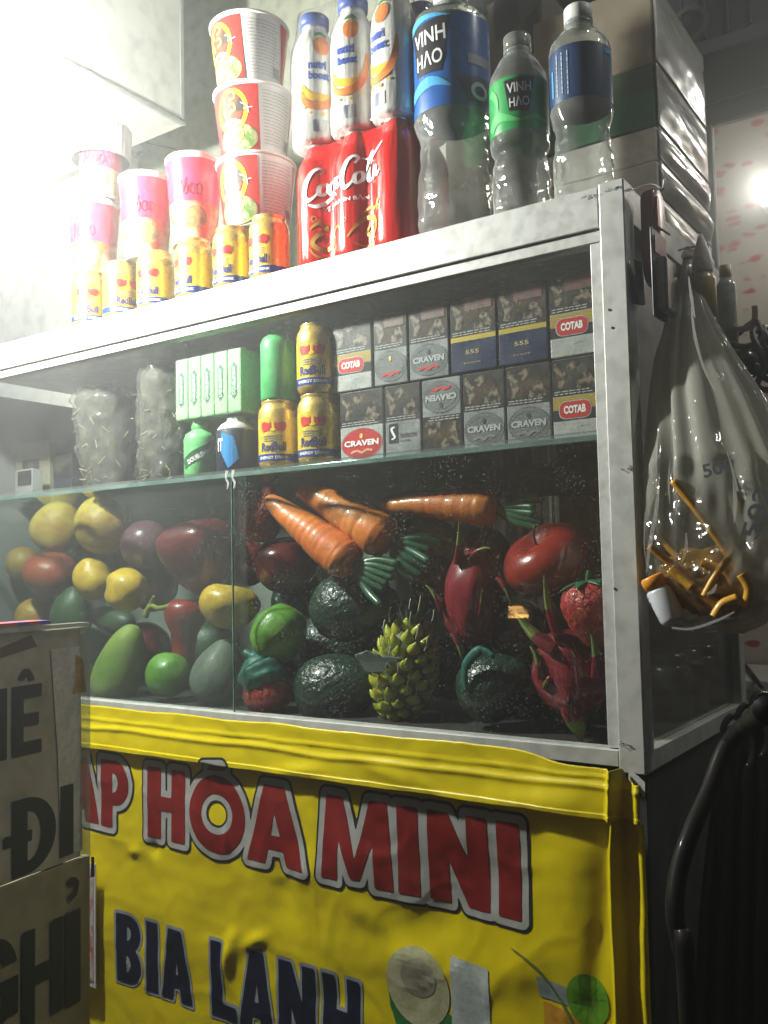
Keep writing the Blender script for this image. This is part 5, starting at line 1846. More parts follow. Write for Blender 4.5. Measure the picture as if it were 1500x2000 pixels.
FM = {
    'yellow': mat('fruit_skin_yellow', (0.62, 0.40, 0.03), 0.4, c2=(0.50, 0.30, 0.02), scale=35, bump=0.2, bscale=200, coat=0.2),
    'mango_yellow': mat('fruit_skin_mango', (0.52, 0.36, 0.05), 0.5, c2=(0.40, 0.20, 0.03), scale=22, bump=0.15, bscale=150),
    'orange': mat('fruit_skin_orange', (0.30, 0.14, 0.015), 0.5, c2=(0.28, 0.17, 0.02), scale=12, bump=0.3, bscale=240),
    'tomato': mat('fruit_skin_tomato', (0.20, 0.025, 0.015), 0.45, c2=(0.26, 0.05, 0.015), scale=14),
    'plum': mat('fruit_skin_plum', (0.11, 0.035, 0.055), 0.3, c2=(0.15, 0.06, 0.08), scale=30, coat=0.5),
    'wine': mat('fruit_skin_wine', (0.10, 0.010, 0.014), 0.3, c2=(0.15, 0.015, 0.017), scale=22, coat=0.5, bump=0.15, bscale=180),
    'darkwine': mat('fruit_skin_dark_wine', (0.09, 0.008, 0.012), 0.25, c2=(0.13, 0.012, 0.016), scale=20, coat=0.6),
    'red': mat('fruit_skin_red', (0.26, 0.014, 0.012), 0.3, c2=(0.20, 0.02, 0.010), scale=12, coat=0.5),
    'apple': mat('fruit_skin_apple', (0.20, 0.010, 0.010), 0.26, c2=(0.26, 0.022, 0.014), scale=14, coat=0.6, stretch=(1, 1, 0.25)),
    'green': mat('fruit_skin_green', (0.16, 0.36, 0.04), 0.4, c2=(0.10, 0.26, 0.03), scale=20, bump=0.3, bscale=200, coat=0.2),
    'mangogreen': mat('fruit_skin_green_mango', (0.26, 0.30, 0.05), 0.5, c2=(0.15, 0.28, 0.04), scale=11, bump=0.15, bscale=150),
    'darkgreen': mat('fruit_skin_dark_green', (0.022, 0.055, 0.028), 0.4, c2=(0.035, 0.08, 0.035), scale=30, bump=0.3, bscale=120),
    'avocado': mat('fruit_skin_avocado', (0.012, 0.030, 0.020), 0.27, c2=(0.022, 0.045, 0.028), scale=60, bump=1.0, bscale=130, bdist=0.004, coat=0.3),
    'greyg': mat('fruit_skin_grey_green', (0.10, 0.13, 0.10), 0.5, c2=(0.15, 0.18, 0.14), scale=40, bump=0.3, bscale=160),
    'berry': mat('fruit_skin_berry', (0.36, 0.03, 0.025), 0.38, c2=(0.5, 0.13, 0.07), scale=110, lo=0.5, hi=0.7, bump=1.0, bscale=150, bdist=0.004, coat=0.2),
    'dragon': mat('fruit_skin_dragon', (0.15, 0.009, 0.016), 0.32, c2=(0.22, 0.018, 0.028), scale=16, coat=0.4),
    'stem': mat('fruit_stem', (0.05, 0.04, 0.02), 0.7),
    'leaf': mat('fruit_leaf', (0.02, 0.10, 0.045), 0.4, c2=(0.03, 0.15, 0.06), scale=60, coat=0.2),
    'leafyel': mat('fruit_leaf_pale', (0.16, 0.22, 0.03), 0.4, c2=(0.10, 0.17, 0.025), scale=40),
    'teal': mat('fruit_leaf_teal', (0.012, 0.11, 0.085), 0.45, c2=(0.02, 0.15, 0.11), scale=50, bump=0.3),
    'carrot': mat('carrot_skin', (0.60, 0.13, 0.02), 0.42, c2=(0.66, 0.20, 0.035), scale=18, bump=0.35, bscale=90, coat=0.25),
    'carrot2': mat('carrot_skin_pale', (0.66, 0.22, 0.04), 0.4, c2=(0.60, 0.15, 0.02), scale=14, bump=0.35, bscale=80, coat=0.3),
    'carrotleaf': mat('carrot_leaf', (0.02, 0.085, 0.045), 0.35, c2=(0.03, 0.12, 0.06), scale=30, coat=0.3),
    'scale': mat('pine_scale', (0.50, 0.46, 0.02), 0.42, c2=(0.30, 0.38, 0.03), scale=50, coat=0.2),
    'pinebody': mat('pine_body', (0.05, 0.08, 0.015), 0.5, c2=(0.09, 0.12, 0.02), scale=50),
    'hair': mat('pale_tip', (0.50, 0.50, 0.36), 0.5),
}
def stem(bm, prof_top, h, bend=0.3, r=0.0016):
    tube(bm, spline([(0, 0, prof_top), (bend * h * 0.3, 0, prof_top + h * 0.5), (bend * h, 0, prof_top + h)]), [r * 0.9] * 8 + [r] * 8 + [r * 1.4], 8)
def fruit(name, label, cat, px, py, y, wpx, hpx, prof, m, rot=(0, 0, 0), st=0, **k):
    q = P(px, py, y=y)
    s = depth(q) / FPX
    rx, rz = wpx / 2 * s, hpx / 2 * s
    t = thing(name, label, cat, tuple(q))
    t.rotation_euler = [R(a) for a in rot]
    obj('flesh', body(prof, rx, rz, **k), FM[m], t, True)
    if st:
        bm = bmesh.new()
        stem(bm, rz * 0.62, st, 0.5)
        obj('stem', bm, FM['stem'], t, True)
    return t, rx, rz
SPH, EGG, PEAR, APL, BER = pround(), pegg(), ppear(), papple(), pberry()
# left, dim behind the dust
fruit('mango', 'dim yellow mango at the far upper left of the fruit', 'fruit', 112, 1030, 0.14, 100, 104, pegg(e=.12), 'mango_yellow', (0, 30, 0), seed=1)
fruit('lemon', 'large round yellow fruit at the top left, just under the glass shelf', 'fruit', 200, 1026, 0.10, 108, 110, pround(p=2.2), 'mango_yellow', (10, 20, 0), seed=2, nz_=.05)
fruit('tomato', 'dull red tomato at the left behind the dusty glass', 'fruit', 98, 1122, 0.10, 104, 96, APL, 'tomato', (10, 10, 0), seed=3)
fruit('orange', 'small dim orange left of the red tomato', 'fruit', 44, 1100, 0.15, 64, 66, SPH, 'orange', seed=4)
fruit('orange', 'dim orange low in the left corner above the near sign', 'fruit', 68, 1205, 0.11, 76, 74, SPH, 'orange', seed=5)
fruit('avocado', 'dim dark green avocado between the red tomato and the yellow lemons', 'fruit', 142, 1192, 0.10, 80, 100, EGG, 'darkgreen', (0, 15, 0), seed=6)
fruit('lemon', 'yellow lemon with a brown scar, left of the bright squarish one', 'fruit', 182, 1130, 0.09, 74, 82, pround(p=2.3), 'yellow', (0, -20, 0), seed=7, nz_=.08)
fruit('lemon', 'bright squarish yellow fruit above the green chilli', 'fruit', 247, 1152, 0.07, 80, 78, pround(p=2.7), 'yellow', (10, 14, 20), seed=8, nz_=.08)
fruit('plum', 'glossy purple plum left of the big wine red fruit', 'fruit', 286, 1066, 0.12, 98, 100, SPH, 'plum', seed=9)
fruit('plum', 'dark plum half hidden under the glossy purple plum', 'fruit', 300, 1140, 0.15, 96, 110, SPH, 'darkwine', seed=10)
fruit('rose_apple', 'big knobbly wine red fruit pointing down, left of the pane joint', 'fruit', 390, 1090, 0.10, 140, 150, pberry(), 'wine', (0, -8, 30), seed=11, nz_=.10, ns=1.3, lobes=5, la=.05)
t, rx, rz = fruit('rose_apple', 'red topped rose apple with a long dark body, left of the yellow apple', 'fruit', 360, 1240, 0.09, 84, 140,
      [(0.002, -1), (0.5, -0.98), (0.60, -0.85), (0.55, -0.4), (0.62, 0.05), (0.92, 0.38), (1.0, 0.62), (0.93, 0.84), (0.6, 0.97), (0.2, 0.96), (0.002, 0.9)], 'red', (0, 4, 0), seed=12)
fruit('yellow_apple', 'yellow apple crossed by the joint of the two panes', 'fruit', 447, 1186, 0.085, 118, 100, papple(k=.20, tp=.22), 'yellow', (-8, 8, 0), st=0.012, seed=13, nz_=.05)
fruit('green_mango', 'pale green pear shaped mango at the lower left', 'fruit', 236, 1296, 0.065, 96, 168, PEAR, 'mangogreen', (0, 26, 0), seed=14)
fruit('lime', 'bright green lime on the floor of the cabinet beside the pale mango', 'fruit', 328, 1318, 0.06, 88, 88, pround(p=2.1), 'green', (0, 12, 0), seed=15, nz_=.06, fine=.012)
fruit('avocado', 'grey green pointed avocado left of the pane joint', 'fruit', 430, 1312, 0.075, 108, 130, pegg(e=.33), 'greyg', (0, 14, 0), seed=16)
fruit('cucumber', 'short dark cucumber lying behind the pale green mango', 'fruit', 222, 1211, 0.12, 50, 110, pround(p=2.6), 'darkgreen', (0, 100, 0), seed=17)
# green chilli
q = P(300, 1192, y=0.06)
s = depth(q) / FPX
t = thing('chilli', 'small pale green chilli with a crooked stalk, above the pale mango', 'chilli', tuple(q))
bm = bmesh.new()
tube(bm, spline([(-24 * s, 0, -16 * s), (-18 * s, 0, 0), (-4 * s, 0, 8 * s), (14 * s, 0, 4 * s), (40 * s, 0.004, 8 * s)], 6), [0.001, .004, .0045, .005, .005, .0045, .0045] + [.004] * 8 + [.0038] * 10, 10)
obj('pod', bm, mat('chilli_skin', (0.26, 0.24, 0.03), 0.35, c2=(0.18, 0.22, 0.03), scale=40), t, True)
bm = bmesh.new()
tube(bm, spline([(-18 * s, 0, 2 * s), (-8 * s, 0, 16 * s), (2 * s, 0, 27 * s)]), [0.0035] * 6 + [.0025] * 11, 8)
obj('stalk', bm, FM['leafyel'], t, True)
# centre
fruit('strawberry', 'rough red strawberry at the top behind the tip of a carrot', 'fruit', 512, 1002, 0.12, 78, 112, BER, 'berry', (0, -158, 0), seed=18, fine=.03)
fruit('rose_apple', 'dark glossy red apple under the two slanting carrots', 'fruit', 560, 1105, 0.15, 128, 124, papple(k=.12), 'darkwine', (8, 10, 0), seed=19, nz_=.05)
fruit('plum', 'black plum left of the dark glossy red apple', 'fruit', 488, 1100, 0.17, 76, 90, SPH, 'darkwine', seed=20)
fruit('lime', 'ribbed bright green lime right of the pane joint', 'fruit', 545, 1238, 0.07, 118, 100, pround(p=2.1), 'green', (0, -62, 0), seed=21, nz_=.05, lobes=9, la=.012)
fruit('avocado', 'large black avocado with a rough shine, under the carrot leaves', 'fruit', 694, 1184, 0.11, 128, 186, EGG, 'avocado', (0, 82, 10), seed=22, fine=.018, fs=9)
fruit('avocado', 'black avocado with a pale leaf, on the cabinet floor in the middle', 'fruit', 662, 1345, 0.085, 140, 180, EGG, 'avocado', (0, 74, 10), seed=23, fine=.018, fs=9)
fruit('avocado', 'dark avocado deep in shadow between the lime and the pineapple', 'fruit', 645, 1262, 0.17, 120, 170, EGG, 'avocado', (0, 90, 0), seed=24, fine=.018, fs=9)
t, rx, rz = fruit('strawberry', 'upturned strawberry with a big teal cap, in the bottom corner by the pane joint', 'fruit', 520, 1335, 0.055, 92, 110, BER, 'berry', (0, 162, 0), seed=25, fine=.03)
bm = body(pround(), rx * 1.02, rz * 0.74, nz_=.18, ns=2.5, seed=31)
bmesh.ops.translate(bm, verts=bm.verts[:], vec=(-0.004, -0.006, -rz * 0.30))
tube(bm, spline([(0, -0.004, -rz * 0.9), (0.012, -0.006, -rz * 1.15), (0.018, -0.006, -rz * 1.3)]), [.009] * 6 + [.006] * 11, 8)
obj('leaf_cap', bm, FM['teal'], t, True)
# pale leaf on the black avocado
q = P(735, 1292, y=0.035)
bm = bmesh.new()
patch(bm, [(-0.026, 0.008), (-0.010, 0.014), (0.006, 0.008), (0.034, 0.004), (0.014, -0.006), (0.004, -0.016), (-0.012, -0.012)], lambda u, v: Vector((u, 0.012 * u / 0.03 - 6 * v * v, v)), 0.004)
lf = obj('loose_leaf', bm, mat('dim_leaf', (0.10, 0.14, 0.11), 0.5, c2=(0.14, 0.18, 0.15), scale=50), None, True)
lf.location = q
so_ = lf.modifiers.new('s', 'SOLIDIFY')
so_.thickness = 0.0006
tag(lf, 'pale plastic leaf lying on the black avocado in the middle', 'leaf')
# carrots
def carrot(label, tip, crown, leafend, r0, m, y, seed, bend=0.0, fan=0.30, nleaf=6, yl=None):
    a, b = P(tip[0], tip[1], y=y), P(crown[0], crown[1], y=y + 0.01)
    c = P(leafend[0], leafend[1], y=(yl if yl is not None else y + 0.012))
    t = thing('carrot', label, 'carrot', tuple(b))
    a, c = a - b, c - b
    b = Vector((0, 0, 0))
    N = 60
    bm = bmesh.new()
    pts, rads = [], []
    up = Vector((0, 0, 1))
    for i in range(N + 1):
        f = i / N
        p = a.lerp(b, f) + up * bend * math.sin(PI * f)
        pts.append(p)
        r = r0 * float(np.interp(f, [0, 0.015, 0.05, 0.15, 0.4, 0.7, 0.9, 0.965, 1], [0.08, 0.22, 0.34, 0.50, 0.72, 0.93, 1, 0.86, 0.45]))
        r *= 1 + 0.035 * noise.noise(Vector((f * 9, seed, 0))) - 0.045 * max(0, noise.noise(Vector((f * 30, seed, 5)))) ** 0.5
        rads.append(r)
    tube(bm, pts, rads, 30)
    for v in bm.verts:
        v.co += v.co.normalized() * 0.0008 * noise.noise(v.co * 90) + Vector((0, 0, 1)) * 0.002 * noise.noise(v.co * 22 + Vector((seed, 0, 0)))
    obj('root', bm, FM[m], t, True)
    d = (c - b)
    L_ = d.length
    d.normalize()
    side = d.cross(Vector((0.82, 0.57, 0)).cross(Vector((0, 0, 1)))).normalized()
    for k in range(nleaf):
        s = (k / (nleaf - 1) - 0.5) * 2
        rng = random.Random(seed * 10 + k)
        Lk = L_ * rng.uniform(0.82, 1.05)
        e = d * Lk + side * s * fan * Lk + Vector((0, rng.uniform(-.01, .012), 0))
        mid = d * Lk * 0.5 + side * s * fan * Lk * 0.75
        bm = bmesh.new()
        q_ = spline([b - d * 0.003, b + d * 0.006 + side * s * 0.004, mid, e], 7)
        n_ = len(q_)
        tube(bm, q_, [0.0042 + 0.0012 * math.sin(i / n_ * PI) - (0.0025 if i > n_ - 2 else 0) for i in range(n_)], 9)
        obj('leaf_stalk', bm, FM['carrotleaf'], t, True)
    return t
carrot('redder of the two slanting carrots, lying in front', (520, 972), (690, 1104), (768, 1140), 0.0285, 'carrot', 0.050, 1, fan=.42)
carrot('paler of the two slanting carrots, lying behind with ringed skin', (580, 955), (762, 1060), (836, 1104), 0.029, 'carrot2', 0.068, 2, 0.006, fan=.5)
carrot('level orange carrot at the top right with its leaves to the right', (742, 988), (972, 996), (1066, 1004), 0.0225, 'carrot', 0.085, 3, 0.004, fan=.30, nleaf=5)
fruit('green_mango', 'dark green mango beneath the level carrot', 'fruit', 835, 1050, 0.14, 90, 150, EGG, 'mangogreen', (0, 100, 0), seed=26)
fruit('plum', 'black round fruit behind the upper dragon fruit', 'fruit', 945, 1092, 0.155, 120, 124, SPH, 'darkwine', (0, 0, 0), seed=27)
fruit('plum', 'very dark plum left of the upper dragon fruit', 'fruit', 850, 1135, 0.15, 100, 110, SPH, 'darkwine', seed=28)
# pineapple-like scaly fruit
q = P(790, 1312, y=0.085)
s = depth(q) / FPX
t = thing('pineapple', 'yellow green scaly pineapple with curved tips on the cabinet floor', 'pineapple', tuple(q))
t.rotation_euler = (0, R(12), 0)
prx, prz = 54 * s, 98 * s
obj('flesh', body(pround(p=2.3), prx, prz, nz_=.03, seed=5), FM['pinebody'], t, True)
def leaf(bm, base, out, up, L, wd, curl=0.6, n=7, m_base=0, m_tip=1, tipfrac=0.5, th=0.28, straight=0.0):
    """a thick pointed scale growing from base along out and curling towards up"""
    side = out.cross(up)
    if side.length < 1e-3:
        side = out.cross(Vector((1, 0, 0)))
    side.normalize()
    rings = []
    p = base.copy()
    dirv = out.normalized()
    for i in range(n + 1):
        f = i / n
        r = wd * (1 - f) ** 0.8 * (1 + 0.25 * math.sin(f * PI)) + wd * 0.03
        nrm = dirv.cross(side).normalized()
        ring = [bm.verts.new(p + side * r * math.cos(2 * PI * k / 8) + nrm * r * th * math.sin(2 * PI * k / 8)) for k in range(8)]
        rings.append(ring)
        dirv = (dirv + up * curl / n * 1.6).normalized()
        p = p + dirv * L / n
    for i in range(n):
        for k in range(8):
            f_ = bm.faces.new((rings[i][k], rings[i][(k + 1) % 8], rings[i + 1][(k + 1) % 8], rings[i + 1][k]))
            f_.material_index = m_tip if i / n >= tipfrac else m_base
    bm.faces.new(rings[-1]).material_index = m_tip
bm = bmesh.new()
NS = 84
for k in range(NS):
    zf = 1 - 2 * (k + 0.5) / NS
    a = k * 2.39996
    if zf < -0.93:
        continue
    rr = math.sqrt(1 - zf * zf)
    nrm = Vector((rr * math.cos(a), rr * math.sin(a), zf))
    pt = Vector((nrm.x * prx, nrm.y * prx, nrm.z * prz)) * 0.95
    o_ = Vector((nrm.x, nrm.y, nrm.z * 0.5 + 0.2)).normalized()
    leaf(bm, pt, o_, Vector((0, 0, 1)), 0.0165, 0.0088, 0.75, 7, 0, 0, 0.7, 0.8)
obj('scales', bm, FM['scale'], t, True)
bm = bmesh.new()
for k in range(NS):
    zf = 1 - 2 * (k + 0.5) / NS
    a = k * 2.39996
    if zf < -0.93 or k % 2:
        continue
    rr = math.sqrt(1 - zf * zf)
    nrm = Vector((rr * math.cos(a), rr * math.sin(a), zf))
    pt = Vector((nrm.x * prx, nrm.y * prx, nrm.z * prz)) * 1.10 + Vector((0, 0, 0.010))
    tube(bm, spline([pt, pt + nrm * 0.004 + Vector((0, 0, 0.006)), pt + nrm * 0.003 + Vector((0, 0, 0.017))], 4), [0.0008] * 8 + [0.0003], 5)
obj('tips', bm, FM['hair'], t, True)
bm = bmesh.new()
for k in range(9):
    a = k * 2 * PI / 9
    leaf(bm, Vector((0.006 * math.cos(a), 0.006 * math.sin(a), prz * 0.92)), Vector((math.cos(a) * 0.8, math.sin(a) * 0.8, 1)).normalized(), Vector((0, 0, 1)), 0.035, 0.006, 0.2, m_tip=0)
obj('crown', bm, FM['darkgreen'], t, True)
# dragon fruits
def dragon(label, px, py, y, wpx, hpx, rot, seed, leaves, mb='dragon'):
    t, rx, rz = fruit('dragon_fruit', label, 'dragon fruit', px, py, y, wpx, hpx, pround(p=2.2), mb, rot, seed=seed, nz_=.10, ns=2.0, lobes=5, la=.05)
    inv = t.rotation_euler.to_matrix().inverted()
    bm = bmesh.new()
    for (lx, ly, tx, ty, wd, curl) in leaves:
        b = (P(lx, ly, y=y - 0.75 * rx) - P(px, py, y=y))
        e = (P(tx, ty, y=y - 0.75 * rx - 0.008) - P(px, py, y=y))
        d = e - b
        side = Vector((d.z, 0, -d.x)).normalized()
        leaf(bm, inv @ b, inv @ (d + side * curl * d.length).normalized(), inv @ (-side * curl).normalized() if abs(curl) > 0.01 else inv @ d.normalized(), d.length * 1.08, wd, abs(curl) * 1.3, 9, 0, 1, 0.35, 0.4)
    rng = random.Random(seed)
    for k in range(10):
        a = rng.uniform(0, 2 * PI)
        zf = rng.uniform(-0.7, 0.8)
        rr = math.sqrt(1 - zf * zf)
        nrm = Vector((rr * math.cos(a), abs(rr * math.sin(a)), zf))
        leaf(bm, Vector((nrm.x * rx, nrm.y * rx, nrm.z * rz)) * 0.9, (nrm + Vector((0, 0, 0.5))).normalized(), Vector((0, 0, 1)), 0.03, 0.007, 0.4)
    obj('scales', bm, [FM[mb], FM['leafyel']], t, True)
    return t
dragon('dark red dragon fruit with green horn-like scales, in the middle right', 925, 1165, 0.095, 112, 190, (0, 6, 0), 41,
       [(895, 1100, 898, 1022, .010, .15), (862, 1190, 835, 1142, .008, .4), (940, 1200, 942, 1150, .006, .1), (930, 1085, 958, 1068, .010, -.5), (890, 1240, 905, 1290, .010, -.3), (975, 1130, 1000, 1180, .007, -.3)])
dragon('large red dragon fruit with long green scales in the lower right corner', 1118, 1312, 0.075, 146, 170, (0, -14, 0), 42,
       [(1085, 1268, 1010, 1205, .018, -.22), (1092, 1240, 1062, 1130, .012, -.18), (1058, 1320, 1040, 1262, .012, .5), (1165, 1320, 1155, 1230, .012, .3), (1090, 1250, 1075, 1222, .008, .3), (1120, 1385, 1135, 1445, .024, .1), (1075, 1330, 1060, 1345, .012, .2)])
fruit('apple', 'big red apple with a dark dimple and stalk, at the upper right', 'fruit', 1068, 1096, 0.085, 172, 134, papple(k=.34, tp=.14), 'apple', (34, -18, 0), st=0.022, seed=43, nz_=.02)
t, rx, rz = fruit('strawberry', 'large strawberry with a green cap against the right stile of the glass', 'fruit', 1158, 1200, 0.055, 110, 132, BER, 'berry', (0, -8, 0), seed=44, fine=.035)
bm = bmesh.new()
for k in range(8):
    a = k * 2 * PI / 8
    leaf(bm, Vector((0.004 * math.cos(a), 0.004 * math.sin(a), rz * 0.93)), Vector((math.cos(a), math.sin(a), 0.25)).normalized(), Vector((0, 0, -1)), 0.032, 0.009, 0.5, m_tip=0)
stem(bm, rz * 0.9, 0.014, 0.3, 0.003)
obj('leaf_cap', bm, FM['leaf'], t, True)
t, rx, rz = fruit('avocado', 'black avocado with a teal leaf curling over it, right of the pineapple', 'fruit', 968, 1338, 0.075, 130, 156, EGG, 'avocado', (0, 64, 0), seed=45, fine=.018, fs=9)
q = P(940, 1310, y=0.035)
bm = bmesh.new()
lp_ = [P(908, 1350, y=.03) - q, P(905, 1312, y=.028) - q, P(918, 1285, y=.03) - q, P(940, 1270, y=.032) - q, P(965, 1284, y=.034) - q]
tube(bm, spline(lp_, 7), [.002] + [.004] * 8 + [.006] * 12 + [.004] * 7 + [.001], 10)
for v in bm.verts:
    v.co.y *= 0.6
cl = obj('curled_leaf', bm, FM['teal'], None, True)
cl.location = q
tag(cl, 'dark teal curled leaf hooked over the right black avocado', 'leaf')
# dark fruit further back that carry the upper ones
for (px, py, y, w_, h_, m_, lb) in [(420, 1260, .20, 120, 110, 'darkgreen', 'dark green fruit deep behind the yellow apple'), (600, 1180, .22, 130, 120, 'avocado', 'black avocado at the back, left of the rough shiny one'),
                                    (760, 1230, .22, 130, 120, 'avocado', 'black avocado at the back behind the pineapple top'), (1010, 1230, .20, 120, 120, 'darkwine', 'blackish plum at the back under the big red apple'),
                                    (1120, 1200, .20, 110, 120, 'darkwine', 'dark plum behind the large strawberry'), (880, 1300, .19, 120, 120, 'avocado', 'black avocado at the back between pineapple and dragon fruit'),
                                    (1040, 1340, .17, 120, 130, 'avocado', 'black avocado at the back behind the large dragon fruit'), (200, 1240, .2, 110, 100, 'darkgreen', 'dark green fruit behind the pale green mango'),
                                    (560, 1310, .18, 110, 120, 'avocado', 'black avocado behind the upturned strawberry'), (280, 1270, .2, 110, 110, 'darkwine', 'blackish plum behind the pale mango and the lime')]:
    fruit('avocado' if m_ != 'darkwine' else 'plum', lb, 'fruit', px, py, y, w_, h_, EGG if m_ != 'darkwine' else SPH, m_, (0, 60, 0), seed=int(px))

# jars seen through the side glass
for k, (px, py) in enumerate(((1312, 1400), (1345, 1385), (1375, 1372))):
    q = P(px, py, x=-0.05)
    bottle_thing('wrapped_jar', ['nearest dark jar in clear wrap behind the side glass', 'middle dark jar in clear wrap behind the side glass', 'farthest dark jar in clear wrap behind the side glass'][k], 'jar', -0.05, q.y, 0.913,
                 [(0.022, 0), (0.025, 0.004), (0.025, 0.058), (0.021, 0.066)], mat('jar_dark', (0.05, 0.05, 0.035), 0.25, c2=(0.09, 0.085, 0.05), scale=40, coat=0.6),
                 [(0.022, 0.066), (0.022, 0.078), (0.0005, 0.079)], mat('jar_lid', (0.10, 0.10, 0.08), 0.25, 0.4, coat=0.6))

# =================================================================== BEHIND THE CABINET, RIGHT
def carton(name, label, bx, m, extra=None):
    t = thing(name, label, 'carton')
    boxes('box', [bx], m, t, 0.003)
    return t
def zat(py, px=1245, y=0.44):
    return P(px, py, y=y).z
CX0, CX1, CY, CYB = -0.30, -0.102, 0.445, 0.72
rackz = zat(470, 1290)
KR = mat('carton_brown', (0.24, 0.20, 0.14), 0.7, c2=(0.18, 0.15, 0.11), scale=9)
KG = mat('carton_green', (0.02, 0.11, 0.05), 0.5, c2=(0.03, 0.14, 0.06), scale=14)
KW = mat('carton_white', (0.68, 0.66, 0.58), 0.5, c2=(0.50, 0.48, 0.42), scale=10, lo=0.4, hi=0.7)
z1, z2, z3, z4, z5 = zat(392), zat(318), zat(250), zat(125), zat(-40)
carton('carton', 'yellow carton at the bottom of the stack behind the cabinet corner', (CX0, CX1 - 0.003, CY, CYB, rackz, z1 - 0.001), mat('carton_yellow', (0.62, 0.48, 0.02), 0.5))
carton('carton', 'whitish carton second from the bottom of the stack behind the navy bottle', (CX0, CX1 - 0.002, CY, CYB, z1, z2 - 0.001), KW)
carton('carton', 'stained white carton with a cream edge in the stack behind the navy bottle', (CX0, CX1 - 0.002, CY + 0.002, CYB, z2, z3 - 0.001), KW)
tg_ = carton('carton', 'dark green carton with a brighter green strip near the top of the stack', (CX0, CX1 - 0.002, CY + 0.004, CYB, z3, z4 - 0.001), mat('carton_dark_green', (0.03, 0.055, 0.03), 0.6, c2=(0.05, 0.08, 0.04), scale=10))
boxes('green_strip', [(CX0, CX1 - 0.003, CY - 0.001, CY + 0.0035, z3, z3 + 0.055)], KG, tg_)
carton('carton', 'brown carton at the top of the stack behind the white capped bottle', (CX0, CX1 - 0.002, CY + 0.004, CYB, z4, z5), KR)
tb_ = carton('carton', 'tall dark brown carton behind the large water bottle', (-0.50, CX0 - 0.004, 0.50, 0.74, rackz, z5 + 0.1), mat('carton_dark', (0.10, 0.085, 0.07), 0.7, c2=(0.15, 0.14, 0.12), scale=6))
bm = bmesh.new()
for (px, py, w_, h_) in ((990, 20, 0.05, 0.10), (930, 15, 0.04, 0.06), (1040, 80, 0.03, 0.12)):
    q = P(px, py, y=0.498)
    patch(bm, [(q.x - w_ / 2, q.z - h_ / 2), (q.x + w_ / 2, q.z - h_ / 3), (q.x + w_ / 3, q.z + h_ / 2), (q.x - w_ / 2, q.z + h_ / 3)], lambda u, v: Vector((u, 0.4985, v)), 1)
obj('dark_print', bm, mat('carton_print', (0.04, 0.045, 0.045), 0.6), tb_)
# the rack they stand on
rk = thing('steel_rack', 'grey steel rack behind the cabinet carrying the cartons', 'rack')
STEEL = mat('rack_steel', (0.16, 0.18, 0.20), 0.45, 0.4, c2=(0.2, 0.22, 0.24), scale=10)
boxes('shelf', [(-0.52, CX1, 0.44, 0.76, rackz - 0.02, rackz - 0.001)], STEEL, rk)
for x in (-0.515, CX1 - 0.022):
    for y in (0.445, 0.735):
        boxes('upright', [(x, x + 0.02, y, y + 0.02, 0.0, rackz - 0.021)], STEEL, rk)
boxes('side_panel', [(CX1 - 0.0015, CX1 + 0.001, 0.467, 0.733, 1.30, rackz - 0.021)], mat('panel_bluegrey', (0.20, 0.23, 0.26), 0.5, c2=(0.26, 0.28, 0.3), scale=7), rk)
# the cartons' taped, bulging sides
SIDE = mat('taped_side', (0.46, 0.46, 0.42), 0.30, 0.1, c2=(0.26, 0.22, 0.18), scale=9, lo=0.50, hi=0.72, coat=0.7, bump=0.25, bscale=40, stretch=(1, 0.5, 1.6))
def carton_side(owner, za, zb2, yb2, seed, bulge):
    V, F = [], []
    nu, nv = 34, 26
    for i in range(nu + 1):
        for j in range(nv + 1):
            f, g = i / nu, j / nv
            e = (1 - (2 * f - 1) ** 8) * (1 - (2 * g - 1) ** 6)
            x = CX1 - 0.001 + 0.0025 + e * (bulge * math.sin(PI * min(g * 1.15, 1)) + 0.004 * noise.noise(Vector((f * 2, g * 3.5, seed))) + 0.0012 * noise.noise(Vector((f * 9, g * 9, seed))))
            V.append((x, CY + 0.004 + (yb2 - CY - 0.006) * f, za + 0.002 + (zb2 - za - 0.004) * g))
    for i in range(nu):
        for j in range(nv):
            F.append((i * (nv + 1) + j, (i + 1) * (nv + 1) + j, (i + 1) * (nv + 1) + j + 1, i * (nv + 1) + j + 1))
    me = bpy.data.meshes.new('side')
    me.from_pydata(V, [], F)
    me.update()
    o = link('side_flap', me, SIDE, owner, True)
    o.modifiers.new('s', 'SOLIDIFY').thickness = 0.001
CT = [o for o in bpy.data.objects if o.name.startswith('carton') and o.parent is None and o.type == 'EMPTY']
for k, (za, zb2) in enumerate(((rackz, z1), (z1, z2), (z2, z3), (z3, z4), (z4, z5))):
    carton_side(CT[k], za, zb2, CYB, k * 3 + 1, (0.010, 0.014, 0.010, 0.006, 0.006)[k])
# curtain with flowers and a pale frame behind the gap in the cabinet back
qa, qb_ = P(968, 1000, y=0.95), P(1068, 1000, y=0.95)
za, zb_ = P(1010, 1150, y=0.95).z, P(1010, 915, y=0.95).z
ct = thing('curtain', 'small flowered curtain with pale uprights seen through the back of the cabinet', 'curtain')
V, F = [], []
for i in range(60):
    x = qa.x - 0.02 + (qb_.x - qa.x + 0.03) * i / 59
    for j, z in enumerate((za - 0.3, zb_ + 0.1)):
        V.append((x, 0.97 + 0.012 * math.sin(i * 0.8), z))
for i in range(59):
    F.append((2 * i, 2 * i + 2, 2 * i + 3, 2 * i + 1))
me = bpy.data.meshes.new('cloth')
me.from_pydata(V, [], F)
me.update()
o = link('cloth', me, mat('curtain_cloth', (0.42, 0.40, 0.36), 0.7, c2=(0.30, 0.16, 0.24), scale=42, lo=0.5, hi=0.6), ct, True)
o.modifiers.new('s', 'SOLIDIFY').thickness = 0.002
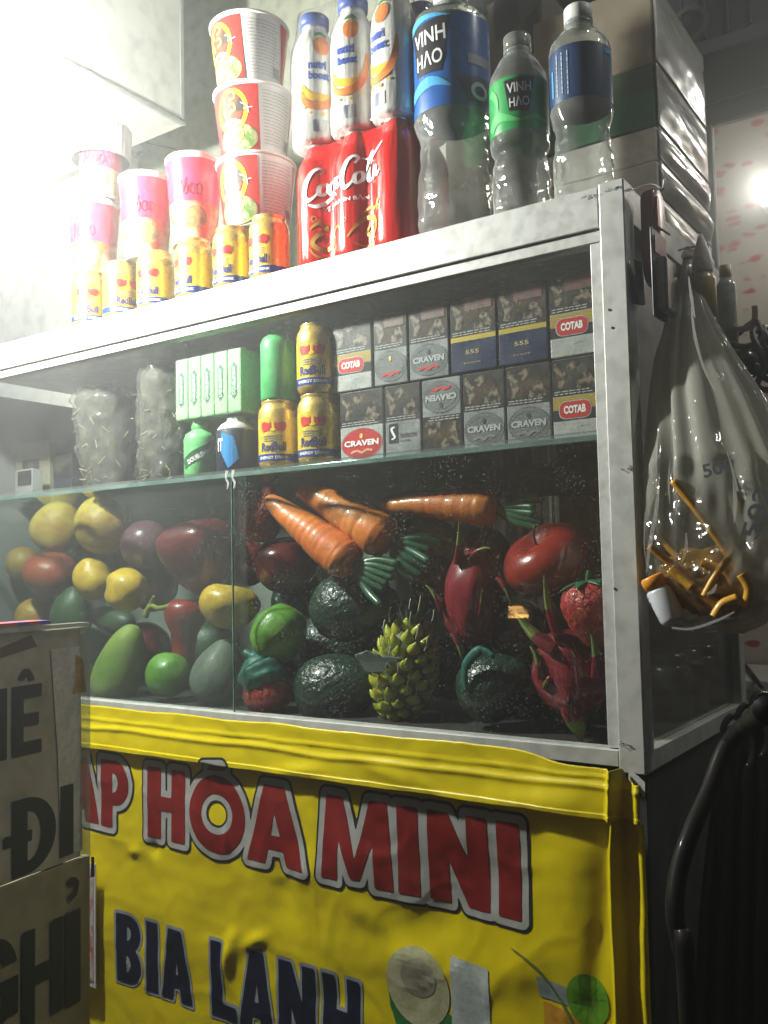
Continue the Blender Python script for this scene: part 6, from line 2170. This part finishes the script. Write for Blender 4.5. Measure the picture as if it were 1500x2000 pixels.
for px in (975, 1052, 1068):
    q = P(px, 1000, y=0.94)
    boxes('upright', [(q.x - 0.008, q.x + 0.008, 0.935, 0.95, za - 0.32, zb_ + 0.12)], mat('upright_pale', (0.42, 0.43, 0.40), 0.5), ct)
boxes('curtain_rail', [(qa.x - 0.05, qb_.x + 0.05, 0.936, 0.949, zb_ + 0.121, zb_ + 0.14)], STEEL, ct)
for px in (970, 1065):
    q = P(px, 1000, y=0.94)
    boxes('foot', [(q.x - 0.01, q.x + 0.01, 0.934, 0.951, 0.0, za - 0.321)], STEEL, ct)

# =================================================================== HANGING ON THE CABINET'S SIDE
def hook(px, py, x=0.004):
    q = P(px, py, x=x)
    bm = bmesh.new()
    tube(bm, spline([(-0.010, 0, 0.004), (0.012, 0, 0.004), (0.022, 0, -0.004), (0.024, 0, 0.006)], 6), 0.0013, 6)
    o = obj('hook', bm, mat('hook_steel', (0.5, 0.5, 0.48), 0.3, 0.9), None, True)
    o.location = q
    return o, q
ho, hq = hook(1253, 372)
tag(ho, 'small steel hook holding the red cutter', 'hook')
t = thing('pocket_cutter', 'long red plastic handled cutter hanging on the side of the cabinet', 'cutter', (0.014, hq.y, hq.z))
bm = bmesh.new()
def capsule_plate(bm, yc, z0, z1, hw, x0, x1):
    pts = rounded(yc - hw, yc + hw, z0, z1, hw * 0.98, 8)
    a_ = [bm.verts.new((x0, p[0], p[1])) for p in pts]
    b2 = [bm.verts.new((x1, p[0], p[1])) for p in pts]
    bm.faces.new(a_)
    bm.faces.new(b2[::-1])
    for i in range(len(pts)):
        j = (i + 1) % len(pts)
        bm.faces.new((a_[i], b2[i], b2[j], a_[j]))
capsule_plate(bm, 0.0, -0.105, -0.002, 0.020, -0.006, 0.008)
obj('handle', bm, mat('dark_red_plastic', (0.16, 0.02, 0.025), 0.3, c2=(0.2, 0.03, 0.035), scale=20, coat=0.5), t, True, 0.002)
bm = bmesh.new()
capsule_plate(bm, -0.012, -0.055, -0.015, 0.005, 0.0085, 0.011)
obj('thumb_slide', bm, REDINK, t, False, 0.001)
bm = bmesh.new()
capsule_plate(bm, 0.004, -0.100, -0.055, 0.010, 0.0085, 0.010)
obj('blade_cover', bm, mat('cover_maroon', (0.25, 0.06, 0.07), 0.35, coat=0.4), t, False, 0.001)
bm = bmesh.new()
tube(bm, [(0.012, -0.018, -0.05), (0.012, 0.018, -0.047)], 0.0012, 6)
obj('seam', bm, BLACK, t)
q = P(1243, 552, x=0.004)
o = boxes('black_tag', [(-0.002, 0.004, -0.012, 0.012, -0.022, 0.022)], BLACK, None, 0.001)
o.location = q
o.rotation_euler = (R(8), 0, 0)
tag(o, 'small black tag stuck under the red cutter on the cabinet side', 'tag')
q = P(1292, 510, x=0.03)
t = thing('hanging_card', 'dark blue blister card hanging beside the red cutter', 'blister card', tuple(q))
boxes('card', [(-0.004, -0.002, -0.022, 0.022, -0.06, 0.03)], mat('card_blue', (0.05, 0.07, 0.11), 0.4, c2=(0.08, 0.10, 0.13), scale=20), t, 0.001)
boxes('blister', [(-0.002, 0.010, -0.018, 0.018, -0.055, 0.0)], mat('blister_slate', (0.08, 0.10, 0.14), 0.15, c2=(0.12, 0.10, 0.10), scale=40, coat=0.8), t, 0.003)
boxes('teal_patch', [(-0.0015, 0.0002, -0.018, 0.018, 0.005, 0.022)], mat('patch_orange', (0.35, 0.10, 0.06), 0.4), t, 0)
# glue bottle
q = P(1372, 540, x=0.05)
t = thing('glue_bottle', 'yellow glue bottle with a long white nozzle hanging behind the plastic bag', 'glue bottle', tuple(q))
bm = bmesh.new()
lathe(bm, [(0.010, -0.045), (0.0135, -0.042), (0.0135, -0.005), (0.009, 0.004)], n=28)
obj('body', bm, mat('glue_yellow', (0.42, 0.30, 0.06), 0.3, c2=(0.5, 0.38, 0.1), scale=30, coat=0.4), t, True)
bm = bmesh.new()
lathe(bm, [(0.010, 0.003), (0.011, 0.006), (0.0085, 0.024), (0.004, 0.040), (0.0015, 0.046)], n=28)
obj('nozzle', bm, WHITE, t, True)
q = P(1420, 610, x=0.05)
t = thing('spray_tube', 'slim pale spray tube hanging at the shop side of the bag', 'tube', tuple(q))
bm = bmesh.new()
lathe(bm, [(0.009, -0.05), (0.011, -0.047), (0.011, 0.03), (0.006, 0.04)], n=26)
obj('body', bm, mat('tube_grey', (0.45, 0.46, 0.42), 0.3, c2=(0.3, 0.3, 0.25), scale=50, coat=0.5), t, True)
bm = bmesh.new()
lathe(bm, [(0.006, 0.039), (0.007, 0.041), (0.006, 0.054), (0.001, 0.055)], n=20)
obj('cap', bm, mat('cap_tan', (0.4, 0.3, 0.12), 0.4), t, True)
# black coiled cables on a pink hook
q = P(1458, 690, x=0.07)
t = thing('cable_bundle', 'bundle of black cable coils hanging by a pink hook at the right edge', 'cable bundle', tuple(q))
rng = random.Random(3)
for k in range(9):
    bm = bmesh.new()
    c = Vector((rng.uniform(-.01, .03), rng.uniform(-.02, .05), rng.uniform(-.04, .02)))
    rr = rng.uniform(.012, .026)
    ax = Vector((rng.gauss(0, 1), rng.gauss(0, 1), rng.gauss(0, .5))).normalized()
    u_ = ax.cross(Vector((0, 0, 1))).normalized()
    v_ = ax.cross(u_)
    tube(bm, [c + u_ * rr * math.cos(a) * (1 + .1 * math.sin(3 * a)) + v_ * rr * math.sin(a) + ax * 0.004 * math.sin(2 * a) for a in np.linspace(0, 2 * PI, 26)], 0.0035, 8, False)
    obj('coil', bm, BLACK, t, True)
bm = bmesh.new()
for k in range(2):
    bmesh.ops.create_icosphere(bm, subdivisions=3, radius=0.015, matrix=Matrix.Translation((0.0 + 0.026 * k, 0.03 * k - 0.01, -0.012 + 0.004 * k)))
obj('adapter', bm, mat('adapter_black', (0.010, 0.010, 0.016), 0.3, coat=0.5), t, True)
bm = bmesh.new()
tube(bm, spline([(-0.012, 0, 0.030), (0.002, 0, 0.028), (0.010, 0, 0.036), (0.011, 0, 0.052)]), 0.0035, 8)
obj('hook', bm, mat('hook_pink', (0.45, 0.26, 0.24), 0.4), t, True)

# plastic bag: hanging film, gathered at a hook, bulging below
hb, hbq = hook(1342, 492, 0.012)
tag(hb, 'steel hook the translucent plastic bag hangs from', 'hook')
BAGR = [(500, 1334, 1350, .10), (530, 1330, 1352, .09), (560, 1322, 1362, .08), (620, 1300, 1388, .06), (700, 1278, 1430, .045), (800, 1264, 1490, .035), (900, 1258, 1540, .022),
        (1000, 1257, 1560, .018), (1080, 1258, 1560, .016), (1140, 1266, 1545, .016), (1185, 1286, 1520, .018), (1215, 1306, 1490, .022), (1232, 1330, 1450, .026)]
def bag_point(f, a, shrink=0.0):
    k = f * (len(BAGR) - 1)
    i = min(int(k), len(BAGR) - 2)
    w_ = k - i
    A, B = BAGR[i], BAGR[i + 1]
    py, l, r, y = [A[j] * (1 - w_) + B[j] * w_ for j in range(4)]
    pl, pr = P(l, py, y=y), P(r, py, y=y)
    c = (pl + pr) / 2
    hw = (pr.x - pl.x) / 2
    hd = min(hw * 0.55, 0.055)
    fold = (1 - sstep(0.45, 0.8, f))
    dr = 1 + fold * (0.06 * math.sin(a * 13 + 2.5 * math.sin(a * 3)) + 0.10 * noise.noise(Vector((math.cos(a) * 5, math.sin(a) * 5, f * 2)))) + 0.05 * noise.noise(Vector((math.cos(a) * 2.5, math.sin(a) * 2.5, f * 7))) + (0.06 * noise.noise(Vector((math.cos(a) * 6, math.sin(a) * 6, f * 22))) if f > 0.5 else 0)
    dr *= 1 - shrink
    x = c.x + hw * math.cos(a) * (dr if math.cos(a) > -0.6 else min(dr, 1.02))
    yy = y + hd * math.sin(a) * dr
    return Vector((x, yy, c.z + (0.006 * noise.noise(Vector((a, f * 9, 2))) if f > 0.3 else 0)))
t = thing('plastic_bag', 'translucent plastic bag of drinking straws hanging on the side of the cabinet', 'plastic bag')
BAGFILM = film('bag_film', (0.93, 0.93, 0.90), 2.0, 0.13, dust=0.95, dcol=(0.60, 0.60, 0.53), trl=0.45, bump=1.0, bscale=26, dmin=0.8, bdist=0.012, crinkle=34, attr='milkiness')
NA, nr = 160, 140
V, F, MK = [], [], []
for i in range(nr + 1):
    for k in range(NA):
        f, a = i / nr, 2 * PI * k / NA
        V.append(bag_point(f, a))
        low = sstep(0.46, 0.60, f + 0.05 * math.sin(a * 5) + 0.03 * math.sin(a * 11 + 1))
        d_ = (math.degrees(a) - 228 + 540) % 360 - 180
        win = 1 - sstep(48, 74, abs(d_ + 5 * math.sin(f * 30)))
        streak = 0.22 * max(0, noise.noise(Vector((a * 9, f * 2.0, 1)))) if f > 0.4 else 0
        MK.append(min(1, 1 - 0.93 * low * win + streak))
for i in range(nr):
    for k in range(NA):
        F.append((i * NA + k, i * NA + (k + 1) % NA, (i + 1) * NA + (k + 1) % NA, (i + 1) * NA + k))
F.append(tuple(range(nr * NA, nr * NA + NA)))
me = bpy.data.meshes.new('film')
me.from_pydata(V, [], F)
me.update()
at_ = me.attributes.new('milkiness', 'FLOAT', 'POINT')
at_.data.foreach_set('value', MK)
link('film', me, BAGFILM, t, True)
# knot at the top
bm = bmesh.new()
kq = P(1342, 505, y=0.10)
rng = random.Random(5)
tube(bm, spline([kq + Vector((0.004, 0, 0.010)), kq, kq + Vector((-0.003, 0.004, -0.012)), kq + Vector((-0.014, -0.004, -0.03))], 6), [.006, .007, .005, .006, .007, .007, .006, .004, .003, .004, .005, .006, .006, .005, .004, .004, .003, .002, .002], 12)
for v in bm.verts:
    v.co += Vector([0.002 * noise.noise(v.co * 160 + Vector((k, 0, 0))) for k in range(3)])
obj('knot', bm, film('knot_film', (0.8, 0.8, 0.78), 2, 0.12, dust=0.5, dcol=(0.7, 0.68, 0.6)), t, True)
# bright edges where the film is doubled
EDGEF = film('film_edge', (0.9, 0.9, 0.9), 3, 0.12, dust=0.7, dcol=(0.85, 0.85, 0.82))
bm = bmesh.new()
YE = -0.030
for pts, w_ in (([(1287, 930), (1283, 985), (1270, 1060), (1262, 1120)], [.0004, .0035, .004, .001]), ([(1309, 898), (1306, 940), (1308, 985)], [.0003, .0025, .0006]),
                ([(1420, 880), (1432, 925), (1440, 960)], [.0004, .002, .003]), ([(1432, 935), (1436, 980), (1434, 1020)], [.001, .004, .001]),
                ([(1340, 1040), (1340, 1070), (1332, 1098)], [.0005, .004, .001]), ([(1312, 1226), (1350, 1228), (1400, 1212), (1434, 1195)], [.002, .0025, .0025, .001]),
                ([(1400, 1140), (1392, 1155), (1380, 1160)], [.001, .004, .001]), ([(1260, 1000), (1258, 1060), (1262, 1100)], [.0005, .0012, .0005]),
                ([(1350, 600), (1358, 660), (1375, 720), (1400, 770)], [.001, .003, .002, .001]), ([(1345, 540), (1350, 580), (1357, 620)], [.001, .003, .001])):
    ribbon(bm, [((lambda q: (q.x, q.z))(P(a, b, y=YE))) for a, b in pts], w_, lambda u, v: Vector((u, YE, v)), 7)
obj('film_crease', bm, EDGEF, t, True)
bm = bmesh.new()
q = P(1478, 1000, y=-0.028)
text_in(bm, '502', q.x - 0.024, q.z - 0.008, 0.048, 0.016, lambda u, v: Vector((u, -0.028, v)), 0.02, rot=R(72))
q = P(1402, 915, y=-0.024)
text_in(bm, '500', q.x - 0.014, q.z - 0.006, 0.028, 0.013, lambda u, v: Vector((u, -0.024, v)), 0.02, rot=R(10))
obj('lettering', bm, mat('bag_print', (0.06, 0.07, 0.08), 0.5), t)
# contents
def straw(a, b, c, r, label, y0=0.0, y1=0.02):
    y0, y1 = y0 - 0.022, y1 - 0.026
    A, B, C_ = P(*a, y=y0), P(*b, y=(y0 + y1) / 2), P(*c, y=y1)
    bm = bmesh.new()
    tube(bm, [p - A for p in spline([A, B, C_], 10)], r, 12)
    o = obj('drinking_straw', bm, mat('straw_amber', (0.78, 0.44, 0.04), 0.35, c2=(0.68, 0.34, 0.03), scale=30, coat=0.4), None, True)
    o.location = A
    return tag(o, label, 'straw', 'amber straws in the hanging bag')
straw((1314, 938), (1385, 1030), (1447, 1120), 0.0036, 'longest amber straw, slanting down across the hanging bag')
straw((1447, 1122), (1462, 1150), (1455, 1185), 0.0042, 'bent amber straw end at the lower right of the bag', 0.004, 0.012)
straw((1268, 1066), (1310, 1100), (1352, 1128), 0.0036, 'amber straw at the left of the bag, above the orange cap')
straw((1285, 1052), (1320, 1085), (1360, 1135), 0.003, 'thin amber straw crossing behind at the left of the bag', 0.03, 0.03)
straw((1310, 1112), (1330, 1128), (1352, 1146), 0.0048, 'short thick amber straw stub above the white tube', 0.005, 0.01)
straw((1370, 1100), (1410, 1112), (1440, 1150), 0.0038, 'amber straw low in the middle of the bag', 0.01, 0.02)
straw((1360, 1150), (1400, 1180), (1440, 1185), 0.0045, 'amber straw lying along the bottom of the bag', 0.01, 0.02)
straw((1375, 1165), (1400, 1120), (1432, 1078), 0.0034, 'amber straw rising to the right out of the wrapped bundle', 0.0, 0.01)
straw((1395, 1205), (1412, 1180), (1440, 1168), 0.0046, 'broad folded amber straw at the very bottom of the bag', 0.0, 0.008)
straw((1300, 1130), (1335, 1160), (1372, 1190), 0.0034, 'amber straw running down behind the white tube', 0.012, 0.02)
q = P(1392, 1135, y=0.012)
bm = bmesh.new()
bmesh.ops.create_icosphere(bm, subdivisions=4, radius=0.038)
for v in bm.verts:
    n_ = v.co.normalized()
    v.co = Vector((v.co.x * 1.35, v.co.y * 0.6, v.co.z * 0.85)) * (1 + 0.25 * noise.noise(n_ * 3) + 0.15 * noise.noise(n_ * 9))
o = obj('wrapped_bundle', bm, film('amber_wrap', (0.60, 0.40, 0.16), 2.4, 0.15, dust=0.75, dcol=(0.46, 0.26, 0.05), bump=1, bscale=60, bdist=0.01), None, True)
o.location = q
tag(o, 'crumpled amber wrapped bundle at the bottom of the hanging bag', 'bundle')
A, B = P(1283, 1148, y=-0.014), P(1316, 1212, y=-0.012)
d = B - A
t = thing('cream_tube', 'white tube with an orange cap in the lower left of the bag', 'tube', tuple(A))
t.rotation_mode = 'QUATERNION'
t.rotation_quaternion = d.to_track_quat('Z', 'Y')
bm = bmesh.new()
lathe(bm, [(0.0100, 0.0), (0.0125, 0.004), (0.0125, d.length * 0.9), (0.011, d.length * 1.08)], n=26)
obj('body', bm, mat('tube_white', (0.62, 0.64, 0.68), 0.3, coat=0.5), t, True)
bm = bmesh.new()
lathe(bm, [(0.010, -0.012), (0.0115, -0.010), (0.0115, -0.0005), (0.010, -0.0001)], n=26)
obj('cap', bm, mat('cap_orange', (0.80, 0.30, 0.02), 0.35), t, True)
bm = bmesh.new()
fb = wrapper(lambda v: 0.0125, -PI / 2 - 0.2, 0.0006)
ribbon(bm, [(-0.004, 0.010), (0.003, 0.014), (0.004, 0.022), (-0.003, 0.026)], [.002, .005, .004, .001], fb)
ribbon(bm, [(-0.006, 0.005), (0.004, 0.006)], 0.001, fb)
obj('blue_print', bm, BLUE, t)
q = P(1449, 1000, y=-0.012)
t = thing('paper_slip', 'white printed slip lying inside the bag at the right', 'slip', tuple(q))
t.rotation_euler = (0, R(-14), 0)
boxes('paper', [(-0.008, 0.008, -0.0006, 0.0006, -0.020, 0.020)], mat('slip_white', (0.6, 0.6, 0.56), 0.4, coat=0.4), t, 0)
bm = bmesh.new()
patch(bm, ell(0.0, 0.002, 0.003, 0.003, 12), lambda u, v: Vector((u, -0.0012, v)), 1)
patch(bm, ell(0.001, -0.013, 0.0035, 0.0025, 12), lambda u, v: Vector((u, -0.0012, v)), 1, 1)
obj('print', bm, [YELLOW, mat('slip_pink', (0.55, 0.2, 0.25), 0.4)], t)

# =================================================================== RIGHT: chair with a black cover
t = thing('covered_chair', 'black tube framed chair with a shiny black jacket thrown over its back', 'chair')
TX = 0.075
path = [P(a, b, x=x_) for a, b, x_ in ((1500, 1385, .20), (1462, 1412, .13), (1432, 1440, .10), (1408, 1480, .09), (1385, 1545, .085), (1350, 1625, .08), (1326, 1700, .075), (1318, 1780, .075), (1332, 1860, .08), (1342, 1930, .085))]
path.append(Vector((path[-1].x + 0.01, path[-1].y - 0.02, 0.3)))
path.append(Vector((path[-1].x + 0.01, path[-1].y - 0.04, 0.0)))
bm = bmesh.new()
tube(bm, spline(path, 6), 0.0072, 14)
TUBE = mat('black_lacquer', (0.008, 0.007, 0.006), 0.5, spec=0.12, c2=(0.014, 0.012, 0.010), scale=30, coat=0.1)
obj('frame_tube', bm, TUBE, t, True)
bm = bmesh.new()
tube(bm, spline([p + Vector((0.42, 0.14, 0)) for p in path], 6), 0.0072, 14)
obj('frame_tube', bm, TUBE, t, True)
bm = bmesh.new()
box(bm, 0.10, 0.56, 0.02, 0.36, 0.42, 0.45)
obj('seat', bm, BLACK, t, False, 0.01)
# jacket sheet
V, F = [], []
nu, nv = 70, 90
ridge = [P(1406, 1462, y=.13), P(1432, 1438, y=.14), P(1466, 1408, y=.15), P(1510, 1372, y=.16), P(1620, 1330, y=.18)]
rp = spline(ridge, 16)
for i in range(nu + 1):
    r_ = rp[int(i / nu * (len(rp) - 1))]
    for j in range(nv + 1):
        g = j / nv
        if g < 0.12:      # over the back
            h = g / 0.12
            p = r_ + Vector((0.0, 0.05 * (1 - h), -0.05 * (1 - h) ** 2))
        else:
            h = (g - 0.12) / 0.88
            out = 0.020 * math.sin(min(h * 8, PI / 2)) + 0.035 * h
            fold = 0.012 * math.sin(i * 0.42 + 2 * noise.noise(Vector((i * .05, h * 3, 0)))) * sstep(0.02, 0.3, h) + 0.012 * noise.noise(Vector((i * .12, h * 7, 2)))
            p = r_ + Vector((-0.055 * h * (1 - i / nu) * 1.3, -out - fold, -0.80 * h))
        V.append(tuple(p))
for i in range(nu):
    for j in range(nv):
        F.append((i * (nv + 1) + j, (i + 1) * (nv + 1) + j, (i + 1) * (nv + 1) + j + 1, i * (nv + 1) + j + 1))
me = bpy.data.meshes.new('jacket')
me.from_pydata(V, [], F)
me.update()
jk = link('jacket', me, mat('black_leatherette', (0.008, 0.008, 0.009), 0.4, c2=(0.014, 0.014, 0.015), scale=30, bump=0.5, bscale=50, coat=0.15), None, True)
jk.modifiers.new('s', 'SOLIDIFY').thickness = 0.004
tag(jk, 'shiny black jacket hanging over the chair back at the lower right', 'jacket')
q = P(1490, 1385, y=0.12)
bm = bmesh.new()
for k in range(3):
    tube(bm, [P(1440 + k * 28, 1452 - k * 22, y=0.105) + Vector((0.02 * math.cos(a) * 0.7, 0.02 * math.sin(a), 0.022 * math.sin(a) - 0.012 * math.cos(a))) for a in np.linspace(-0.6, PI, 18)], 0.0035, 8)
o = obj('collar_cord', bm, mat('cord_black', (0.02, 0.02, 0.022), 0.2, coat=0.8), jk, True)
# white table inside the shop
t = thing('table', 'white table standing inside the shop, seen past the cabinet', 'table', (-0.45, 2.2, 0))
boxes('table_top', [(-0.55, 0.75, -0.2, 0.26, 0.72, 0.75)], mat('table_white', (0.62, 0.62, 0.60), 0.35), t, 0.004)
for x in (-0.5, 0.68):
    for y in (-0.16, 0.2):
        boxes('leg', [(x, x + 0.03, y, y + 0.03, 0.10, 0.719)], STEEL, t)
bm = bmesh.new()
A, B = P(1455, 1298, z=0.758), P(1488, 1342, z=0.758)
tube(bm, [A, B], 0.006, 8)
o = obj('dark_stick', bm, BLACK, None, True)
tag(o, 'dark stick lying on the white table in the shop', 'stick')

# =================================================================== LEFT, beyond the cabinet
o = boxes('glare_panel', [(-2.60, -1.50, 0.44, 0.47, 0.0, 2.7)], mat('glare_white', (0.62, 0.63, 0.62), 0.6, c2=(0.70, 0.71, 0.70), scale=6), bevel=0.004)  # added white panel, stands in for the glare at the left edge
tag(o, 'white partition added to stand in for the glare beyond the left end of the cabinet', 'partition')
# =================================================================== LAMPS
t = thing('hanging_bulb', 'bare lit bulb on a cord just beyond the left edge of the picture', 'bulb', tuple(LAMP))
bm = bmesh.new()
lathe(bm, [(0.002, -0.040), (0.018, -0.036), (0.029, -0.022), (0.032, -0.004), (0.027, 0.014), (0.016, 0.030), (0.0135, 0.040)], n=24)
gm = bpy.data.materials.new('bulb_glow')
gm.use_nodes = True
n_ = gm.node_tree.nodes
n_.remove(n_['Principled BSDF'])
tr_ = n_.new('ShaderNodeBsdfTransparent')
em_ = n_.new('ShaderNodeEmission')
em_.inputs[1].default_value = 40
ad_ = n_.new('ShaderNodeAddShader')
gm.node_tree.links.new(tr_.outputs[0], ad_.inputs[0])
gm.node_tree.links.new(em_.outputs[0], ad_.inputs[1])
gm.node_tree.links.new(ad_.outputs[0], n_['Material Output'].inputs[0])
obj('glass_globe', bm, gm, t, True)
bm = bmesh.new()
lathe(bm, [(0.0135, 0.040), (0.0145, 0.042), (0.0145, 0.075), (0.006, 0.085)], n=20)
obj('socket', bm, WHITE, t, True)
bm = bmesh.new()
tube(bm, [(0, 0, 0.084), (0, 0, 1.4)], 0.003, 8)
obj('cord', bm, BLACK, t)
for nm, lb, loc, up in (('side_fill_bulb', 'added unseen bulb right of the cabinet, fill for the faces turned that way', (0.9, 0.5, 2.8), 1.2), ('shop_fill_bulb', 'lit bulb on the shop ceiling, out of the picture', (0.5, 2.2, 2.45), 1.5)):  # added bulbs that go with the two unseen fill lights
    t = thing(nm, lb, 'bulb', loc)
    bm = bmesh.new()
    lathe(bm, [(0.002, -0.040), (0.018, -0.036), (0.029, -0.022), (0.032, -0.004), (0.027, 0.014), (0.016, 0.030), (0.0135, 0.040)], n=24)
    obj('glass_globe', bm, gm, t, True)
    bm = bmesh.new()
    lathe(bm, [(0.0135, 0.040), (0.0145, 0.042), (0.0145, 0.075), (0.006, 0.085)], n=20)
    obj('socket', bm, WHITE, t, True)
    bm = bmesh.new()
    tube(bm, [(0, 0, 0.084), (0, 0, up)], 0.003, 8)
    obj('cord', bm, BLACK, t)
# street lamp added behind the viewer for fill light, and a warm lantern whose reflection shows in the glass
t = thing('fill_lamp', 'added street lamp behind the viewer, there for fill light', 'street lamp', (3.4, -1.7, 0))
bm = bmesh.new()
tube(bm, spline([(0, 0, 0), (0, 0, 1.5), (0, 0, 2.7), (-0.2, 0, 3.1), (-0.4, 0, 3.18)], 6), [0.05] * 10 + [0.035] * 15, 12)
obj('pole', bm, STEEL, t, True)
bm = bmesh.new()
lathe(bm, [(0.20, 0), (0.19, 0.05), (0.08, 0.12), (0.03, 0.14)], -0.4, 0, 3.04, 28, cap0=False)
obj('lamp_head', bm, mat('lamp_head', (0.3, 0.3, 0.3), 0.5), t, True)
g0 = P(1008, 1195, y=0.004)
dv = g0 - CAM
tl = g0 + Vector((dv.x, -dv.y, dv.z)).normalized() * 3.6
t = thing('lantern', 'warm lantern with two glowing bars behind the viewer, mirrored in the cabinet glass', 'lantern', tuple(tl))
boxes('glow_bar', [(-0.065, 0.03, -0.015, 0.015, 0.012, 0.028), (-0.05, 0.06, -0.015, 0.015, -0.030, -0.010), (-0.03, 0.05, -0.012, 0.012, -0.004, 0.006)], mat('warm_glow', (1, .6, .2), 0.5, emit=(1.0, 0.55, 0.16), estr=60), t, 0.004)
boxes('post', [(-0.02, 0.02, -0.06, -0.03, -tl.z, 0.03)], BLACK, t)
boxes('bracket', [(-0.06, 0.06, -0.029, -0.016, -0.034, 0.032)], BLACK, t)

# =================================================================== HAZE
bm = bmesh.new()
box(bm, -4.6, 4.2, -5.2, 2.9, -1.0, 4.6)
hz = obj('haze', bm, None)  # volume added to give the lens glare round the bulb
hm = bpy.data.materials.new('glare_haze')
hm.use_nodes = True
n_ = hm.node_tree.nodes
n_.remove(n_['Principled BSDF'])
pv = n_.new('ShaderNodeVolumePrincipled')
pv.inputs['Color'].default_value = (0.95, 0.97, 0.97, 1)
HAZE_D, HAZE_G = 0.21, 0.91
pv.inputs['Density'].default_value = HAZE_D
pv.inputs['Anisotropy'].default_value = HAZE_G
hm.node_tree.links.new(pv.outputs[0], n_['Material Output'].inputs['Volume'])
hz.data.materials.append(hm)
tag(hz, kind='stuff')
hz['label'] = 'thin haze added round the lamp to stand in for lens glare'
